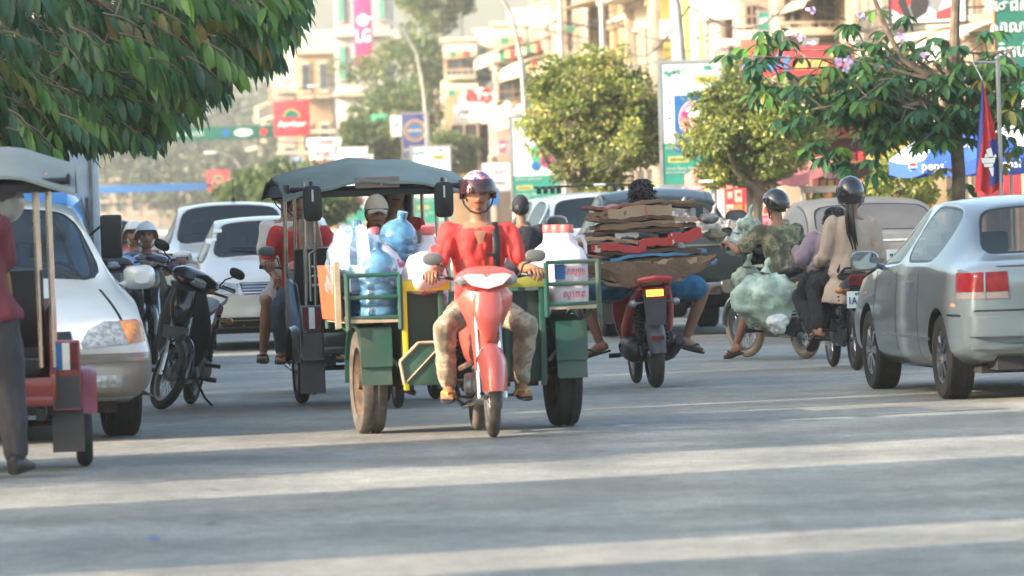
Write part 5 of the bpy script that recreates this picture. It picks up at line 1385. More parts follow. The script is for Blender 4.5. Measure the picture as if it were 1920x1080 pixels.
    if cap:
        h = HB(); rows = []
        for i in range(8):
            th = R(4 + i * 11.5); rows.append([V((math.sin(th) * math.cos(a) * .113 - .004, math.sin(th) * math.sin(a) * .094, math.cos(th) * .128 + .022)) for a in [2 * math.pi * k / 24 for k in range(24)]])
        h.rings(rows + [[p * .92 for p in r_] for r_ in reversed(rows)]); co = h.build('cap', cap, root, ang=50)
        if not isinstance(tail, str):
            q = HB(); q.rings([[V((.085 + t * .085 * math.cos(a) - .01 * 0, .078 * math.sin(a) * (1 - .12 * t), .040 - .028 * t - .012 * math.cos(a) * 0 - .02 * abs(math.sin(a)))) for a in [R(-90 + 180 * k / 12) for k in range(13)]] for t in (0, .5, 1)], False, close=False)
            q.rings([[V((.085 + t * .085 * math.cos(a), .078 * math.sin(a) * (1 - .12 * t), .034 - .028 * t - .02 * abs(math.sin(a)))) for a in [R(-90 + 180 * k / 12) for k in range(13)]] for t in (1, .5, 0)], False, close=False)
            q.build('peak', cap, co)
    root['jt'] = [*(Mi @ sh[0]), *(Mi @ neck)]
    return root, dict(sh=sh, el=el, wr=wr, kn=kn, an=an, hc=hc, Mi=Mi, HM=HL, su=su, fw=fw, Lt=Lt, hip=hip, neck=neck)
# ------------------------------------------------------------------ motorbikes
def wheel(parent, x, r, w, steer=None, rimm=M_ALU, spokes=18, name='wheel', disc=False, scooter=False, tyre=M_RUB):
    T = steer or Matrix.Identity(4); c = V((x, 0, r))
    rb = MB(T); ri = r - w * 1.05
    rb.lathe([(ri - .012, -w * .28), (ri + .012, -w * .34), (ri + .012, w * .34), (ri - .012, w * .28), (ri - .02, 0), (ri - .012, -w * .28)], c, Y_, 30)
    rb.lathe([(.0, -.05), (.035, -.05), (.04, -.03), (.055, -.025), (.055, .025), (.04, .03), (.035, .05), (0, .05)], c, Y_, 16)
    o = rb.build(name, rimm, parent, ang=50)
    t = MB(T); pr = [(math.cos(a) * w * .5, math.sin(a) * w * .52) for a in [2 * math.pi * k / 14 for k in range(14)]]
    rm = r - w * .52
    t.lathe([(rm + q * 1.0, p) for p, q in pr] + [(rm + pr[0][1], pr[0][0])], c, Y_, 36); t.build('tyre', tyre, o, ang=60)
    s = MB(T)
    if scooter or spokes < 10:
        for k in range(6):
            a = 2 * math.pi * k / 6; s.tube([c + V((math.cos(a) * .03, 0, math.sin(a) * .03)), c + V((math.cos(a) * ri, 0, math.sin(a) * ri))], .016, 6)
    else:
        for k in range(spokes * 2):
            a = 2 * math.pi * k / (spokes * 2); b = a + (.35 if k % 2 else -.35); q = .025 if k % 4 < 2 else -.025
            s.tube([c + V((math.cos(b) * .05, q, math.sin(b) * .05)), c + V((math.cos(a) * ri, 0, math.sin(a) * ri))], .0022, 4)
    s.build('spokes', M_CHR, o)
    if disc:
        d = MB(T); d.lathe([(.04, .055), (.10, .055), (.10, .059), (.04, .059)], c, Y_, 24); d.build('brake_disc', M_CHR, o)
    return o

def fender(parent, xc, zc, r, w, a0, a1, m, name, T=None, drop=.05, n=14, taper=1.0):
    mb = MB(T or Matrix.Identity(4)); rs = []
    for k in range(n + 1):
        t = k / n; a = R(a0 + (a1 - a0) * t); ww = w * (1 - (1 - taper) * abs(2 * t - 1) ** 2)
        cc = V((xc + math.cos(a) * r, 0, zc + math.sin(a) * r)); o_ = V((math.cos(a), 0, math.sin(a)))
        prof = []
        for s in range(7):
            q = (s / 6 - .5) * 2; prof.append(cc + V((0, ww * q, 0)) - o_ * (drop * abs(q) ** 2.5))
        rs.append(prof + [p - o_ * .006 for p in reversed(prof)])
    mb.rings(rs); return mb.build(name, m, parent, ang=50)

def motorbike(name, loc, yaw, label, paint, paint2=None, steer=0.0, lean=0.0, scooter=False, tail_lit=False, plate=None, plate_front=None, group=None, front_turn=False, mirrors=(1, 1), kind='underbone', dirty=False, basket=False, mir_h=1.16,
              rear_tyre_w=.085, mirror_r=.05, seat_m=None, grip=None, tyre=M_RUB, stand=False):
    root = empty(name, loc, yaw, label, 'motorbike', group, lean=lean)
    P = paint; P2 = paint2 or paint; r = .28 if not scooter else .27; xf, xr = .62, -.60
    hd = V((.36, 0, .86))            # steering head
    ax = V((.40, 0, -1)).normalized()      # fork direction
    SM = Matrix.Translation(hd) @ Matrix.Rotation(steer, 4, -ax) @ Matrix.Translation(-hd)
    fw_ = wheel(root, xf, r, .07, SM, disc=not scooter, tyre=tyre)
    wheel(root, xr, r, rear_tyre_w, None, tyre=tyre)
    f = MB(SM)
    top = V((xf - .245, 0, .86))
    for s in (1, -1):
        f.tube([V((xf, s * .072, r - .03)), V((xf - .05, s * .072, r + .14))], [.030, .030], 10)
        f.tube([V((xf - .05, s * .072, r + .12)), top + V((0, s * .072, 0))], .019, 8)
        f.tube([(xf, s * .085, r), (xf, s * .05, r)], .022, 8)
    f.box(top + V((0, 0, -.02)), (.07, .18, .03)); f.build('fork', M_CHR if not scooter else M_ALU, root)
    fender(root, xf, r, r + .05, .068 if kind == 'dark' else .095, 5, 160, P, 'front_fender', SM, drop=.10, taper=.8)
    # front shield
    sh = MB()
    rows = []
    for (x, z, w, d, p) in ((.42, .98, .10, .04, 2.5), (.45, .90, .18, .06, 2.5), (.455, .82, .172, .07, 2.2), (.44, .74, .132, .07, 2.2), (.40, .64, .095, .06, 2.2), (.35, .50, .08, .05, 2.2), (.31, .38, .07, .04, 2.2)) if kind != 'dark' and not scooter else ((.42, .98, .10, .045, 2.5), (.44, .90, .135, .06, 2.5), (.45, .80, .17, .075, 2.2), (.43, .68, .20, .08, 2.2), (.38, .56, .21, .075, 2.2), (.33, .44, .19, .06, 2.2), (.30, .33, .15, .045, 2.2)):
        row = []
        for k in range(13):
            q = (k / 12 - .5) * 2; row.append(V((x - d * 2.2 * abs(q) ** 1.8, w * q, z + .02 * abs(q))))
        rows.append(row + [p_ + V((-.02, 0, 0)) for p_ in reversed(row)])
    sh.rings(rows); so = sh.build('leg_shield', P if kind != 'dark' else M_BLK, root, ang=45)
    fr = MB(); loftz(fr, [(.50, 0, .62, .03, .035), (.505, 0, .72, .055, .075), (.49, 0, .82, .065, .10), (.46, 0, .93, .05, .085)]); fr.build('front_cover', P, so, ang=50)
    if kind != 'dark' and not scooter:
        gr = MB(); gr.prism([(-.012, -.05), (.018, .04), (.008, .055), (-.020, -.04)], (.486, .075, .84), Y_, Z, (.012, 0, 0)); gr.build('side_decal', M_WHT, so)
    # handlebar cowl
    hb = MB(SM)
    loftz(hb, [(.36, 0, .945, .05, .09), (.385, 0, .975, .085, .17), (.40, 0, 1.015, .10, .21), (.385, 0, 1.055, .09, .185), (.35, 0, 1.088, .06, .12), (.33, 0, 1.10, .02, .05)], p=2.3, n=22)
    ho = hb.build('handlebar_cover', P, root, ang=50)
    lw = .6 if kind == 'dark' else 1.0
    hl = MB(SM); loftx(hl, [(.43, 0, 1.01, .13 * lw, .042), (.475, 0, 1.008, .125 * lw, .040), (.492, 0, 1.005, .10 * lw, .030), (.498, 0, 1.003, .05, .015)], p=2.8, n=20); hl.build('headlight', M_LENS, ho, ang=50)
    for s in (1, -1):
        t = MB(SM); yo = .125 if kind == 'dark' else .155; loftx(t, [(.40, s * yo, 1.01, .050, .034), (.455, s * yo, 1.008, .045, .030), (.468, s * (yo - .01), 1.006, .02, .014)], n=12); t.build('turn_signal', M_AMB if kind == 'dark' or scooter else M_LENS, ho)
    bar = MB(SM)
    for s in (1, -1): bar.tube([(.35, s * .05, 1.0), (.34, s * .18, 1.015), (.30, s * .29, 1.04), (.275, s * .35, 1.04)], .011, 8)
    bo = bar.build('handlebar', M_DRK, root)
    for s in (1, -1):
        g = MB(SM); g.tube([(.305, s * .275, 1.04), (.262, s * .385, 1.04)], .017, 10); g.tube([(.262, s * .385, 1.04), (.260, s * .392, 1.04)], .020, 10); g.build('grip', M_BLK, bo)
        l = MB(SM); l.tube([(.33, s * .24, 1.04), (.37, s * .27, 1.035), (.335, s * .37, 1.03)], .006, 6); l.build('lever', M_ALU, bo)
    for s, on in zip((1, -1), mirrors):
        if not on: continue
        m = MB(SM); m.tube([(.325, s * .235, 1.04), (.35, s * .25, 1.10), (.33, s * .31, mir_h)], .006, 6); mo = m.build('mirror', M_BLK, root)
        c = SM @ V((.325, s * .335, mir_h + .035)); q = MB(); q.rings([sring(c + SM.to_3x3() @ V((dx, 0, 0)), SM.to_3x3() @ Y_, Z, a * 1.0, b, 2.4, 16) for dx, a, b in ((.03, .03, .018), (.022, .060, .036), (0, .068, .042), (-.004, .066, .040))]); q.build('mirror_head', M_BLK if kind != 'greyback' else mat('grey_back', (.13, .135, .13), .4), mo)
        q = MB(); q.rings([sring(c + SM.to_3x3() @ V((dx, 0, 0)), SM.to_3x3() @ Y_, Z, .060, .035, 2.4, 16) for dx in (-.0045, -.007)]); q.build('mirror_glass', M_MIR, mo)
    # frame, engine
    fm = MB(); fm.tube([(.37, 0, .82), (.22, 0, .55), (.02, 0, .44), (-.25, 0, .50), (-.45, 0, .68), (-.72, 0, .74)], [.035, .04, .035, .03, .03, .02], 8)
    fm.tube([(-.08, .0, .44), (-.10, 0, .30)], .03, 8); fm.build('frame', M_BLK, root)
    en = MB(); en.cap((-.04, 0, .32), (.10, 0, .33), .095, .085, 14); en.lathe([(.0, -.12), (.085, -.12), (.09, -.10), (.09, .10), (.085, .12), (0, .12)], (-.05, 0, .31), Y_, 20); en.cap((.10, 0, .34), (.27, 0, .36), .058, .052, 12)
    for k in range(5): en.box((.15 + k * .028, 0, .35), (.008, .15, .13))
    en.box((-.02, 0, .22), (.22, .14, .05)); en.build('engine', M_ALU if not scooter else M_DRK, root, ang=40)
    ex = MB(); ex.tube([(.27, -.03, .30), (.24, -.09, .22), (.05, -.14, .19), (-.25, -.16, .22)], .018, 8); ex.tube([(-.22, -.155, .215), (-.32, -.17, .25), (-.78, -.185, .36), (-.80, -.185, .365)], [.022, .042, .048, .030], 14); ex.build('exhaust', M_CHR if not scooter else M_DRK, root)
    sw = MB()
    for s in (1, -1):
        sw.tube([(-.10, s * .085, .34), (xr, s * .085, r)], .020, 8)
        for k in range(9): sw.lathe([(.026, 0), (.030, .008), (.026, .016)], V((xr + .02, s * .10, r + .08)).lerp(V((-.50, s * .11, .64)), k / 9), unit((.08, 0, .3)), 10)
        sw.tube([(xr + .02, s * .10, r + .02), (-.50, s * .11, .66)], .012, 8)
    sw.build('swingarm', M_DRK, root)
    cc = MB(); cc.rings([sring(V((x, .075, z)), X, Z, a, b, 2.5, 12) for x, z, a, b in ((0, 0, 0, 0),)]) if False else None
    cc.prism([(-.68, .26), (-.64, .34), (-.1, .42), (.0, .34), (-.08, .27), (-.6, .20)], (0, .105, 0), X, Z, (0, .03, 0)); cc.build('chain_case', M_DRK, root, bevel=.008)
    bd = MB(); loftx(bd, [(.20, 0, .60, .07, .07), (.05, 0, .55, .10, .09), (-.10, 0, .56, .125, .12), (-.32, 0, .63, .13, .11), (-.55, 0, .70, .115, .08), (-.74, 0, .76, .085, .055), (-.84, 0, .79, .05, .03)], n=20); bd.build('side_cover', P if not scooter else M_BLK, root, ang=50)
    if scooter:
        for s in (1, -1):
            q = MB(); q.tube([(-.10, s * .16, .34), (-.30, s * .165, .50), (-.55, s * .15, .66), (-.84, s * .11, .80)], [.03, .045, .04, .02], 10); q.build('side_panel', P, root)
        q = MB(); q.box((-.30, -.13, .34), (.28, .12, .2)); q.cap((-.20, .12, .32), (-.52, .13, .30), .11, .10, 12); q.build('gearbox', M_DRK, root, bevel=.03)
    se = MB(); loftx(se, [(.10, 0, .70, .06, .02), (.02, 0, .735, .10, .035), (-.15, 0, .755, .125, .040), (-.35, 0, .775, .130, .042), (-.55, 0, .80, .120, .042), (-.70, 0, .815, .09, .035), (-.76, 0, .815, .05, .02)], n=18); se.build('seat', seat_m or M_BLK, root, ang=60)
    gb = MB(); gb.tube([(-.55, .12, .80), (-.74, .13, .83), (-.86 - (.07 if scooter else 0), .12, .86), (-.90 - (.07 if scooter else 0), 0, .875), (-.86 - (.07 if scooter else 0), -.12, .86), (-.74, -.13, .83), (-.55, -.12, .80)], .022 if scooter else .012, 8); gb.build('grab_rail', P if scooter else M_CHR if kind == 'underbone' else M_DRK, root)
    # tail
    tl = MB(); loftx(tl, [(-.78, 0, .765, .085, .05), (-.85, 0, .76, .105, .052), (-.89, 0, .755, .095, .042)], p=3.5, n=20)
    lit = mat('lit_tail_lamp', (.8, .2, .02), .3, emit=((1.0, .28, .02), 2.2)); 
    tlo = tl.build('tail_light', M_REDL, root, ang=50)
    if tail_lit:
        q = MB(); q.box((-.893, 0, .755), (.012, .135, .052)); q.build('lamp_bulb', lit, tlo, bevel=.004)
    for s in (1, -1):
        q = MB(); q.tube([(-.80, s * .05, .69), (-.82, s * .14, .68)], .008, 6); q.ball((-.83, s * .17, .68), (.035, .034, .030), 12, 8); q.build('rear_signal', M_LENS if scooter else M_AMB, root)
    fender(root, xr, r, r + .05 if not scooter else r + .035, .075, 95, 178, M_BLK if not scooter else mat('grey_fender', (.06, .058, .065), .5), 'rear_fender', None, drop=.05, taper=.9)
    q = MB(); q.prism([(-.09, 0), (.09, 0), (.075, -.22), (-.075, -.22)], (-.885, 0, .72), Y_, unit((-.12, 0, 1)), (.008, 0, 0)); mf = q.build('mudflap', M_BLK if not scooter else mat('grey_fender', (.06, .058, .065), .5), root)
    if scooter:
        q = MB(); q.box((-.918, 0, .40), (.01, .10, .035)); q.build('reflector', M_REDL, mf)
    if plate:
        q = MB(); q.box((-.915, 0, .60), (.008, .24, .14)); po = q.build('plate', T_PAL, root, bevel=.004)
        text(plate, .085, T_NAVY, po, face_m((-.922, 0, .59), -Y_, Z), width=.2, bold=.001); text('ភ្នំពេញ', .03, T_NAVY, po, face_m((-.922, 0, .65), -Y_, Z), width=.1)
    if plate_front:
        q = MB(); q.box((.60, .0, .60), (.006, .20, .10), Matrix.Rotation(.2, 4, 'Y')); q.build('front_plate_frame', M_ALU, root)
    for s in (1, -1):
        fp = MB(); fp.tube([(.03, s * .06, .24), (.05, s * .16, .25), (.05, s * .27, .255)], .011, 6); fp.tube([(.05, s * .19, .255), (.05, s * .28, .257)], .019, 8); fp.tube([(-.30, s * .10, .34), (-.30, s * .24, .345)], .015, 8)
        fp.build('footpeg', M_BLK, root)
    if stand:
        q = MB(); q.tube([(-.02, .09, .26), (-.05, .20, .10), (-.08, .30, .0 + .02)], .011, 6); q.tube([(-.08, .28, .025), (-.08, .33, .012)], .018, 6); q.tube([(-.12, .02, .22), (-.2, .10, .06), (-.25, .02, .05)], .010, 6); q.build('side_stand', M_DRK, root)
    if basket:
        q = MB(SM)
        for z in (.90, .97, 1.04, 1.10):
            q.tube([(.50, -.14, z), (.50, .14, z), (.68, .12, z), (.68, -.12, z), (.50, -.14, z)], .005, 5)
        for k in range(8): q.tube([(.68, -.12 + k * .034, .90), (.68, -.12 + k * .034, 1.10)], .004, 4)
        q.build('basket', M_DRK, root)
    return root
def Tof(o): return o.matrix_world.copy()
bpy.context.view_layer.update()
PAINT = lambda n, c, **k: mat(n, c, k.pop('rough', .28), var=.06, scale=3, coat=.6, spec=.5, **k)
# ------------------------------------------------------------------ cars
def islands_to_objects(me, keep_mat, names, mats, parent):
    """split a mesh by material: index 0 stays the body, every connected glass area becomes a part"""
    bm = bmesh.new(); bm.from_mesh(me); bm.faces.ensure_lookup_table()
    seen = set(); groups = []
    for f in bm.faces:
        if f.material_index not in mats or f.index in seen: continue
        st = [f]; seen.add(f.index); g = []
        while st:
            q = st.pop(); g.append(q.index)
            for e in q.edges:
                for n in e.link_faces:
                    if n.index not in seen and n.material_index == f.material_index: seen.add(n.index); st.append(n)
        groups.append((f.material_index, g))
    objs = []
    for mi, g in groups:
        if len(g) < 4: continue
        vm = {}; vs = []; fs = []
        for i in g:
            fc = []
            for v in bm.faces[i].verts:
                if v.index not in vm: vm[v.index] = len(vs); vs.append(v.co.copy())
                fc.append(vm[v.index])
            fs.append(fc)
        m = bpy.data.meshes.new(names[mi]); m.from_pydata(vs, [], fs); m.materials.append(mats[mi]); m.shade_smooth()
        objs.append(link_mesh(names[mi], m, parent))
    dele = [f for f in bm.faces if f.material_index in mats]
    bmesh.ops.delete(bm, geom=dele, context='FACES_ONLY' if False else 'FACES')
    bm.to_mesh(me); bm.free()
    return objs

def patch(bvh, O, U, W, D, poly, m, parent, name, off=.004, thick=.01, cut=3, maxlen=.05):
    O, U, W, D = V(O), unit(U), unit(W), unit(D)
    bm = bmesh.new()
    vs = [bm.verts.new((x, y, 0)) for x, y in poly]; bm.faces.new(vs)
    for _ in range(6):
        es = [e for e in bm.edges if e.calc_length() > maxlen]
        if not es: break
        bmesh.ops.subdivide_edges(bm, edges=es, cuts=1, use_grid_fill=True); bmesh.ops.triangulate(bm, faces=bm.faces)
    bmesh.ops.recalc_face_normals(bm, faces=bm.faces)
    front = []; bm.verts.ensure_lookup_table(); lastd = None; dist = []
    for v in bm.verts:
        P = O + U * v.co.x + W * v.co.y; h = bvh.ray_cast(P - D * 3, D, 8)
        dist.append(h[3] - 3 if h[0] is not None else None)
    ok = sorted(q for q in dist if q is not None)
    if not ok: bm.free(); return None
    md = ok[len(ok) // 2]
    front = [O + U * v.co.x + W * v.co.y + D * ((q if q is not None and abs(q - md) < .6 else md) - off) for v, q in zip(bm.verts, dist)]
    n = len(front); fs = [[v.index for v in f.verts] for f in bm.faces]
    allv = front + [p + D * thick for p in front]; faces = fs + [[i + n for i in reversed(f)] for f in fs]
    for e in bm.edges:
        if len(e.link_faces) == 1: a, b = e.verts[0].index, e.verts[1].index; faces.append((a, b, b + n, a + n))
    bm.free()
    mb = MB(); mb.add(allv, faces)
    return mb.build(name, m, parent, ang=50)

def car_body(root, st, paint, ws=None, rw=None, sides=(), roofglass=False, glass=M_GLS, wheels=(), wr=.31, inset=.03, ends=True, ws5=True, crease=.5, sub=2):
    bm = bmesh.new(); R_ = []
    cl = bm.edges.layers.float.new('crease_edge'); vl = bm.verts.layers.float.new('crease_vert')
    def ringpts(s):
        x, zb, w, zs, wsh, zre, wre, zt = s[:8]; tilt = s[8] if len(s) > 8 else 0
        half = [(0, zb), (w * .84, zb), (w * .98, zb + .09), (w, (zb + zs) / 2 + .03), (wsh, zs), (wre, zre), (wre * .55, zre + (zt - zre) * .8), (0, zt)]
        full = half + [(-y, z) for y, z in reversed(half[1:7])]
        return [V((x + tilt * (1 - abs(y) / max(w, .01)) ** .5 * 0 + tilt * (1 - (abs(y) / w) ** 2) , y, z)) for y, z in full]
    for s in st: R_.append([bm.verts.new(p) for p in ringpts(s)])
    faces = {}
    for i in range(len(R_) - 1):
        for k in range(14):
            k2 = (k + 1) % 14; faces[(i, k)] = bm.faces.new((R_[i][k], R_[i][k2], R_[i + 1][k2], R_[i + 1][k]))
    for ring, flip in ((R_[0], True), (R_[-1], False)):
        c = sum((v.co for v in ring), V()) / 14
        inner = [bm.verts.new(c + (v.co - c) * .5) for v in ring]
        for k in range(14):
            k2 = (k + 1) % 14; bm.faces.new((ring[k], ring[k2], inner[k2], inner[k]) if not flip else (inner[k], inner[k2], ring[k2], ring[k]))
        bm.faces.new(inner)
    bmesh.ops.recalc_face_normals(bm, faces=bm.faces)
    for i in range(len(R_) - 1):
        for k, c in ((4, crease), (10, crease), (3, .25), (11, .25), (2, .3), (12, .3), (5, .6), (9, .6), (1, .7), (13, .7)):
            e = bm.edges.get((R_[i][k], R_[i + 1][k]))
            if e: e[cl] = c
    for i, c in ((1, .45), (2, .35), (len(R_) - 3, .3), (len(R_) - 2, .25)):
        for k in range(14):
            e = bm.edges.get((R_[i][k], R_[i][(k + 1) % 14]))
            if e: e[cl] = c
    def do_inset(fl, t, mi, ind=False):
        r_ = (bmesh.ops.inset_individual if ind else bmesh.ops.inset_region)(bm, faces=fl, thickness=t, depth=-.006, **({} if ind else dict(use_boundary=True, use_even_offset=True)))
        r2 = bmesh.ops.inset_region(bm, faces=fl, thickness=.014, depth=0.0, use_boundary=True, use_even_offset=True)
        for f in r2['faces']: f.material_index = 4
        for f in fl:
            f.material_index = mi
        for v in set(v for f in r2['faces'] for v in f.verts):
            if len(set(f.index for f in v.link_faces)) and sum(1 for f in v.link_faces if f.material_index == 4) >= 1:
                es = [e for e in v.link_edges if any(f.material_index == 4 for f in e.link_faces) and any(f.material_index != 4 for f in e.link_faces)]
                if len(es) == 2:
                    d0 = (es[0].other_vert(v).co - v.co).normalized(); d1 = (es[1].other_vert(v).co - v.co).normalized()
                    if d0.dot(d1) > -.80: v[vl] = .75
        eset = set(e for f in fl for e in f.edges)
        for e in eset:
            if any(f.material_index != mi for f in e.link_faces): e[cl] = .95
        for f in r2['faces']:
            for e in f.edges:
                if any(q.material_index not in (4, mi) for q in e.link_faces): e[cl] = .95
    if ws is not None: do_inset([faces[(ws, k)] for k in (5, 6, 7, 8)], inset + .012, 1)
    if rw is not None: do_inset([faces[(rw, k)] for k in (5, 6, 7, 8)], inset + .02, 2)
    for g in sides:
        g = (g,) if isinstance(g, int) else g
        for k in (4, 9): do_inset([faces[(i, k)] for i in g], inset, 3)
    me = bpy.data.meshes.new('car_body'); bm.to_mesh(me); bm.free()
    names = {1: 'windshield', 2: 'rear_window', 3: 'side_window'}
    for q in (paint, glass, glass, glass, M_BLK): me.materials.append(q)
    me = modded(me, lambda o: setattr(o.modifiers.new('s', 'SUBSURF'), 'levels', sub), 'car_body')
    bv = bmesh.new(); bv.from_mesh(me); bvh = BVHTree.FromBMesh(bv); bv.free()
    if wheels:
        cm_ = MB()
        for (x, y, r) in wheels:
            cm_.lathe([(r, -.28), (r, .28)], (x, y, .31), Y_, 28, caps=True)
        cme = cm_.mesh('cut', M_BLK, smooth=False)
        co = bpy.data.objects.new('cut', cme); col.objects.link(co)
        def f(o):
            m = o.modifiers.new('b', 'BOOLEAN'); m.operation = 'DIFFERENCE'; m.object = co; m.solver = 'EXACT'
        nf = len(me.polygons)
        me = modded(me, f, 'car_body'); bpy.data.objects.remove(co)
    gl = islands_to_objects(me, 0, names, {1: glass, 2: glass, 3: glass}, root)
    me.shade_smooth(); me.set_sharp_from_angle(angle=R(40))
    body = link_mesh('body', me, root)
    return body, bvh, gl

def car_wheel(root, x, y, r=.31, w=.19, side=1, style='cap'):
    c = V((x, y, r)); a = Y_ * side
    t = MB(); t.lathe([(r * .62, -w * .46), (r * .80, -w * .52), (r * .95, -w * .50), (r, -w * .40), (r, -w * .27), (r - .008, -w * .26), (r - .008, -w * .22), (r, -w * .21), (r, -w * .02), (r - .008, -.01), (r - .008, .01), (r, w * .04), (r, w * .21), (r - .008, w * .22), (r - .008, w * .26), (r, w * .27), (r, w * .40), (r * .95, w * .50), (r * .80, w * .52), (r * .62, w * .46)], c, a, 36)
    q = MB(); q.lathe([(0, w * .30), (r * .10, w * .32), (r * .14, w * .38), (r * .30, w * .34), (r * .50, w * .30), (r * .60, w * .42), (r * .66, w * .47), (r * .66, -w * .4), (r * .5, -w * .3), (0, -w * .3)], c, a, 28)
    wo = q.build('wheel', M_ALU, root, ang=40)
    t.build('tyre', M_RUB, wo, ang=35)
    s = MB(); n = 8
    for k in range(n):
        an = 2 * math.pi * k / n; d = V((math.cos(an), 0, math.sin(an))); p = V((-math.sin(an), 0, math.cos(an)))
        s.prism([(r * .16, -.016), (r * .58, -.034), (r * .58, .034), (r * .16, .016)], c + a * (w * .40), d, p, a * .02)
    s.build('hubcap_spokes', M_CHR if style == 'star' else M_ALU, wo)
    return wo
def mirrorpod(root, p, s, m, sx=.09, sy=.11, sz=.075):
    p = V(p); q = MB(); loftx(q, [(p.x - sx * .5, p.y, p.z, sy * .92, sz * .92), (p.x - sx * .3, p.y, p.z, sy, sz), (p.x + sx * .3, p.y, p.z, sy * .9, sz * .9), (p.x + sx, p.y, p.z, sy * .45, sz * .5)], p=3)
    q.tube([p, (p.x + .02, p.y - s * (sy + .06), p.z - sz * .8)], .022, 8); mo = q.build('mirror', m, root, ang=50)
    q = MB(); q.rings([sring((p.x - sx * .5 - d, p.y, p.z), Y_, Z, sy * .84, sz * .82, 3, 16) for d in (.001, .004)]); q.build('mirror_glass', M_MIR, mo)
def plate_at(root, x, z, s, txt_, back=False, dy=0):
    d = -1 if back else 1; q = MB(); q.box((x, dy, z), (.01, .36, .15)); po = q.build('plate', T_PAL, root, bevel=.004)
    text(txt_, .12, T_NAVY, po, face_m((x + d * .008, dy, z - .015), Y_ * d, Z), width=.30, bold=.002)
    text('ភ្នំពេញ', .035, T_NAVY, po, face_m((x + d * .008, dy, z + .055), Y_ * d, Z), width=.14)

def slots(root, bvh, x, z0, z1, w, n, m, name='grille', back=M_BLK):
    for k in range(n):
        z = z0 + (z1 - z0) * (k + .5) / n; patch(bvh, (x, 0, z), Y_, Z, -X, [(-w, -.008), (w, -.008), (w, .008), (-w, .008)], m, root, 'grille_bar', off=.010)
SKIRT = mat('underbody', (.02, .02, .02), .9)

def seats(root, xs, y=.37, z=.9, wheel=None):
    m = mat('grey_seat_fabric', (.06, .065, .07), .9)
    for x in xs:
        for s in (1, -1):
            q = MB(); q.box((x, s * y, z - .12), (.14, .46, .5)); q.box((x + .22, s * y, z - .36), (.5, .46, .14)); so = q.build('seat', m, root, bevel=.05)
            q = MB(); q.box((x - .02, s * y, z + .24), (.09, .26, .17)); q.build('headrest', m, so, bevel=.04)
    if wheel:
        q = MB(); c = V(wheel); q.tube([c + V((.06 * math.sin(a), .18 * math.cos(a), .17 * math.sin(a))) for a in [2 * math.pi * k / 18 for k in range(19)]], .016, 6); q.box(c, (.03, .1, .08)); q.build('steering_wheel', M_BLK, root)
        q = MB(); q.box((wheel[0] + .25, 0, wheel[2] - .14), (.3, 1.3, .22)); q.build('dashboard', M_BLK, root, bevel=.05)
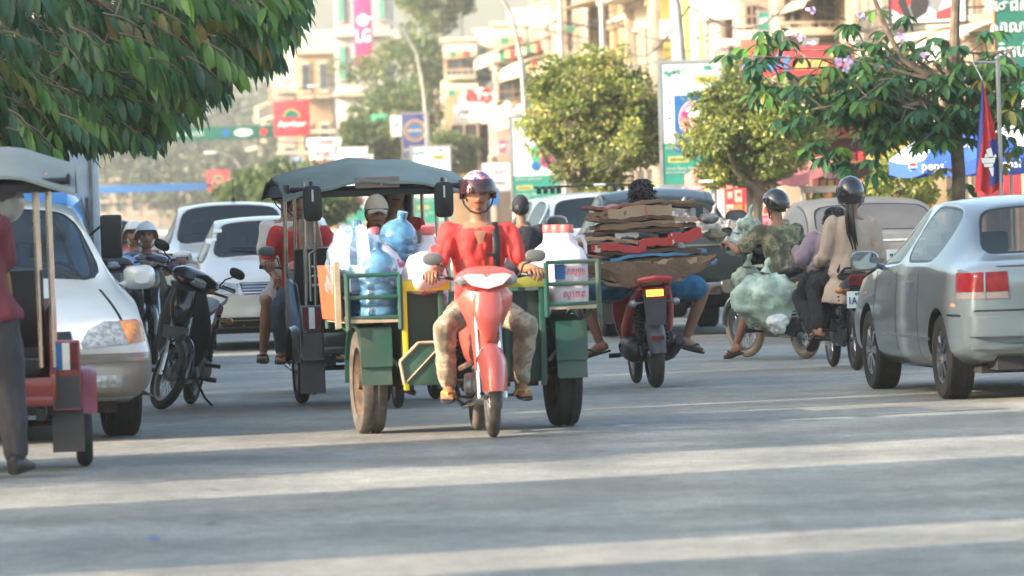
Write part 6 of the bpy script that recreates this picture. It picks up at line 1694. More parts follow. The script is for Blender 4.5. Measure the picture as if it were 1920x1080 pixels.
# --- silver sedan, right edge
P_SIL = PAINT('silver_paint', (.15, .19, .21), metal=.5, rough=.3)
def silver_sedan():
    a, b = V((gx(1790, 40.7), 40.7, 0)), V((gx(1672, 42.9), 42.9, 0)); d = (b - a); yaw = math.atan2(d.y, d.x); dn = d.normalized(); nr = V((dn.y, -dn.x, 0))
    c = (a + dn * 1.27) + nr * .735
    root = empty('car', c, yaw, 'silver four-door car seen from behind, nearest vehicle at the right edge', 'car')
    st = [(-2.20, .42, .64, .80, .62, .84, .50, .86, -.05), (-2.15, .34, .79, .90, .76, .945, .64, .965, -.03), (-2.02, .28, .84, .935, .80, .985, .66, 1.0), (-1.70, .25, .855, .945, .81, 1.0, .66, 1.015),
          (-1.08, .22, .86, .95, .825, 1.36, .53, 1.40), (-.55, .21, .86, .95, .825, 1.405, .53, 1.45), (.05, .20, .86, .94, .825, 1.405, .525, 1.45), (.42, .20, .86, .935, .825, 1.35, .53, 1.40), (1.15, .20, .86, .91, .80, .95, .68, .985),
          (1.75, .22, .845, .83, .78, .86, .62, .885), (2.05, .26, .80, .76, .72, .78, .55, .80), (2.17, .34, .68, .66, .6, .68, .45, .69, .04)]
    bd, bvh, gl = car_body(root, st, P_SIL, ws=7, rw=3, sides=((4, 5), (6, 7)), wheels=[(s * 1.27, t * .86, .345) for s in (1, -1) for t in (1, -1)])
    for x in (1.27, -1.27):
        for s in (1, -1): car_wheel(root, x, s * .735, .30, .19, s, 'star')
    for s in (1, -1):                           # tail lamps wrap onto the quarter
        D = V((1, -s * .35, 0))
        for nm, z0, z1, m in (('tail_light', .775, .915, M_REDL), ('reverse_light', .725, .772, mat('smoky_lens', (.16, .13, .13), .25, coat=.4))):
            patch(bvh, (-2.1, s * .62, 0), (0, -s, 0), Z, D, [(-.30, z0), (.13, z0), (.12, z1), (-.30, z1 - .01)], m, root, nm, off=.006, thick=.02)
        patch(bvh, (-2.1, s * .62, 0), (0, -s, 0), Z, D, [(-.052, .72), (-.04, .72), (-.04, .91), (-.052, .91)], P_SIL, root, 'lamp_divider', off=.009)
        patch(bvh, (0, 0, 0), X, Z, (0, -s, 0), [(-1.0, .415), (.98, .43), (.98, .45), (-1.0, .435)], M_CHR, root, 'side_moulding', off=.008)
        patch(bvh, (0, 0, 0), X, Z, (0, -s, 0), [(-2.0, .60), (-1.62, .60), (-1.62, .615), (-2.0, .615)], M_CHR, root, 'bumper_line', off=.006)
        for x in (-.62, .16, .98): patch(bvh, (0, 0, 0), X, Z, (0, -s, 0), [(x, .24), (x + .008, .24), (x + .02, .90), (x + .012, .90)], M_BLK, root, 'door_gap', off=.0015)
        for x in (-.45, .36):
            patch(bvh, (0, 0, 0), X, Z, (0, -s, 0), [(x, .80), (x + .15, .80), (x + .15, .825), (x, .825)], P_SIL, root, 'door_handle', off=.022, thick=.025)
        patch(bvh, (0, 0, 0), X, Z, (0, -s, 0), [(1.35, .72), (1.42, .72), (1.42, .74), (1.35, .74)], M_AMB, root, 'side_repeater', off=.006)
        mirrorpod(root, (.80, s * .95, .98), s, P_SIL)
        patch(bvh, (-2.2, 0, 0), (0, s, 0), Z, X, [(.0, .635), (.78, .635), (.76, .648), (.0, .648)], M_DRK, root, 'bumper_gap', off=.003)
    patch(bvh, (-2.2, 0, 0), Y_, Z, X, [(-.80, .46), (.80, .46), (.80, .60), (-.80, .60)], P_SIL, root, 'bumper', off=.045, thick=.06)
    patch(bvh, (-2.2, 0, 0), Y_, Z, X, [(-.78, .37), (.78, .37), (.78, .40), (-.78, .40)], P_SIL, root, 'bumper_lip', off=.035, thick=.05)
    patch(bvh, (-2.2, 0, 0), Y_, Z, X, [(-.60, .945), (.60, .945), (.60, .953), (-.60, .953)], M_BLK, root, 'boot_gap', off=.002)
    plate_at(root, -2.27, .76, 0, '2P 4471', True)
    u = MB(); u.box((0, 0, .26), (3.6, 1.3, .14)); u.box((-1.95, 0, .30), (.3, 1.2, .16)); u.tube([(-2.15, -.45, .27), (-1.6, -.45, .27)], .035, 10); u.build('underbody', SKIRT, root)
    seats(root, (-.95, .15), z=.86)
    return root
silver_sedan()

# --- white minivan at the left
P_WH = PAINT('white_paint_car', (.58, .61, .60), rough=.3); P_GRY = PAINT('grey_bumper', (.17, .165, .155), rough=.5)
def white_van():
    c = V((gx(52, 37.7) - .50, 37.7 + 2.2, 0)); root = empty('minivan', c, R(-77), 'white minivan with a grey bumper, facing the viewer behind the red tuk-tuk', 'minivan')
    st = [(-2.3, .35, .75, .98, .74, 1.2, .62, 1.25), (-2.15, .25, .88, 1.02, .86, 1.50, .68, 1.56), (-1.0, .22, .90, 1.02, .87, 1.58, .68, 1.64), (-.1, .22, .90, 1.02, .87, 1.59, .67, 1.66), (.45, .22, .90, 1.0, .87, 1.54, .65, 1.60), (1.42, .22, .90, .98, .85, 1.03, .74, 1.08),
          (1.85, .24, .90, .89, .83, .93, .66, .96), (2.15, .28, .87, .78, .80, .81, .60, .83), (2.28, .33, .78, .66, .70, .68, .5, .69, .05), (2.30, .38, .70, .60, .62, .62, .45, .63, .08)]
    bd, bvh, gl = car_body(root, st, P_WH, ws=4, sides=((1,), (2,), (3, 4)), wheels=[(s * 1.38, t * .9, .36) for s in (1, -1) for t in (1, -1)])
    for x in (1.38, -1.38):
        for s in (1, -1): car_wheel(root, x, s * .76, .31, .21, s)
    for s in (1, -1):
        D = V((-1, -s * .25, -.15))
        patch(bvh, (2.2, s * .55, 0), (0, s, 0), Z, D, [(-.22, .60), (.10, .63), (.10, .80), (.0, .80), (-.14, .74), (-.23, .64)], M_LENS, root, 'headlight', off=.010, thick=.02)
        patch(bvh, (2.2, s * .55, 0), (0, s, 0), Z, D, [(.105, .63), (.27, .66), (.27, .80), (.24, .82), (.105, .805)], M_AMB, root, 'indicator', off=.010, thick=.02)
        patch(bvh, (2.3, s * .5, 0), (0, s, 0), Z, (-1, 0, 0), [(-.08, .36), (.12, .36), (.14, .44), (-.09, .44)], M_LENS, root, 'fog_lamp', off=.034, thick=.01)
        mirrorpod(root, (1.02, s * .98, 1.07), s, P_WH, .10, .115, .085)
        patch(bvh, (1.5, s * .3, 0), (0, s, 0), X, (0, 0, -1), [(.30, .1), (.32, .1), (.38, .68), (.36, .68)], M_DRK, root, 'bonnet_gap', off=.002)
    patch(bvh, (2.3, 0, 0), Y_, Z, (-1, 0, 0), [(-.84, .29), (.84, .29), (.88, .42), (.86, .585), (-.86, .585), (-.88, .42)], P_GRY, root, 'bumper', off=.028, thick=.05)
    patch(bvh, (2.3, 0, 0), Y_, Z, (-1, 0, 0), [(-.84, .53), (.84, .53), (.84, .555), (-.84, .555)], M_ALU, root, 'bumper_trim', off=.036, thick=.02)
    patch(bvh, (2.3, 0, 0), Y_, Z, (-1, 0, 0), [(-.30, .62), (.30, .62), (.30, .74), (-.30, .74)], M_BLK, root, 'grille', off=.008)
    patch(bvh, (2.3, 0, 0), Y_, Z, (-1, 0, 0), [(-.55, .32), (.30, .32), (.35, .44), (-.35, .44)], M_BLK, root, 'air_intake', off=.036)
    seats(root, (.35, -.8), z=1.0, wheel=(.95, .4, 1.02))
    plate_at(root, 2.40, .48, 0, '2R 9034')
    u = MB(); u.box((0, 0, .25), (3.9, 1.3, .14)); u.build('underbody', SKIRT, root)
    w = MB(); w.tube([(1.44, .5, 1.08), (1.25, .2, 1.22)], .008, 5); w.tube([(1.44, -.1, 1.10), (1.2, -.4, 1.22)], .008, 5); w.build('wiper', M_BLK, root)
white_van()

# --- off-white saloon facing the viewer, behind the black motorbike
P_CAM = PAINT('pearl_paint', (.46, .46, .42), rough=.3)
def saloon():
    c = V((gx(497, 61), 63, 0)); root = empty('car', c, R(-86), 'off-white saloon with a small dangling charm in its windscreen, behind the black parked motorbike', 'car')
    st = [(-2.2, .4, .66, .85, .64, .9, .5, .93), (-2.05, .28, .84, .95, .8, 1.0, .66, 1.02), (-1.55, .25, .87, .96, .82, 1.02, .67, 1.04), (-.95, .22, .88, .96, .83, 1.34, .60, 1.38), (0, .2, .88, .95, .83, 1.41, .60, 1.45), (.45, .2, .88, .94, .83, 1.37, .60, 1.41), (1.2, .2, .88, .92, .82, .96, .72, 1.0),
          (1.85, .22, .87, .80, .80, .83, .64, .86), (2.15, .26, .83, .72, .76, .74, .58, .76), (2.27, .32, .74, .60, .66, .62, .46, .63, .05)]
    bd, bvh, gl = car_body(root, st, P_CAM, ws=5, sides=((2, 3), (4, 5)), wheels=[(s * 1.32, t * .88, .345) for s in (1, -1) for t in (1, -1)])
    for x in (1.32, -1.32):
        for s in (1, -1): car_wheel(root, x, s * .75, .31, .2, s)
    for s in (1, -1):
        D = V((-1, -s * .2, 0))
        patch(bvh, (2.2, s * .55, 0), (0, s, 0), Z, D, [(-.16, .60), (.24, .62), (.25, .72), (.1, .745), (-.14, .72)], M_LENS, root, 'headlight', off=.01, thick=.02)
        mirrorpod(root, (.82, s * .98, 1.0), s, P_CAM)
        patch(bvh, (2.2, 0, 0), Y_, Z, (-1, 0, 0), [(s * .12, .25), (s * .60, .25), (s * .62, .32), (s * .12, .32)], M_BLK, root, 'air_intake', off=.03)
    patch(bvh, (2.2, 0, 0), Y_, Z, (-1, 0, 0), [(-.85, .22), (.85, .22), (.87, .54), (-.87, .54)], P_CAM, root, 'bumper', off=.02, thick=.05)
    patch(bvh, (2.2, 0, 0), Y_, Z, (-1, 0, 0), [(-.36, .60), (.36, .60), (.40, .73), (-.40, .73)], M_BLK, root, 'grille', off=.006)
    slots(root, bvh, 2.2, .605, .73, .37, 4, M_CHR)
    patch(bvh, (2.2, 0, 0), Y_, Z, (-1, 0, 0), [(-.7, .33), (.7, .33), (.7, .36), (-.7, .36)], M_BLK, root, 'bumper_gap', off=.025)
    seats(root, (.1, -.9), z=.9, wheel=(.65, .38, .95))
    q = MB(); q.tube([(.52, 0, 1.33), (.55, 0, 1.22)], .004, 5); q.ball((.56, 0, 1.15), (.03, .04, .07), 10, 8); q.build('hanging_charm', T_WH, root)
    plate_at(root, 2.36, .47, 0, '2AB 3158')
    w = MB()
    for y in (.1, .6): w.tube([(1.18, y, 1.03), (1.08, y - .3, 1.09), (1.02, y - .55, 1.10)], .012, 5)
    w.build('wiper', M_BLK, root)
    u = MB(); u.box((0, 0, .25), (3.9, 1.3, .14)); u.build('underbody', SKIRT, root)
    s_ = MB(); s_.box((.62, -.58, 1.28), (.012, .09, .06), Matrix.Rotation(-.9, 4, 'Y')); s_.box((.80, -.66, 1.17), (.012, .12, .09), Matrix.Rotation(-.9, 4, 'Y')); s_.build('windscreen_sticker', T_PAL, root)
saloon()
P_PIC = PAINT('warm_white_paint', (.54, .52, .46), rough=.28)
def white_pickup():
    c = V((gx(422, 71), 73.2, 0)); root = empty('pickup_truck', c, R(-87), 'tall white pickup facing the viewer, with a stubby roof aerial', 'pickup truck')
    st = [(-2.5, .5, .8, 1.0, .8, 1.05, .7, 1.06), (-1.0, .42, .90, 1.10, .88, 1.13, .74, 1.14), (-.85, .36, .92, 1.06, .90, 1.50, .66, 1.56), (-.2, .36, .92, 1.05, .90, 1.57, .66, 1.63), (.4, .36, .92, 1.04, .90, 1.54, .65, 1.60), (1.25, .36, .92, 1.02, .88, 1.06, .76, 1.10),
          (2.0, .38, .92, .95, .86, .98, .68, 1.01), (2.35, .42, .88, .90, .80, .93, .6, .95), (2.48, .45, .78, .72, .7, .74, .5, .75, .05)]
    bd, bvh, gl = car_body(root, st, P_PIC, ws=4, sides=((2,), (3, 4)), wheels=[(s * 1.5, t * .93, .42) for s in (1, -1) for t in (1, -1)])
    for x in (1.5, -1.5):
        for s in (1, -1): car_wheel(root, x, s * .78, .37, .24, s)
    for s in (1, -1):
        patch(bvh, (2.3, s * .6, 0), (0, s, 0), Z, (-1, -s * .25, -.1), [(-.18, .80), (.26, .86), (.27, 1.0), (.12, .98), (-.16, .90)], M_LENS, root, 'headlight', off=.01, thick=.02)
        mirrorpod(root, (1.0, s * 1.10, 1.15), s, P_PIC, .1, .13, .085)
        patch(bvh, (2.3, s * .6, 0), (0, s, 0), Z, (-1, -s * .2, 0), [(-.1, .50), (.12, .50), (.14, .66), (-.1, .64)], M_BLK, root, 'fog_lamp_recess', off=.02)
    patch(bvh, (2.3, 0, 0), Y_, Z, (-1, 0, 0), [(-.42, .66), (.42, .66), (.44, .92), (-.44, .92)], M_BLK, root, 'grille', off=.006); slots(root, bvh, 2.3, .68, .92, .40, 3, M_CHR)
    seats(root, (.1, -.6), z=1.05, wheel=(.75, .4, 1.1))
    a = MB(); a.ball((.0, .05, 1.64), (.03, .03, .03), 8, 6); a.tube([(0, .05, 1.64), (-.06, .05, 1.90)], .006, 5); a.build('aerial', M_BLK, root)
    u = MB(); u.box((0, 0, .4), (4.4, 1.3, .14)); u.build('underbody', SKIRT, root)
white_pickup()

# --- dark green pickup seen from behind
P_DGN = PAINT('dark_green_paint', (.003, .012, .012), rough=.5)
def green_pickup():
    c = V((gx(1252, 61), 63.6, 0)); root = empty('pickup_truck', c, R(94.5), 'dark green pickup seen from behind, its bed full of plastic bags', 'pickup truck')
    st = [(-.25, .40, .80, 1.05, .79, 1.09, .66, 1.10), (-.18, .38, .84, 1.08, .82, 1.42, .62, 1.50), (.2, .36, .86, 1.08, .84, 1.55, .62, 1.61), (.75, .36, .86, 1.07, .84, 1.55, .61, 1.61), (1.15, .36, .86, 1.05, .84, 1.48, .61, 1.53), (1.75, .38, .86, 1.02, .82, 1.06, .7, 1.09), (2.5, .4, .84, .95, .8, .98, .65, 1.0), (2.75, .45, .75, .8, .7, .82, .5, .84)]
    bd, bvh, gl = car_body(root, st, P_DGN, rw=0, ws=4, sides=((1, 2), (3, 4)))
    bx = MB()
    bx.box((-1.25, 0, .62), (2.0, 1.62, .10)); 
    for s in (1, -1): bx.box((-1.25, s * .80, .84), (2.05, .07, .52))
    bx.box((-.28, 0, .84), (.06, 1.52, .52)); bx.build('bed', P_DGN, root, bevel=.02)
    tg = MB(); tg.box((-2.27, 0, .85), (.07, 1.66, .50)); to = tg.build('tailgate', P_DGN, root, bevel=.02)
    q = MB(); q.box((-2.315, 0, .97), (.012, 1.2, .018)); q.build('trim_strip', M_CHR, to)
    q = MB(); q.box((-2.315, 0, .90), (.012, .26, .05)); q.build('handle', M_BLK, to)
    for s in (1, -1):
        q = MB(); q.box((-2.30, s * .75, .80), (.05, .08, .20)); q.build('tail_light', M_REDL, root, bevel=.01)
        q = MB(); loftx(q, [(-2.42, s * .62, .52, .20, .075), (-2.36, s * .62, .52, .24, .085), (-2.2, s * .62, .52, .24, .08)], p=5); q.build('bumper', M_CHR, root, ang=50)
        q = MB(); q.box((-1.6, s * .78, .47), (.9, .10, .20)); q.build('side_skirt', P_DGN, root, bevel=.02)
        q = MB(); q.box((-2.02, s * .72, .32), (.012, .26, .34)); q.build('mudflap', M_BLK, root)
        mirrorpod(root, (1.25, s * 1.03, 1.22), s, M_BLK if s < 0 else M_CHR, .1, .13, .11)
    q = MB(); q.box((-2.36, 0, .50), (.10, .84, .14)); q.build('bumper_step', M_CHR, root, bevel=.02)
    plate_at(root, -2.43, .52, 0, '2F 6120', True)
    for x in (-1.55, 1.6):
        for s in (1, -1): car_wheel(root, x, s * .70, .34, .23, s)
    u = MB(); u.box((0, 0, .45), (4.6, 1.1, .16)); u.tube([(-1.55, -.7, .34), (-1.55, .7, .34)], .06, 8); u.ball((-1.55, 0, .34), .14, 10, 8); u.build('underbody', SKIRT, root)
    q = MB(); 
    for y in (-.6, .6): q.tube([(-.15, y, 1.66), (1.0, y, 1.66)], .018, 6)
    q.build('roof_rail', M_WHT, root)
    return root
gp = green_pickup()
M_BAG = mat('clear_grey_bag', (.22, .21, .195), .35, var=.35, scale=7, spec=.6, bump=.8, bscale=18)
M_BAGG = mat('pale_green_bag', (.36, .46, .37), .35, var=.4, scale=6, spec=.6, bump=.8, bscale=16)
M_BAGW = mat('whitish_bag', (.58, .62, .58), .35, var=.2, scale=6, spec=.6, bump=.8, bscale=16)
def bag(loc, r, m, label, seed, group=None, neck=True, rz=0, name='plastic_bag', mb_only=False):
    rr = random.Random(seed); mb = MB(); nu, nv = 44, 32; rows = []
    for i in range(nv + 1):
        th = math.pi * (.03 + .94 * i / nv); row = []
        for j in range(nu):
            a = 2 * math.pi * j / nu; d = V((math.sin(th) * math.cos(a), math.sin(th) * math.sin(a), math.cos(th)))
            k = 1 + .30 * noise.noise(d * 1.8 + V((seed, 0, 0))) + .13 * noise.noise(V((d.x * 6, d.y * 6, d.z * 2.5 + seed))) + .07 * noise.noise(d * 13) + .05 * abs(math.sin(a * 8 + seed + d.z * 2)) * max(0, d.z + .3); k *= 1 - .42 * max(0, d.z) ** 1.3
            p = V((d.x * r[0] * k, d.y * r[1] * k, d.z * r[2] * k + r[2] * .9)); row.append(p)
        rows.append(list(reversed(row)))
    mb.rings(rows)
    if neck: t = r[2] * 1.72; mb.tube([(0, 0, t - .03), (.01, 0, t + .03), (.02, .01, t + .06), (.04, .01, t + .10)], [.05, .016, .028, .012], 9)
    o = mb.build(name, m, None, ang=55); o.location = loc; o.rotation_euler.z = rz
    return tag(o, label, 'plastic bag', group)
GT = gp.matrix_world
for i, (x, y, z, r_, lb) in enumerate([(-1.9, -.55, .67, (.34, .26, .27), 'clear grey bag at the right tail corner of the green pickup bed'), (-1.55, -.15, .67, (.32, .30, .30), 'clear grey bag in the middle of the green pickup bed'), (-1.1, -.50, .69, (.36, .28, .36), 'tallest clear bag, leaning on the cab of the green pickup'),
                                       (-1.9, .15, .67, (.3, .28, .27), 'clear bag in the pickup bed, mostly behind the cardboard load'), (-1.2, .30, .67, (.36, .3, .33), 'clear bag on the left of the pickup bed'), (-.7, -.2, .67, (.3, .3, .42), 'clear bag squeezed against the pickup rear window'), (-2.0, .55, .67, (.26, .2, .24), 'clear bag at the left tail corner of the pickup bed')]):
    bag(GT @ V((x, y, z)), r_, M_BAG, lb, i + 3, 'plastic bags in the bed of the green pickup')

# --- white SUV left of the pickup
def suv():
    c = V((gx(1128, 70), 72.2, 0)); root = empty('suv', c, R(-82), 'white four-wheel-drive with roof rack, left of the green pickup', 'suv')
    P = PAINT('cool_white_paint', (.44, .49, .50), rough=.3)
    st = [(-2.2, .5, .8, 1.05, .8, 1.2, .7, 1.3), (-2.05, .42, .88, 1.08, .85, 1.50, .66, 1.56), (-.6, .40, .90, 1.08, .87, 1.53, .66, 1.60), (.5, .40, .90, 1.08, .87, 1.50, .64, 1.56), (1.15, .40, .90, 1.06, .86, 1.10, .76, 1.13), (1.95, .42, .88, .98, .82, 1.01, .68, 1.03), (2.25, .46, .80, .80, .74, .84, .6, .86)]
    bd, bvh, gl = car_body(root, st, P, ws=3, sides=(1, 2, 3), wheels=[(s * 1.35, t * .9, .42) for s in (1, -1) for t in (1, -1)])
    for x in (1.35, -1.35):
        for s in (1, -1): car_wheel(root, x, s * .76, .36, .24, s)
    for s in (1, -1):
        patch(bvh, (2.2, s * .58, 0), (0, s, 0), Z, (-1, -s * .15, 0), [(-.16, .78), (.2, .78), (.2, .94), (-.16, .94)], M_LENS, root, 'headlight', off=.01, thick=.02)
        mirrorpod(root, (.95, s * 1.08, 1.16), s, M_BLK, .1, .12, .1)
    patch(bvh, (2.2, 0, 0), Y_, Z, (-1, 0, 0), [(-.36, .74), (.36, .74), (.36, .95), (-.36, .95)], M_BLK, root, 'grille', off=.006)
    r_ = MB()
    for y in (-.5, .5): r_.tube([(-1.6, y, 1.66), (.3, y, 1.66)], .016, 6)
    for x in (-1.5, -.9, -.3, .25): r_.tube([(x, -.56, 1.67), (x, .56, 1.67)], .014, 6); r_.box((x, .5, 1.62), (.05, .05, .07)); r_.box((x, -.5, 1.62), (.05, .05, .07))
    r_.build('roof_rack', M_BLK, root)
    u = MB(); u.box((0, 0, .42), (4.0, 1.3, .14)); u.build('underbody', SKIRT, root)
suv()
# yellow and white van roof between ficus and cardboard rider
def small_van():
    c = V((gx(1225, 95), 97, 0)); root = empty('van', c, R(95), 'distant white van with a cream yellow roof cover, behind the black haired head', 'van')
    P = PAINT('cream_yellow_paint', (.62, .48, .20), rough=.4); P2 = PAINT('bright_white_paint', (.70, .70, .68), rough=.35)
    st = [(-2.3, .45, .82, 1.1, .8, 1.4, .7, 1.5), (-2.2, .40, .86, 1.1, .84, 1.62, .72, 1.70), (1.0, .38, .86, 1.1, .84, 1.64, .70, 1.72), (1.9, .38, .86, 1.08, .82, 1.12, .74, 1.15), (2.3, .42, .8, .9, .76, .93, .66, .95)]
    bd, bvh, gl = car_body(root, st, P2, rw=0, ws=2, sides=(1,))
    q = MB(); loftx(q, [(-2.0, 0, 1.70, .60, .05), (-1.0, 0, 1.74, .62, .05), (.6, 0, 1.73, .6, .05)], p=4); q.build('roof_cover', P, root)
    for x in (1.4, -1.4):
        for s in (1, -1): car_wheel(root, x, s * .76, .32, .2, s)
small_van()
# --- beige dusty car behind the helmeted woman
def beige_car():
    c = V((gx(1632, 57), 59.2, 0)); root = empty('car', c, R(95), 'dusty beige car seen from behind, between the helmeted riders and the silver car', 'car')
    P = mat('dusty_beige_paint', (.32, .275, .22), .6, var=.12, scale=4, dirt=.35)
    st = [(-2.1, .4, .66, .90, .64, .94, .54, .97), (-2.02, .3, .84, 1.0, .8, 1.04, .70, 1.06), (-1.75, .25, .87, 1.02, .83, 1.07, .70, 1.09), (-1.05, .22, .88, 1.02, .84, 1.36, .62, 1.40), (0, .2, .88, 1.0, .84, 1.42, .61, 1.46), (.45, .2, .88, .98, .83, 1.38, .60, 1.42), (1.2, .2, .88, .94, .82, .98, .72, 1.02), (1.9, .24, .84, .8, .76, .82, .6, .84), (2.15, .3, .7, .62, .6, .64, .46, .65)]
    dust = mat('dusty_glass', (.20, .165, .13), .45, var=.12, scale=3)
    bd, bvh, gl = car_body(root, st, P, rw=2, ws=5, sides=((2, 3), (4, 5)), glass=dust, wheels=[(s * 1.3, t * .88, .345) for s in (1, -1) for t in (1, -1)])
    for x in (1.3, -1.3):
        for s in (1, -1): car_wheel(root, x, s * .75, .30, .19, s); 
    for s in (1, -1):
        patch(bvh, (-2.1, s * .6, 0), (0, -s, 0), Z, (1, -s * .2, 0), [(-.2, .76), (.18, .76), (.18, .93), (-.2, .93)], M_REDL, root, 'tail_light', off=.008, thick=.02)
        mirrorpod(root, (.85, s * .97, 1.02), s, P)
    patch(bvh, (-2.1, 0, 0), Y_, Z, X, [(-.8, .42), (.8, .42), (.8, .60), (-.8, .60)], P, root, 'bumper', off=.04, thick=.06)
    patch(bvh, (-2.1, 0, 0), Y_, Z, X, [(-.42, .99), (.42, .99), (.42, 1.01), (-.42, 1.01)], M_WHT, root, 'boot_strip', off=.012, thick=.02)
    plate_at(root, -2.18, .83, 0, '2M 4572', True, dy=-.18)
beige_car()
# --- blue truck cab with white box body, far left
def blue_truck():
    Y = 52; c = V((gx(-26, Y), Y + 1.5, 0)); root = empty('truck', c, R(-86), 'blue truck cab with a tall white cargo box behind it, at the left', 'truck')
    P = PAINT('bright_blue_paint', (.03, .22, .50), rough=.3)
    cb = MB(); rs = []
    for (x, z0, w, z1) in ((1.50, .5, .75, 1.2), (1.45, .45, .86, 1.32), (1.25, .45, .88, 1.66), (1.02, .45, .88, 1.79), (.7, .45, .88, 1.86), (.0, .45, .88, 1.88)):
        rs.append([V((x, y, z)) for y, z in ((-w, z0), (w, z0), (w, z0 + (z1 - z0) * .6), (w * .93, z1 - .22), (w * .78, z1 - .04), (0, z1), (-w * .78, z1 - .04), (-w * .93, z1 - .22), (-w, z0 + (z1 - z0) * .6))])
    cb.rings(rs); cbo = cb.build('cab', P, root, ang=30)
    g = MB(); g.rings([[V((x, y, z)) for y, z in ((-w, z0), (w, z0), (w * .9, z1), (-w * .9, z1))] for x, w, z0, z1 in ((1.505, .72, 1.17, 1.26), (1.30, .76, 1.22, 1.60))]); g.build('windshield', M_GLS, root, bevel=.01)
    g = MB()
    for s in (1, -1):
        g = MB(); g.prism([(.25, 1.22), (1.3, 1.22), (1.02, 1.66), (.25, 1.68)], (0, s * .862, 0), X, Z, (0, .03, 0)); g.build('side_window', M_GLS, root)
        q = MB(); q.tube([(1.42, s * .86, 1.3), (1.5, s * 1.05, 1.45), (1.5, s * 1.05, 1.2)], .014, 6); mo = q.build('mirror_arm', M_BLK, root)
        q = MB(); q.box((1.50, s * 1.08, 1.30), (.07, .20, .40)); q.build('mirror', M_BLK, mo, bevel=.03)
        q = MB(); q.box((1.5, s * .6, .75), (.05, .3, .16)); q.build('headlight', M_LENS, root, bevel=.02)
    b = MB(); b.box((-2.1, 0, 1.75), (4.0, 1.95, 2.3)); bo = b.build('cargo_box', mat('grey_white_panel', (.56, .60, .62), .5, dirt=.2), root, bevel=.02)
    r_ = MB()
    for k in range(7): r_.box((-.085, -.9 + k * .3, 1.75), (.02, .03, 2.2))
    r_.build('panel_rib', M_ALU, bo)
    for x in (.85, -3.1):
        for s in (1, -1): car_wheel(root, x, s * .8, .36, .22, s)
    q = MB(); q.box((-1.2, 0, .5), (5.0, .9, .16)); q.build('chassis', SKIRT, root)
blue_truck()
# ------------------------------------------------------------------ centre: red motorbike with green cart
P_CORAL = PAINT('coral_red_plastic', (.60, .10, .075), rough=.35); P_REDP = PAINT('red_plastic', (.50, .03, .03)); P_BLKP = PAINT('black_gloss_plastic', (.006, .006, .008), rough=.2); P_DBLU = PAINT('dark_blue_plastic', (.02, .03, .07))
M_DTY_LIT = mat('dusty_sunlit_rubber', (.095, .080, .066), .9, var=.4, scale=12)  # tan also paints sunlight onto the cart's left tyre
def at_bike(px, Y): return V((gx(px, Y), Y, 0))
c0 = (at_bike(925, 36.5) + V((-.053, .61, 0)))
bike = motorbike('motorbike', c0, TOWARD, 'coral red motorbike pulling the green jug cart, facing the viewer', P_CORAL, kind='greyback', tyre=M_DTY_LIT, mir_h=1.12)
# white inner headlamp unit
hl = MB()
hl.prism([(-.16, .03), (-.12, .045), (-.03, .04), (0, .015), (.03, .04), (.12, .045), (.16, .03), (.10, -.03), (.0, -.055), (-.10, -.03)], (.495, 0, 1.008), Y_, Z, (.012, 0, 0)); hl.build('headlight_trim', M_WHT, bike)
BT = Tof(bike)
rider, J = person('man in red polo shirt and printed helmet riding the coral red motorbike', BT, (-.12, 0, .83), (-.05, 0, 1.385), [(.27, .335, 1.07), (.27, -.335, 1.07)], [(.06, .235, .335), (.06, -.235, .335)],
    shirt=C_RED, pants=C_CAMOP, helmet=(mat('printed_helmet', (.3, .2, .3), .25, coat=.8, scale=7, ramp=[(0, (.05, .05, .22)), (.44, (.42, .10, .14)), (.50, (.55, .50, .48)), (.55, (.10, .07, .28)), (.62, (.40, .30, .22))]), False), visor=mat('smoked_visor', (.05, .015, .02), .1, coat=.6, alpha=.7),
    strap=M_STRAP, vox=.011, knee_out=.42, elbow=(-.35, 0, -.9), elbow_out=.22, grip_down=(.0, 0, -1), loose=1.02, hem=.14, nod=.04, sc=.97)
# strap of a shoulder bag
q = MB(J['Mi']); nk, hp_ = J['neck'], J['hip']; fw, Lt = J['fw'], J['Lt']
q.tube([nk + Lt * .10 + fw * .06, nk + Lt * .105 + fw * .135 - Z * .12, nk + Lt * .10 + fw * .145 - Z * .28, hp_ + Lt * .11 + fw * .15 + Z * .12], [.024] * 4, 6, flat=.35); q.build('bag_strap', M_BLK, rider)
q = MB(J['Mi']); q.tube([nk + fw * .085 - Z * .03, nk + fw * .135 - Z * .12, nk + fw * .150 - Z * .20], [.014, .016, .012], 6, flat=.3); q.build('placket', mat('darker_red_cotton', (.40, .02, .02), .85), rider)
q = MB(J['Mi']); q.box(nk + fw * .152 + Lt * .065 - Z * .20, (.01, .06, .02)); q.build('chest_emblem', M_BLK, rider)
q = MB(J['Mi']); q.prism([(-.04, .0), (.04, .0), (.012, -.085), (-.012, -.085)], nk + fw * .122 - Z * .045, Lt, unit(Z - fw * .12), fw * .02); q.build('open_collar', SK, rider, bevel=.004)

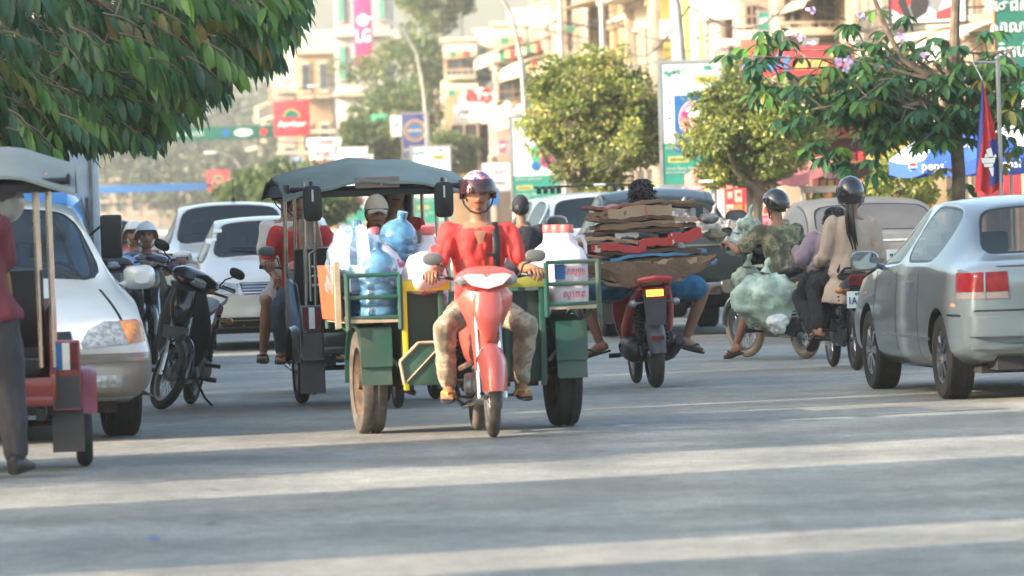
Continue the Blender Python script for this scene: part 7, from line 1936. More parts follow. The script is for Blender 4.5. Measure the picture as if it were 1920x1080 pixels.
G_GRN = mat('green_cart_paint', (.008, .085, .060), .55, var=.2, scale=4, dirt=.45); G_DGN = mat('dark_green_plywood', (.006, .035, .026), .65, var=.25, scale=3, dirt=.3)
G_YEL = mat('yellow_board', (.68, .58, .03), .5, var=.08, dirt=.15); G_ORG = mat('orange_side_board', (.46, .10, .035), .6, var=.15, dirt=.4); G_CRM = mat('bare_wood_edge', (.50, .40, .27), .8, var=.2, dirt=.3); G_RST = mat('rusty_steel', (.12, .075, .05), .8, .3, var=.4, scale=12)
def cart():
    Yc = 37.9; c = V((gx(876, Yc), Yc, 0)); root = empty('cart', c, R(-80), 'green steel cart with yellow front boards behind the coral red motorbike', 'cart')
    def w_(y, s):
        t = MB(); r, w = .345, .155; cc = V((0, y, r))
        t.lathe([(r * .66, -w * .46), (r * .82, -w * .53), (r * .96, -w * .5), (r, -w * .36), (r, -w * .12), (r - .01, -w * .1), (r - .01, w * .1), (r, w * .12), (r, w * .36), (r * .96, w * .5), (r * .82, w * .53), (r * .66, w * .46)], cc, Y_, 40)
        q = MB(); q.lathe([(0, -.07), (.05, -.07), (.06, -.02), (r * .6, -.02), (r * .68, -w * .46), (r * .68, w * .46), (r * .6, .03), (.06, .03), (.05, .07), (0, .07)], cc, Y_, 30)
        wo = q.build('wheel', G_RST, root, ang=40); t.build('tyre', M_DTY_LIT if s < 0 else M_RUB, wo, ang=40)  # left tyre takes the sunlit tan, right one plain dark rubber
    w_(-.655, -1); w_(.655, 1)
    a = MB(); a.tube([(0, -.60, .34), (0, .60, .34)], .035, 10); a.box((.05, -.42, .34), (.16, .10, .12)); a.box((.05, .42, .34), (.16, .10, .12)); a.box((.10, 0, .37), (.06, 1.0, .05)); a.tube([(.1, -.50, .36), (.15, -.42, .28), (.05, -.36, .26)], .02, 6); a.build('axle', G_RST, root)
    # mudguards
    for s in (-1, 1):
        m = MB()
        for k in range(8):
            t0, t1 = R(-2 + k * 24 * .96), R(-2 + (k + 1) * 24 * .96)
            p = [(.40 * math.cos(t), .345 + .40 * math.sin(t)) for t in (t0, t1)] + [(.388 * math.cos(t), .345 + .388 * math.sin(t)) for t in (t1, t0)]
            m.prism(p, (0, s * .655, 0), X, Z, (0, .20, 0))
        m.box((.392, s * .655, .58), (.016, .21, .26)); m.build('mudguard', G_GRN, root)
    # central box: side walls, front wall with recess
    b = MB()
    b.box((-.25, -.47, .64), (1.3, .03, .64)); b.box((-.25, .47, .64), (1.3, .03, .64)); b.box((-.35, 0, .40), (1.1, .90, .03)); b.box((-.88, 0, .66), (.03, .91, .5)); b.build('body', G_DGN, root, bevel=.004)
    for s in (-1, 1): p = MB(); p.box((.36, s * .33, .62), (.03, .25, .60)); p.build('front_panel', G_DGN, root, bevel=.004)
    for y in (-.215, .215, -.46, .46):
        q = MB(); q.box((.39, y, .62), (.035, .035, .66)); q.build('upright', G_GRN if abs(y) < .3 else (G_YEL if y < 0 else G_GRN), root, bevel=.004)
    for s in (-1, 1):
        q = MB(); q.box((.40, s * .32, .975), (.03, .33, .068)); q.build('front_board', G_YEL if s < 0 else mat('dull_yellow_board', (.40, .38, .05), .6, dirt=.3), root, bevel=.004)
    r_ = MB()
    r_.tube([(.40, -.50, 1.012), (.40, .50, 1.012)], .010, 6); r_.build('top_rail', M_POLE, root)
    # side racks
    for s in (-1, 1):
        f = MB(); y0, y1 = s * .49, s * .84; zf = .755 if s < 0 else .80; zt = zf + .30
        f.box((-.05, (y0 + y1) / 2, zf), (.95, .36, .025))
        f.build('rack_floor', G_CRM, root)
        f = MB()
        for z in (zf + .02, zf + .155, zt): f.tube([(.42, y0, z), (.42, y1, z), (-.52, y1, z), (-.52, y0, z)], .014, 8)
        for x, y in ((.42, y0), (.42, y1), (-.52, y1), (-.05, y1)): f.tube([(x, y, zf - .06), (x, y, zt)], .018, 8)
        f.tube([(.36, s * .5, .45), (.36, s * .80, zf - .02)], .014, 6); f.tube([(-.3, s * .5, .45), (-.3, s * .80, zf - .02)], .014, 6)
        f.build('rack_rail', G_GRN, root)
    sd = MB(); sd.box((-.12, -.875, .94), (.86, .02, .36), Matrix.Rotation(R(4), 4, 'X')); so = sd.build('side_board', G_ORG, root, bevel=.004)
    e = MB(); e.box((.32, -.89, .93), (.03, .035, .44)); e.build('board_edge', G_CRM, so)
    t = MB(); t.prism([(-.44, -.14), (-.22, -.14), (-.21, .14), (-.38, .14), (-.50, .02), (-.48, -.10)], (.37, 0, .46), Y_, Z, (.12, 0, 0)); to = t.build('tool_box', G_GRN, root, bevel=.006)
    t = MB(); pts = [(-.22, .14), (-.38, .14), (-.505, .02), (-.48, -.13)]
    for (a0, b0), (a1, b1) in zip(pts, pts[1:]): t.tube([(.432, a0, .46 + b0), (.432, a1, .46 + b1)], .012, 6)
    t.tube([(.435, -.47, .34), (.435, -.23, .58)], .005, 5); t.build('box_edge', G_CRM, to)
    t = MB(); t.box((.1, 0, .44), (.06, .9, .04)); t.tube([(.4, -.1, .42), (.75, 0, .5)], .02, 6); t.build('drawbar', G_RST, root)
    return root
cart_o = cart(); CT = Tof(cart_o)
M_BLUJ = mat('blue_clear_plastic', (.20, .50, .85), .10, var=.35, scale=14, spec=.6, trans=.6, coat=.3); M_WHJ = mat('cloudy_white_plastic', (.72, .64, .66), .3, var=.06, scale=6, spec=.5); M_WRAP = mat('clear_film', (.50, .64, .76), .15, var=.3, scale=16, bump=1.0, bscale=22, spec=.8, coat=.6); M_CAPR = mat('coral_cap', (.66, .12, .11), .4); M_CAPW = mat('pale_pink_cap', (.70, .48, .50), .4)
GJ = {'b': 'blue water bottles on the cart', 'w': 'white water jugs on the cart'}
def jug(x, y, z, kind, label, tilt=0.0, tdir=0.0, h=.50):
    o = empty('water_bottle' if kind == 'b' else 'water_jug', (0, 0, 0), 0, label, 'water bottle' if kind == 'b' else 'water jug', GJ[kind])
    o.matrix_world = CT @ Matrix.Translation((x, y, z)) @ Matrix.Rotation(tdir, 4, 'Z') @ Matrix.Rotation(tilt, 4, 'Y') @ Matrix.Scale(1.0, 4)
    m = MB(); r = .132
    if kind == 'b':
        pr = [(0, .0), (r * .85, 0), (r, .02)]
        for k in range(5): z0 = .03 + k * .055; pr += [(r, z0), (r, z0 + .035), (r * .955, z0 + .043), (r * .955, z0 + .050)]
        pr += [(r, .31), (r * .99, .34), (r * .86, .385), (r * .55, .425), (.038, .445), (.032, .455), (.032, .49), (0, .49)]
        m.lathe(pr, n=28); m.build('bottle', M_BLUJ, o, ang=50)
        c = MB(); c.lathe([(0, .50), (.036, .50), (.036, .465), (.0, .465)], n=16); c.build('cap', M_BLUJ, o)
    else:
        loftz(m, [(0, 0, 0, .12, .115, 4), (0, 0, .02, .132, .125, 4), (0, 0, .13, .134, .127, 4), (0, 0, .145, .126, .12, 4), (0, 0, .16, .134, .127, 4), (0, 0, .30, .132, .125, 4), (0, 0, .37, .105, .10, 3), (0, 0, .405, .055, .055, 2), (0, 0, .43, .044, .044, 2), (0, 0, .475, .042, .042, 2)], n=28); m.build('jug', M_WHJ, o, ang=50)
        c = MB(); c.lathe([(0, .53), (.043, .53), (.048, .52), (.048, .48), (0, .48)], n=18); c.build('cap', M_CAPR, o)
        hd_ = MB(); hd_.tube([(.0, .05, .44), (.0, .10, .45), (0, .125, .40), (0, .125, .33)], .013, 7); hd_.build('handle', M_WHJ, o)
        for zz, t_ in ((.22, 'ទឹកសុទ្ធ'), (.07, 'ស្អាត')):
            text(t_, .065, mat('pink_ink', (.55, .14, .22), .6), o, Matrix.Rotation(0, 4, 'Z') @ face_m((.136, .02, zz), Y_, Z), width=.15)
    return o
for i, (x, y, z, tl, td, lb) in enumerate([(.27, -.61, .77, 0, 0, 'blue bottle standing in the front of the left rack'), (-.10, -.74, .92, .12, 1.9, 'blue bottle second from the front of the left rack'), (-.31, -.65, .77, 0, 0, 'blue bottle at the back of the left rack'),
        (-.34, -.67, .80, .05, 4.2, 'blue bottle tipped outwards over the orange side board'), (-.16, -.47, .98, .25, .9, 'blue bottle leaning behind the front one, below the capped driver')]):
    jug(x, y, z, 'b', lb, tl, td)
for i, (x, y, z, tl, td, lb) in enumerate([(.26, .665, .815, 0, 0, 'white jug with coral cap standing in the right rack, a blue label on it'), (-.06, .665, .815, 0, 0, 'white jug behind the coral capped one in the right rack'), (-.36, .665, .815, 0, 0, 'white jug at the back of the right rack'),
        (.12, -.34, .90, .95, .2, 'white jug lying mouth forward beside the rider hand, coral cap showing'), (-.02, -.44, .86, -.35, .9, 'white jug tipped sideways with a pale cap, above the lying one'), (-.25, -.20, .84, .15, .1, 'white jug standing behind the rider arm, only its coral cap clear'), (-.35, .10, .45, 0, 0, 'white jug low in the cart box behind the rider'), (-.1, -.30, .45, 0, 0, 'white jug standing inside the cart box, seen below the yellow board')]):
    jug(x, y, z, 'w', lb, tl, td)
lbj = [o for o in bpy.data.objects if o.get('label', '').startswith('white jug with coral cap standing in the right rack')][0]
q = MB(); q.box((.138, -.08, .22), (.006, .07, .10)); q.build('blue_label', T_BLU, lbj)
wr = MB()
# film hanging over the left rack bottles
rr = random.Random(21); rows = []
for i in range(15):
    th = math.pi * (.04 + .62 * i / 14); row = []
    for j in range(28):
        a = 2 * math.pi * j / 28; d = V((math.sin(th) * math.cos(a), math.sin(th) * math.sin(a), math.cos(th))); k = 1 + .22 * noise.noise(d * 3.5) + .12 * noise.noise(d * 9) + .05 * math.sin(a * 9)
        row.append(V((.36 * d.x * k, .20 * d.y * k, .30 * d.z * k)))
    rows.append(row)
wr.rings(rows, False); 
mw = bpy.data.materials.new('thin_clear_film'); mw.use_nodes = True; nt = mw.node_tree; bs = nt.nodes['Principled BSDF']; bs.inputs['Base Color'].default_value = (.62, .76, .88, 1); bs.inputs['Roughness'].default_value = .12; bs.inputs['Alpha'].default_value = .38; bs.inputs['Coat Weight'].default_value = .8
wo = wr.build('plastic_film', mw, None, ang=40); wo.matrix_world = CT @ Matrix.Translation((-.02, -.71, 1.07)); tag(wo, 'crumpled clear plastic film draped over the blue bottles', 'plastic film')

# ------------------------------------------------------------------ cardboard rider
c1 = at_bike(1228, 45.0); c1 = c1 + V((-.052, .60, 0)) + V((.0, 0, 0))
sc_ = motorbike('scooter', c1, R(96), 'red scooter with lit tail lamp, seen from behind under the cardboard load', P_REDP, scooter=True, tail_lit=True, mirrors=(0, 0), rear_tyre_w=.11, lean=R(-2))
ST = Tof(sc_)
person('bareheaded person with black hair and blue shorts riding the red scooter before the cardboard', ST, (-.02, -.03, .80), (.03, -.07, 1.34), [(.28, .33, 1.06), (.28, -.33, 1.06)], [(.12, .34, .37), (.10, -.36, .36)], shirt=C_GREY, pants=C_BLUS, leg='short', knee=(.15, 0, .5), knee_out=1.25, skin=SK_D, strap=M_SOLE, vox=.014, foot_dir=[V((.5, .8, -.2)), V((.5, -.8, -.25))])
K1 = mat('brown_cardboard', (.21, .125, .072), .9, var=.15, scale=3, dirt=.3); K2 = mat('pale_cardboard', (.36, .255, .16), .9, var=.1, scale=3); K3 = mat('dark_cardboard', (.10, .062, .04), .9, var=.2, scale=3); K4 = mat('red_printed_carton', (.45, .05, .04), .7, scale=5, ramp=[(0, (.42, .04, .035)), (.56, (.42, .04, .035)), (.60, (.55, .48, .42))]); K5 = mat('white_carton', (.52, .50, .46), .8, var=.1); K6 = mat('blue_printed_carton', (.08, .22, .38), .7)
GC = 'flattened cartons tied on the red scooter'
def carton(x, y, z, dx, w, t, m, label, rz=0, roll=0, bend=0.0, seed=0):
    rr = random.Random(seed); nx, ny = 5, 14; n = 1 if m in (K2, K4, K5) and t > .04 else max(1, int(t / .024))
    o = empty('flattened_carton', (0, 0, 0), 0, label, 'cardboard', GC)
    t *= 1.2
    o.matrix_world = ST @ Matrix.Translation((x, y + .06, z)) @ Matrix.Rotation(rz, 4, 'Z') @ Matrix.Rotation(roll, 4, 'X')
    mb = MB()
    for k in range(n):
        zz = -t / 2 + t * (k + .5) / n; ww = w * rr.uniform(.80, 1.04); dd = dx * rr.uniform(.94, 1.0); oy = rr.uniform(-.05, .05); ox = rr.uniform(-.015, .015); th = t / n * .86
        ph = rr.uniform(0, 6)
        def zf(i, j): u = (j / ny - .5) * 2; return zz - bend * u * u + .009 * math.sin(u * 4 + ph) + .005 * math.sin(u * 13 + ph * 2) + .004 * math.sin(i * 1.3 + ph)
        rs = []
        for j in range(ny + 1):
            yv = oy + ww * (j / ny - .5)
            rs.append([V((ox + dd * (i / nx - .5), yv, zf(i, j) + th / 2)) for i in range(nx + 1)] + [V((ox + dd * (i / nx - .5), yv, zf(i, j) - th / 2)) for i in reversed(range(nx + 1))])
        mb.rings(rs)
    mb.build('sheets', m, o, ang=30)
    return o
# from the bottom of the pile to the top; x is along the scooter (rear face near -.85)
PILE = [(-.50, .02, .845, .70, .62, .05, K1, 0, 0, -.02, 'brown sheet wedged right above the seat, bottom of the pile'),
 (-.50, .05, .92, .62, .94, .035, K1, -.05, .03, .0, 'brown carton near the bottom of the pile, tilted up at the left'),
 (-.52, -.08, .955, .60, .70, .035, K3, .06, 0, .01, 'dark carton with ragged ends low in the pile'),
 (-.55, .16, .985, .62, .46, .045, K2, 0, .02, 0, 'pale carton block at the left of the lower pile'),
 (-.55, -.22, .985, .64, .40, .04, K2, .05, -.02, 0, 'pale carton block at the right of the lower pile'),
 (-.50, .0, 1.025, .60, 1.02, .03, K1, -.03, -.02, .02, 'wide brown sheet across the middle of the lower pile'),
 (-.53, -.1, 1.055, .60, .78, .025, K6, .05, -.02, .01, 'blue printed sheet peeping out of the lower pile'),
 (-.55, -.05, 1.085, .58, .96, .03, K3, .02, .04, .01, 'dark carton sheet under the red cartons'),
 (-.56, .24, 1.125, .62, .50, .055, K4, .03, .08, .0, 'red printed carton at the left of the pile'),
 (-.57, -.10, 1.150, .60, .36, .06, K4, -.02, -.06, 0, 'red and white printed carton in the middle of the pile'),
 (-.57, -.34, 1.185, .60, .26, .075, K4, .05, -.14, 0, 'bright red carton sticking up at the right of the pile'),
 (-.50, .10, 1.165, .56, .90, .02, K1, .05, .09, .03, 'brown sheet bowed over the left red carton'),
 (-.50, .20, 1.195, .54, .70, .025, K2, .0, .10, .04, 'tan bowed sheet above the left red carton'),
 (-.52, .12, 1.225, .52, .22, .045, K5, .1, -.03, 0, 'small white carton end in the left middle of the pile'),
 (-.50, -.08, 1.225, .54, .66, .022, K6, .02, -.04, 0, 'blue carton scrap above the red and white carton'),
 (-.50, -.05, 1.255, .56, .80, .03, K3, 0, -.02, .0, 'dark brown carton sheet of the upper pile'),
 (-.52, .02, 1.285, .56, .74, .03, K1, .04, .02, 0, 'brown carton sheet of the upper pile'),
 (-.50, -.12, 1.318, .56, .84, .028, K2, -.04, -.01, .02, 'long tan sheet of the upper pile, poking out right'),
 (-.52, .05, 1.345, .56, .70, .028, K3, 0, .01, 0, 'dark sheet just under the top cartons'),
 (-.54, .27, 1.385, .52, .24, .06, K1, .0, .0, 0, 'brown carton block at the top left of the pile'),
 (-.55, -.02, 1.395, .52, .50, .085, K2, .02, -.01, 0, 'large pale folded carton tied with red string on top of the pile'),
 (-.45, -.22, 1.43, .50, .62, .025, K3, .15, -.03, .02, 'dark sheet behind the pale top carton'),
 (-.40, -.15, 1.46, .46, .56, .025, K1, -.1, .02, .0, 'topmost brown sheet behind the pale top carton'),
 (-.40, .18, 1.445, .46, .30, .022, cm('brick_carton', (.28, .08, .05)), .1, 0, 0, 'thin brick red carton on the top left')]
for i, (x, y, z, dx, w, t, m, rz, rl, bd, lb) in enumerate(PILE):
    o = carton(x, y, z, dx, w, t, m, lb, rz, rl, bd, i)
K3B = mat('dull_brown_sheet', (.17, .105, .065), .9, var=.25, scale=4, dirt=.3, bump=.5)
# big bottom flap, bowl shaped
fl = MB(); rs = []
for j in range(25):
    u = (j / 24 - .5) * 2; yv = .52 * u; top = .99 + .045 * abs(u) + .02 * u; low = .82 + .03 * (u < 0) * -u + .14 * abs(u) ** 2.6 + .02 * (1 - u) * 0
    rs.append([V((-.87 + .05 * abs(u), yv, low)), V((-.90 + .06 * abs(u), yv, (low + top) / 2)), V((-.88 + .05 * abs(u), yv, top)), V((-.87 + .05 * abs(u), yv, top)), V((-.89 + .06 * abs(u), yv, (low + top) / 2)), V((-.76 + .03 * abs(u), yv, low - .0))])
fl.rings(rs); fl.v = [p + V((.025 * noise.noise(p * 7), 0, .028 * noise.noise(p * 5) + .014 * noise.noise(p * 17))) for p in fl.v]; fo = fl.build('flattened_carton', K3B, None, ang=30); fo.matrix_world = ST.copy(); tag(fo, 'large bowed brown sheet hanging over the tail of the red scooter', 'cardboard', GC)
for k, (y, zt) in enumerate(((.02, 1.45), (-.02, .97))):
    s = MB(); s.tube([(-.82, y, zt), (-.83, y - .005, zt - .1)] if k == 0 else [(-.87, y + .06, zt), (-.875, y + .05, .90)], .004, 5); so = s.build('string', T_RED if k == 0 else T_BLU, None); so.matrix_world = ST.copy(); tag(so, 'red string over the pale top carton' if k == 0 else 'blue string down the big bottom sheet', 'string')
for k, (x, y, z, r_, m, lb) in enumerate([(-.5, -.56, 1.13, (.08, .07, .06), mat('straw_bag', (.32, .25, .16), .8, bump=.8), 'straw coloured sack hanging at the right end of the pile'), (-.62, -.50, 1.27, (.08, .07, .05), M_BAG, 'crumpled grey bag stuffed in the upper right of the pile'), (-.62, -.44, .93, (.10, .07, .05), C_LB, 'blue cloth bundle at the lower right of the pile')]):
    bag(ST @ V((x, y, z)), r_, m, lb, 40 + k, None, False)

# ------------------------------------------------------------------ camouflage rider with green bags
c2 = V((gx(1400, 52.6), 52.6, 0)); yaw2 = R(114); dv = V((math.cos(yaw2), math.sin(yaw2), 0))
cb = motorbike('motorbike', c2 - dv * .62, yaw2, 'grey motorbike with pale front tyre, loaded with plastic bags', P_BLKP, kind='dark', mirrors=(1, 1), tyre=mat('dusty_tan_rubber', (.30, .24, .17), .9, var=.3), steer=R(12))
KT = Tof(cb)
person('rider in camouflage shirt and black helmet looking left, bags around the legs', KT, (-.20, 0, .76), (-.10, 0, 1.22), [(.22, .34, 1.06), (.28, -.30, 1.05)], [(.22, .30, .13), (.05, -.24, .34)], shirt=C_CAMO, pants=cloth('brown_shorts', (.10, .075, .07)), leg='short', helmet=(PAINT('black_helmet', (.015, .015, .018), rough=.15), False), visor=False, skin=SK_D, vox=.014, look=.5, loose=1.12, sc=.96, strap=M_SOLE, elbow_out=.9)
bag(KT @ V((-.42, .30, .34)), (.30, .17, .28), M_BAGG, 'big pale green bag of vegetables hanging on the motorbike flank', 61)
bag(KT @ V((-.72, .34, .26)), (.10, .12, .10), M_BAGW, 'small round whitish bag below the big green bag', 62, neck=False)
bag(KT @ V((.18, .18, .58)), (.13, .12, .17), M_BAGG, 'green bag between the rider knees', 63)
bag(KT @ V((.30, .22, .96)), (.11, .10, .13), M_BAGW, 'whitish bag hanging from the handlebar below the hand', 64)
bag(KT @ V((.16, .16, 1.12)), (.10, .08, .11), M_BAGG, 'upright pale green bag in front of the rider chest', 65)
bag(KT @ V((-.45, -.3, .40)), (.25, .18, .22), M_BAGG, 'green bag on the far flank of the motorbike', 66)

# ------------------------------------------------------------------ woman with ponytail behind a driver
c3 = V((gx(1607, 47.7), 47.7, 0)); yaw3 = R(96); dv = V((math.cos(yaw3), math.sin(yaw3), 0))
wb = motorbike('motorbike', c3 + dv * .60, yaw3, 'black motorbike with licence plate carrying two people', P_DBLU, kind='dark', plate='1A 1371', mirrors=(0, 0))
WT = Tof(wb)
person('woman in long beige cardigan and black helmet with ponytail, riding pillion', WT, (-.36, -.02, .82), (-.38, -.03, 1.29), [(-.10, .22, .90), (-.12, -.24, .90)], [(-.22, .24, .36), (-.22, -.24, .36)], shirt=C_BEI, sleeve='long', pants=C_BLK, helmet=(PAINT('black_helmet', (.015, .015, .018), rough=.15), True), hair='ponytail', female=True, vox=.012, loose=1.15, hem=.54, look=-.25, sc=.98, elbow_out=.3, visor=M_VIS)
person('driver in mauve long-sleeved top in front of the woman in the beige cardigan', WT, (.04, .12, .80), (.24, .02, 1.10), [(.28, .35, 1.02), (.28, -.34, 1.02)], [(.10, .24, .33), (.10, -.24, .33)], shirt=C_MAU, sleeve='long', pants=C_BLK, hair='short', vox=.015, loose=1.15, sc=.95, elbow_out=1.2)
q = MB(); q.tube([WT @ V((-.10, .20, .84)), WT @ V((.02, .27, .62)), WT @ V((-.12, .28, .45))], .010, 6, flat=.4)
# ------------------------------------------------------------------ black parked motorbike
fc, rc = V((gx(306, 43.4), 43.4, 0)), V((gx(356, 44.6), 44.6, 0))
dv = (fc - rc); yawb = math.atan2(dv.y, dv.x)
motorbike('motorbike', (fc + rc) / 2, yawb, 'black motorbike parked alone on its side stand with turned handlebar', P_BLKP, kind='dark', lean=R(-11), steer=R(34), plate_front=True, stand=True, mirrors=(1, 1), mir_h=1.14)

# ------------------------------------------------------------------ dark tuk-tuk in the middle distance
M_CANV = mat('grey_green_canvas', (.21, .26, .23), .75, var=.12, scale=3, bump=.2, bscale=12, dirt=.2); M_TUKB = PAINT('black_lacquer', (.005, .005, .006), rough=.3); M_TUKR = PAINT('red_lacquer', (.24, .015, .015), rough=.3); M_STEEL = mat('polished_steel_tube', (.55, .50, .44), .25, .9, var=.15)
def tuktuk(c, yaw, label, paint, canvas, w=1.30, L=1.55, zr=1.86, wheel_y=.60, facing=1, fx=.33, bi=0.0):
    root = empty('tuk_tuk', c, yaw, label, 'tuk-tuk')
    # canopy: crowned cloth roof
    n, m_ = 14, 12; rows = []; hw = w / 2 + .14
    for i in range(n + 1):
        x = -L / 2 - .15 + (L + .35) * i / n; row = []
        for j in range(m_ + 1):
            y = -hw + 2 * hw * j / m_; u = y / hw; v_ = (x / (L / 2 + .18))
            row.append(V((x, y, zr - .13 * abs(u) ** 1.8 - .17 * abs(v_) ** 2.2 + .012 * math.sin(j * 1.6) * (1 - u * u) - .02 * abs(math.sin(i * .9)))))
        rows.append(row + [p - Z * .018 for p in reversed(row)])
    cn = MB(); cn.rings(rows); co = cn.build('canopy', canvas, root, ang=40)
    vb = MB()
    for x in (-L / 2 - .08, L / 2 + .10): vb.box((x, 0, zr - .26), (.02, 2 * hw - .16, .07))
    for s in (-1, 1): vb.box((0.02, s * (hw - .04), zr - .24), (L + .1, .02, .09))
    vb.tube([(L / 2 + .10, -hw + .05, zr - .235), (L / 2 + .10, hw - .05, zr - .235)], .02, 8); vb.build('fringe', M_BLK, co)
    # posts
    for x in (-L / 2 + .05, L / 2 - .05):
        for s in (-1, 1):
            p = MB(); 
            for q, qy in ((0, 0), (.045, .0), (.02, .075)): p.tube([(x + q, s * (w / 2 - .02 - qy), .62), (x + q, s * (w / 2 - .03 - qy), zr - .18)], .013, 8)
            p.tube([(x, s * (w / 2 - .02), .62), (x + .02, s * (w / 2 - .02), .70), (x + .045, s * (w / 2 - .02), .62)], .013, 6); p.build('post', M_STEEL, root)
    # tub
    b = MB(); b.box((0, 0, .42), (L - .1, w - .06, .06)); b.box((-L / 2 + .06, 0, .72), (.05, w - .06, .58)); 
    for s in (-1, 1): b.prism([(-L / 2 + .04, .42), (L / 2 - .06, .42), (L / 2 - .06, .58), (.25, .66), (-.1, .92), (-L / 2 + .04, .98)], (0, s * (w / 2 - .03), 0), X, Z, (0, .035, 0))
    b.box((L / 2 - .08, 0, .50), (.04, w - .06, .12)); bo = b.build('tub', paint, root, bevel=.008)
    st = MB(); st.box((-L / 2 + .36, 0, .66), (.50, w - .16, .12)); st.box((-L / 2 + .15, 0, .96), (.12, w - .16, .46)); st.build('seat', mat('dark_vinyl', (.007, .006, .007), .5), root, bevel=.03)
    st = MB(); st.box((L / 2 - .25, 0, .62), (.28, w - .2, .10)); st.build('front_seat', mat('dark_vinyl', (.007, .006, .007), .5), root, bevel=.03)
    rl = MB()
    for z in (.92, .99, 1.06): rl.tube([(L / 2 - .04, -w / 2 + .06, z), (L / 2 - .04, w / 2 - .06, z)], .014, 8)
    rl.tube([(L / 2 - .03, -w / 2 + .06, .80), (L / 2 - .03, -w / 2 + .06, 1.16), (L / 2 - .03, -w / 2 + .12, 1.20), (L / 2 - .03, w / 2 - .12, 1.20), (L / 2 - .03, w / 2 - .06, 1.16), (L / 2 - .03, w / 2 - .06, .80)], .014, 8); 
    if paint is not M_TUKR: rl.build('front_rail', M_STEEL, root)
    # wheels, mudguards with stripe reflectors and flaps
    for s in (-1, 1):
        wo = wheel(root, -.05, .27, .10, Matrix.Translation((0, s * wheel_y, 0)), spokes=14)
        fender(root, -.05, .27, .34, .085, 10, 170, paint, 'mudguard', Matrix.Translation((0, s * wheel_y, 0)), drop=.02)
        g = MB(); g.box((fx, s * (wheel_y - bi), .56), (.10, .17, .42)); go = g.build('fender_box', paint, root, bevel=.015)
        g = MB()
        for k, mi in ((-1, 0), (0, 1), (1, 2)): g.box((fx + .054, s * (wheel_y - bi) + k * .048, .675), (.008, .044, .16), mi=mi)
        g.build('reflector_stripes', [M_REDL if paint is M_TUKB else T_BLU, T_WH, M_REDL], go)
        f = MB(); f.box((fx - .01, s * (wheel_y - bi), .235), (.012, .19, .26)); f.build('mudflap', mat('grey_rubber', (.075, .07, .07), .85, dirt=.3), root)
        f = MB(); f.box((fx + .054, s * (wheel_y - bi), .46), (.006, .15, .20)); f.build('grey_panel', mat('grey_rubber', (.075, .07, .07), .85, dirt=.3), go); f = MB(); f.tube([(fx + .058, s * (wheel_y - bi) - .08, .58), (fx + .058, s * (wheel_y - bi) - .08, .36), (fx + .058, s * (wheel_y - bi) + .08, .36)], .008, 5); f.build('flap_trim', paint, root)
    ch = MB(); ch.tube([(-.05, -wheel_y, .27), (-.05, wheel_y, .27)], .02, 8); ch.box((0, -.35, .34), (1.3, .05, .07)); ch.box((0, .35, .34), (1.3, .05, .07)); ch.tube([(L / 2 - .1, 0, .40), (L / 2 + .35, 0, .50), (L / 2 + .65, 0, .78)], .03, 8); ch.build('chassis', M_DRK, root)
    return root
tc = V((gx(692, 43.6), 43.9, 0))
tt = tuktuk(tc, R(-82), 'black tuk-tuk with grey-green cloth roof, carrying passengers behind the jug cart', M_TUKB, M_CANV, w=1.14, wheel_y=.52, zr=1.88, fx=.80)
TT = Tof(tt)
for s in (-1, 1):
    q = MB(); q.tube([(.90, s * .50, 1.70), (.93, s * .50, 1.66)], .015, 6); q.rings([sring((x, s * .50, 1.54), Y_, Z, a, b, 5, 20) for x, a, b in ((.95, .060, .115), (.97, .072, .135), (.99, .070, .132), (.995, .06, .12))]); q.build('mirror', M_BLK, tt)
    q = MB(); q.box((.998, s * .50, 1.60), (.004, .014, .09)); q.build('sticker', T_PAL, tt)
q = MB(); q.box((.94, 0.0, 1.685), (.03, .34, .085)); q.build('roof_panel', mat('brown_lamp_box', (.28, .20, .16), .7), tt, bevel=.012)
q = MB(); q.ball((.958, .03, 1.67), .008, 8, 6); q.build('rivet', T_WH, tt)
# its motorbike and driver
tb = motorbike('motorbike', TT @ V((1.05, .04, 0)), R(-84), 'dark motorbike drawing the black tuk-tuk, mostly hidden by the cart', P_BLKP, kind='dark', mirrors=(0, 0))
TB = Tof(tb)
person('man with beige cap and small goatee driving the black tuk-tuk', TB, (-.10, -.06, .82), (-.08, -.06, 1.26), [(.26, .33, 1.06), (.26, -.33, 1.06)], [(.06, .23, .33), (.06, -.23, .33)], shirt=cloth('dull_green_shirt', (.10, .12, .09)), sleeve='short', pants=C_BLK, cap=mat('beige_cap', (.45, .36, .27), .8), skin=SK_D, vox=.014, goatee=True, nod=-.05)
person('woman with long black hair and red sleeveless top seated in the black tuk-tuk', TT, (-.28, .27, .82), (-.20, .27, 1.42), [(-.0, .38, .92), (.0, .12, .92)], [(.20, .34, .52), (.20, .16, .52)], shirt=C_RED2, sleeve='none', pants=C_BLK, hair='long', female=True, skin=SK_L, vox=.014, look=-.1)

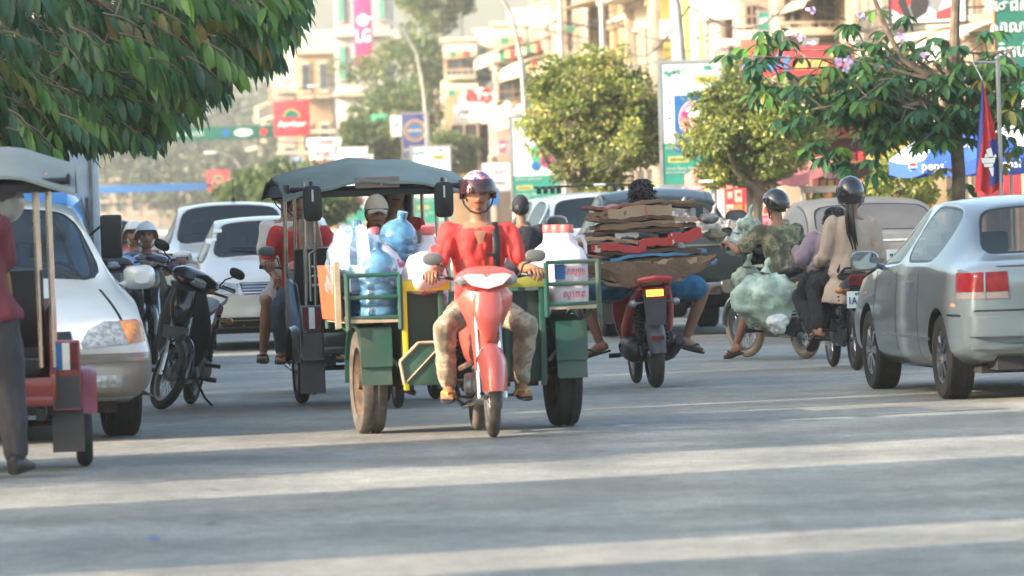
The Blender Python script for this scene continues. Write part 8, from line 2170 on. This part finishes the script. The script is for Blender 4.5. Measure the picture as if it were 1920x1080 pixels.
# ------------------------------------------------------------------ red motorbike with two people left of the black tuk-tuk
c4 = V((gx(578, 46.3), 46.6, 0))
rb = motorbike('motorbike', c4, R(-84), 'red motorbike squeezed against the black tuk-tuk, ridden by a couple', P_REDP, kind='greyback', mirrors=(0, 1), mir_h=1.13)
RB = Tof(rb)
H_RW = mat('red_white_helmet', (.4, .1, .1), .25, coat=.7, scale=5, ramp=[(0, (.45, .03, .04)), (.5, (.45, .03, .04)), (.55, (.62, .60, .58))])
person('rider in red shirt and red helmet with pale stripes, left of the black tuk-tuk', RB, (-.10, -.03, .82), (-.06, -.03, 1.36), [(.26, .33, 1.07), (.26, -.33, 1.07)], [(.08, .22, .35), (.06, -.22, .35)], shirt=C_RED2, pants=C_JEAN, helmet=(H_RW, False), visor=False, skin=SK, vox=.014, strap=M_SOLE)
person('passenger in pale jacket behind the rider in the red shirt', RB, (-.45, -.08, .86), (-.50, -.10, 1.42), [(-.2, .2, .95), (-.2, -.24, .95)], [(-.18, .24, .36), (-.14, -.36, .34)], shirt=C_WH, sleeve='short', pants=cloth('pale_shorts', (.42, .40, .38)), leg='short', helmet=(H_RW, False), skin=SK_D, vox=.015, strap=M_SOLE)
# scarf / hanging cloth
sf = MB(); rs = []
for i in range(13):
    t = i / 12; z = 1.42 - .80 * t; rs.append([V((.20 + .02 * math.sin(t * 7 + a * 3), .02 + .06 * t + (.075 + .02 * math.sin(t * 5)) * math.cos(a) , z)) + V((.02 * math.sin(3 * a), 0, 0)) + V((.025 * math.sin(a), 0, 0)) for a in [2 * math.pi * k / 14 for k in range(14)]])
sf.rings(rs); so = sf.build('hanging_cloth', C_TAN, None); so.matrix_world = RB.copy(); tag(so, 'long tan patterned cloth hanging beside the rider in the red shirt', 'cloth')

# ------------------------------------------------------------------ red tuk-tuk, left edge, and the man beside it
rt = tuktuk(V((gx(-40, 33.7), 34.1, 0)), R(-86), 'red tuk-tuk with grey cloth roof at the left edge', M_TUKR, mat('light_grey_canvas', (.22, .245, .225), .75, var=.08, scale=3), w=.92, wheel_y=.60, zr=1.95, L=1.3, bi=.09)
RT = Tof(rt)
hm = empty('helmet', RT @ V((.45, .17, 1.60)), 0, 'pale grey round helmet with dark visor hanging in the red tuk-tuk', 'helmet'); h = MB(); h.ball((0, 0, 0), (.13, .12, .13), 24, 16); h.build('shell', mat('pale_grey_shell', (.45, .47, .46), .3, coat=.5), hm); h = MB(); h.rings([sring((0, -.125, .05), X, Z, .02, .05, 2), sring((0, -.10, .05), X, Z, .09, .04, 2)]); h.build('visor', M_VIS, hm)
person('man in maroon shirt and grey trousers standing with his back turned at the left edge', Matrix.Translation((gx(-14, 33), 33.0, 0)) @ Matrix.Rotation(R(80), 4, 'Z'), (0, 0, .93), (-.02, .13, 1.47), [(.30, .15, .95), (.32, -.05, 1.0)], [(0.02, .10, .09), (-.08, -.17, .09)], shirt=C_MAR, sleeve='short', pants=C_GTR, shoes='shoe', curl=.35, vox=.012, loose=1.5, elbow=(-1, 0, 0), elbow_out=.15, knee=(1, 0, 0), knee_out=0, hem=.24, grip_down=(1, 0, -.2))

# ------------------------------------------------------------------ riders far left and behind
for (px, Y, lb, sh, hmt, cp, red) in [(282, 57, 'far rider with white and grey helmet and dark purple jacket beside the white pickup', C_PUR, mat('white_grey_helmet', (.5, .5, .5), .3, scale=5, ramp=[(0, (.62, .62, .6)), (.5, (.62, .62, .6)), (.53, (.2, .24, .28))]), None, P_BLKP),
                                  (258, 62, 'far rider with plain white cap helmet and ochre jacket', C_OCH, mat('plain_white_helmet', (.6, .62, .6), .35), None, P_DBLU),
                                  (214, 56, 'rider in light blue shirt behind the white minivan mirror', C_LB, PAINT('black_helmet', (.015, .015, .018)), None, P_BLKP),
                                  (238, 68, 'far rider in dark helmet and red top behind the ochre jacket', C_RED2, PAINT('black_helmet', (.015, .015, .018), rough=.15), None, P_REDP)]:
    b = motorbike('motorbike', V((gx(px, Y), Y, 0)), R(-83), {214: 'black motorbike under the rider in the light blue shirt', 282: 'dark motorbike under the far rider in the purple jacket', 258: 'blue-black motorbike under the far rider in ochre', 238: 'red motorbike under the far rider in the red top'}[px], red, kind='dark', mirrors=(0, 0))
    person(lb, Tof(b), (-.12, 0, .74), (-.02, 0, 1.10), [(.27, .33, 1.0), (.27, -.33, 1.0)], [(.06, .23, .33), (.06, -.23, .33)], shirt=sh, sleeve='long', pants=C_BLK, helmet=(hmt, False), visor=False, vox=.018, skin=SK_D, sc=.95, hair=None)
b = motorbike('motorbike', V((gx(984, 60), 60.5, 0)), R(95), 'dark motorbike under the rider in the black cap, hidden behind the jug cart', P_BLKP, kind='dark', mirrors=(0, 1))
person('rider in dark jacket with pale collar and black cap, back turned, behind the jug cart', Tof(b), (-.10, 0, .80), (-.04, 0, 1.24), [(.27, .33, 1.06), (.27, -.33, 1.06)], [(.06, .23, .33), (.06, -.23, .33)], shirt=C_NAVY, sleeve='long', pants=C_BLK, cap=mat('black_cap', (.015, .015, .02), .8), vox=.015, loose=1.2, tail='x')
# small street bits: kerb blocks and leaves on the road
rr = random.Random(77)
for k, (px, Y, m) in enumerate([(380, 27.4, T_BLU), (300, 26.2, T_BLU), (420, 30.6, K3)]):
    l = MB(); leaf(l, V((0, 0, .006)), V((rr.uniform(-1, 1), rr.uniform(-1, 1), .02)), Z, .09, .05, 0, bend=-.1, fold=.1)
    o = l.build('litter_scrap', m); o.location = (gx(px, Y), Y, 0); tag(o, ['small blue scrap on the near road', 'smaller blue scrap nearest the viewer, low left', 'small dark scrap on the road left of centre'][k], 'litter')

# unseen trees added on the near side to break the sun band edges
for k, (x, y, z0, z1, hw) in enumerate([(-10.2, 21.6, 2.6, 6.5, 1.0), (-10.6, 29.2, 3.0, 5.5, 1.0), (-10.0, 24.4, 2.2, 5.0, 1.0), (-10.4, 43.5, 3, 7.2, 1.6)]):
    t = ficus('broadleaf_tree', 960, y, z0, z1, hw, 'leafy street tree on the near side of the road, outside the frame', 200 + k, n=26, leafs=30, ls=.24, mats=LF_C, group='near side street trees'); t.location.x = x

# ------------------------------------------------------------------ haze
hz = MB(); hz.box((0, 440, 10.4), (640, 960, 23.2)); ho = hz.build('haze', [], None, smooth=False)
mv = bpy.data.materials.new('haze'); mv.use_nodes = True; nt = mv.node_tree; nt.nodes.remove(nt.nodes['Principled BSDF'])
pv = nt.nodes.new('ShaderNodeVolumePrincipled'); pv.inputs['Density'].default_value = .00045; pv.inputs['Color'].default_value = (.84, .84, .82, 1); pv.inputs['Anisotropy'].default_value = .1
nt.links.new(pv.outputs[0], nt.nodes['Material Output'].inputs['Volume']); ho.data.materials.append(mv); ho['kind'] = 'stuff'
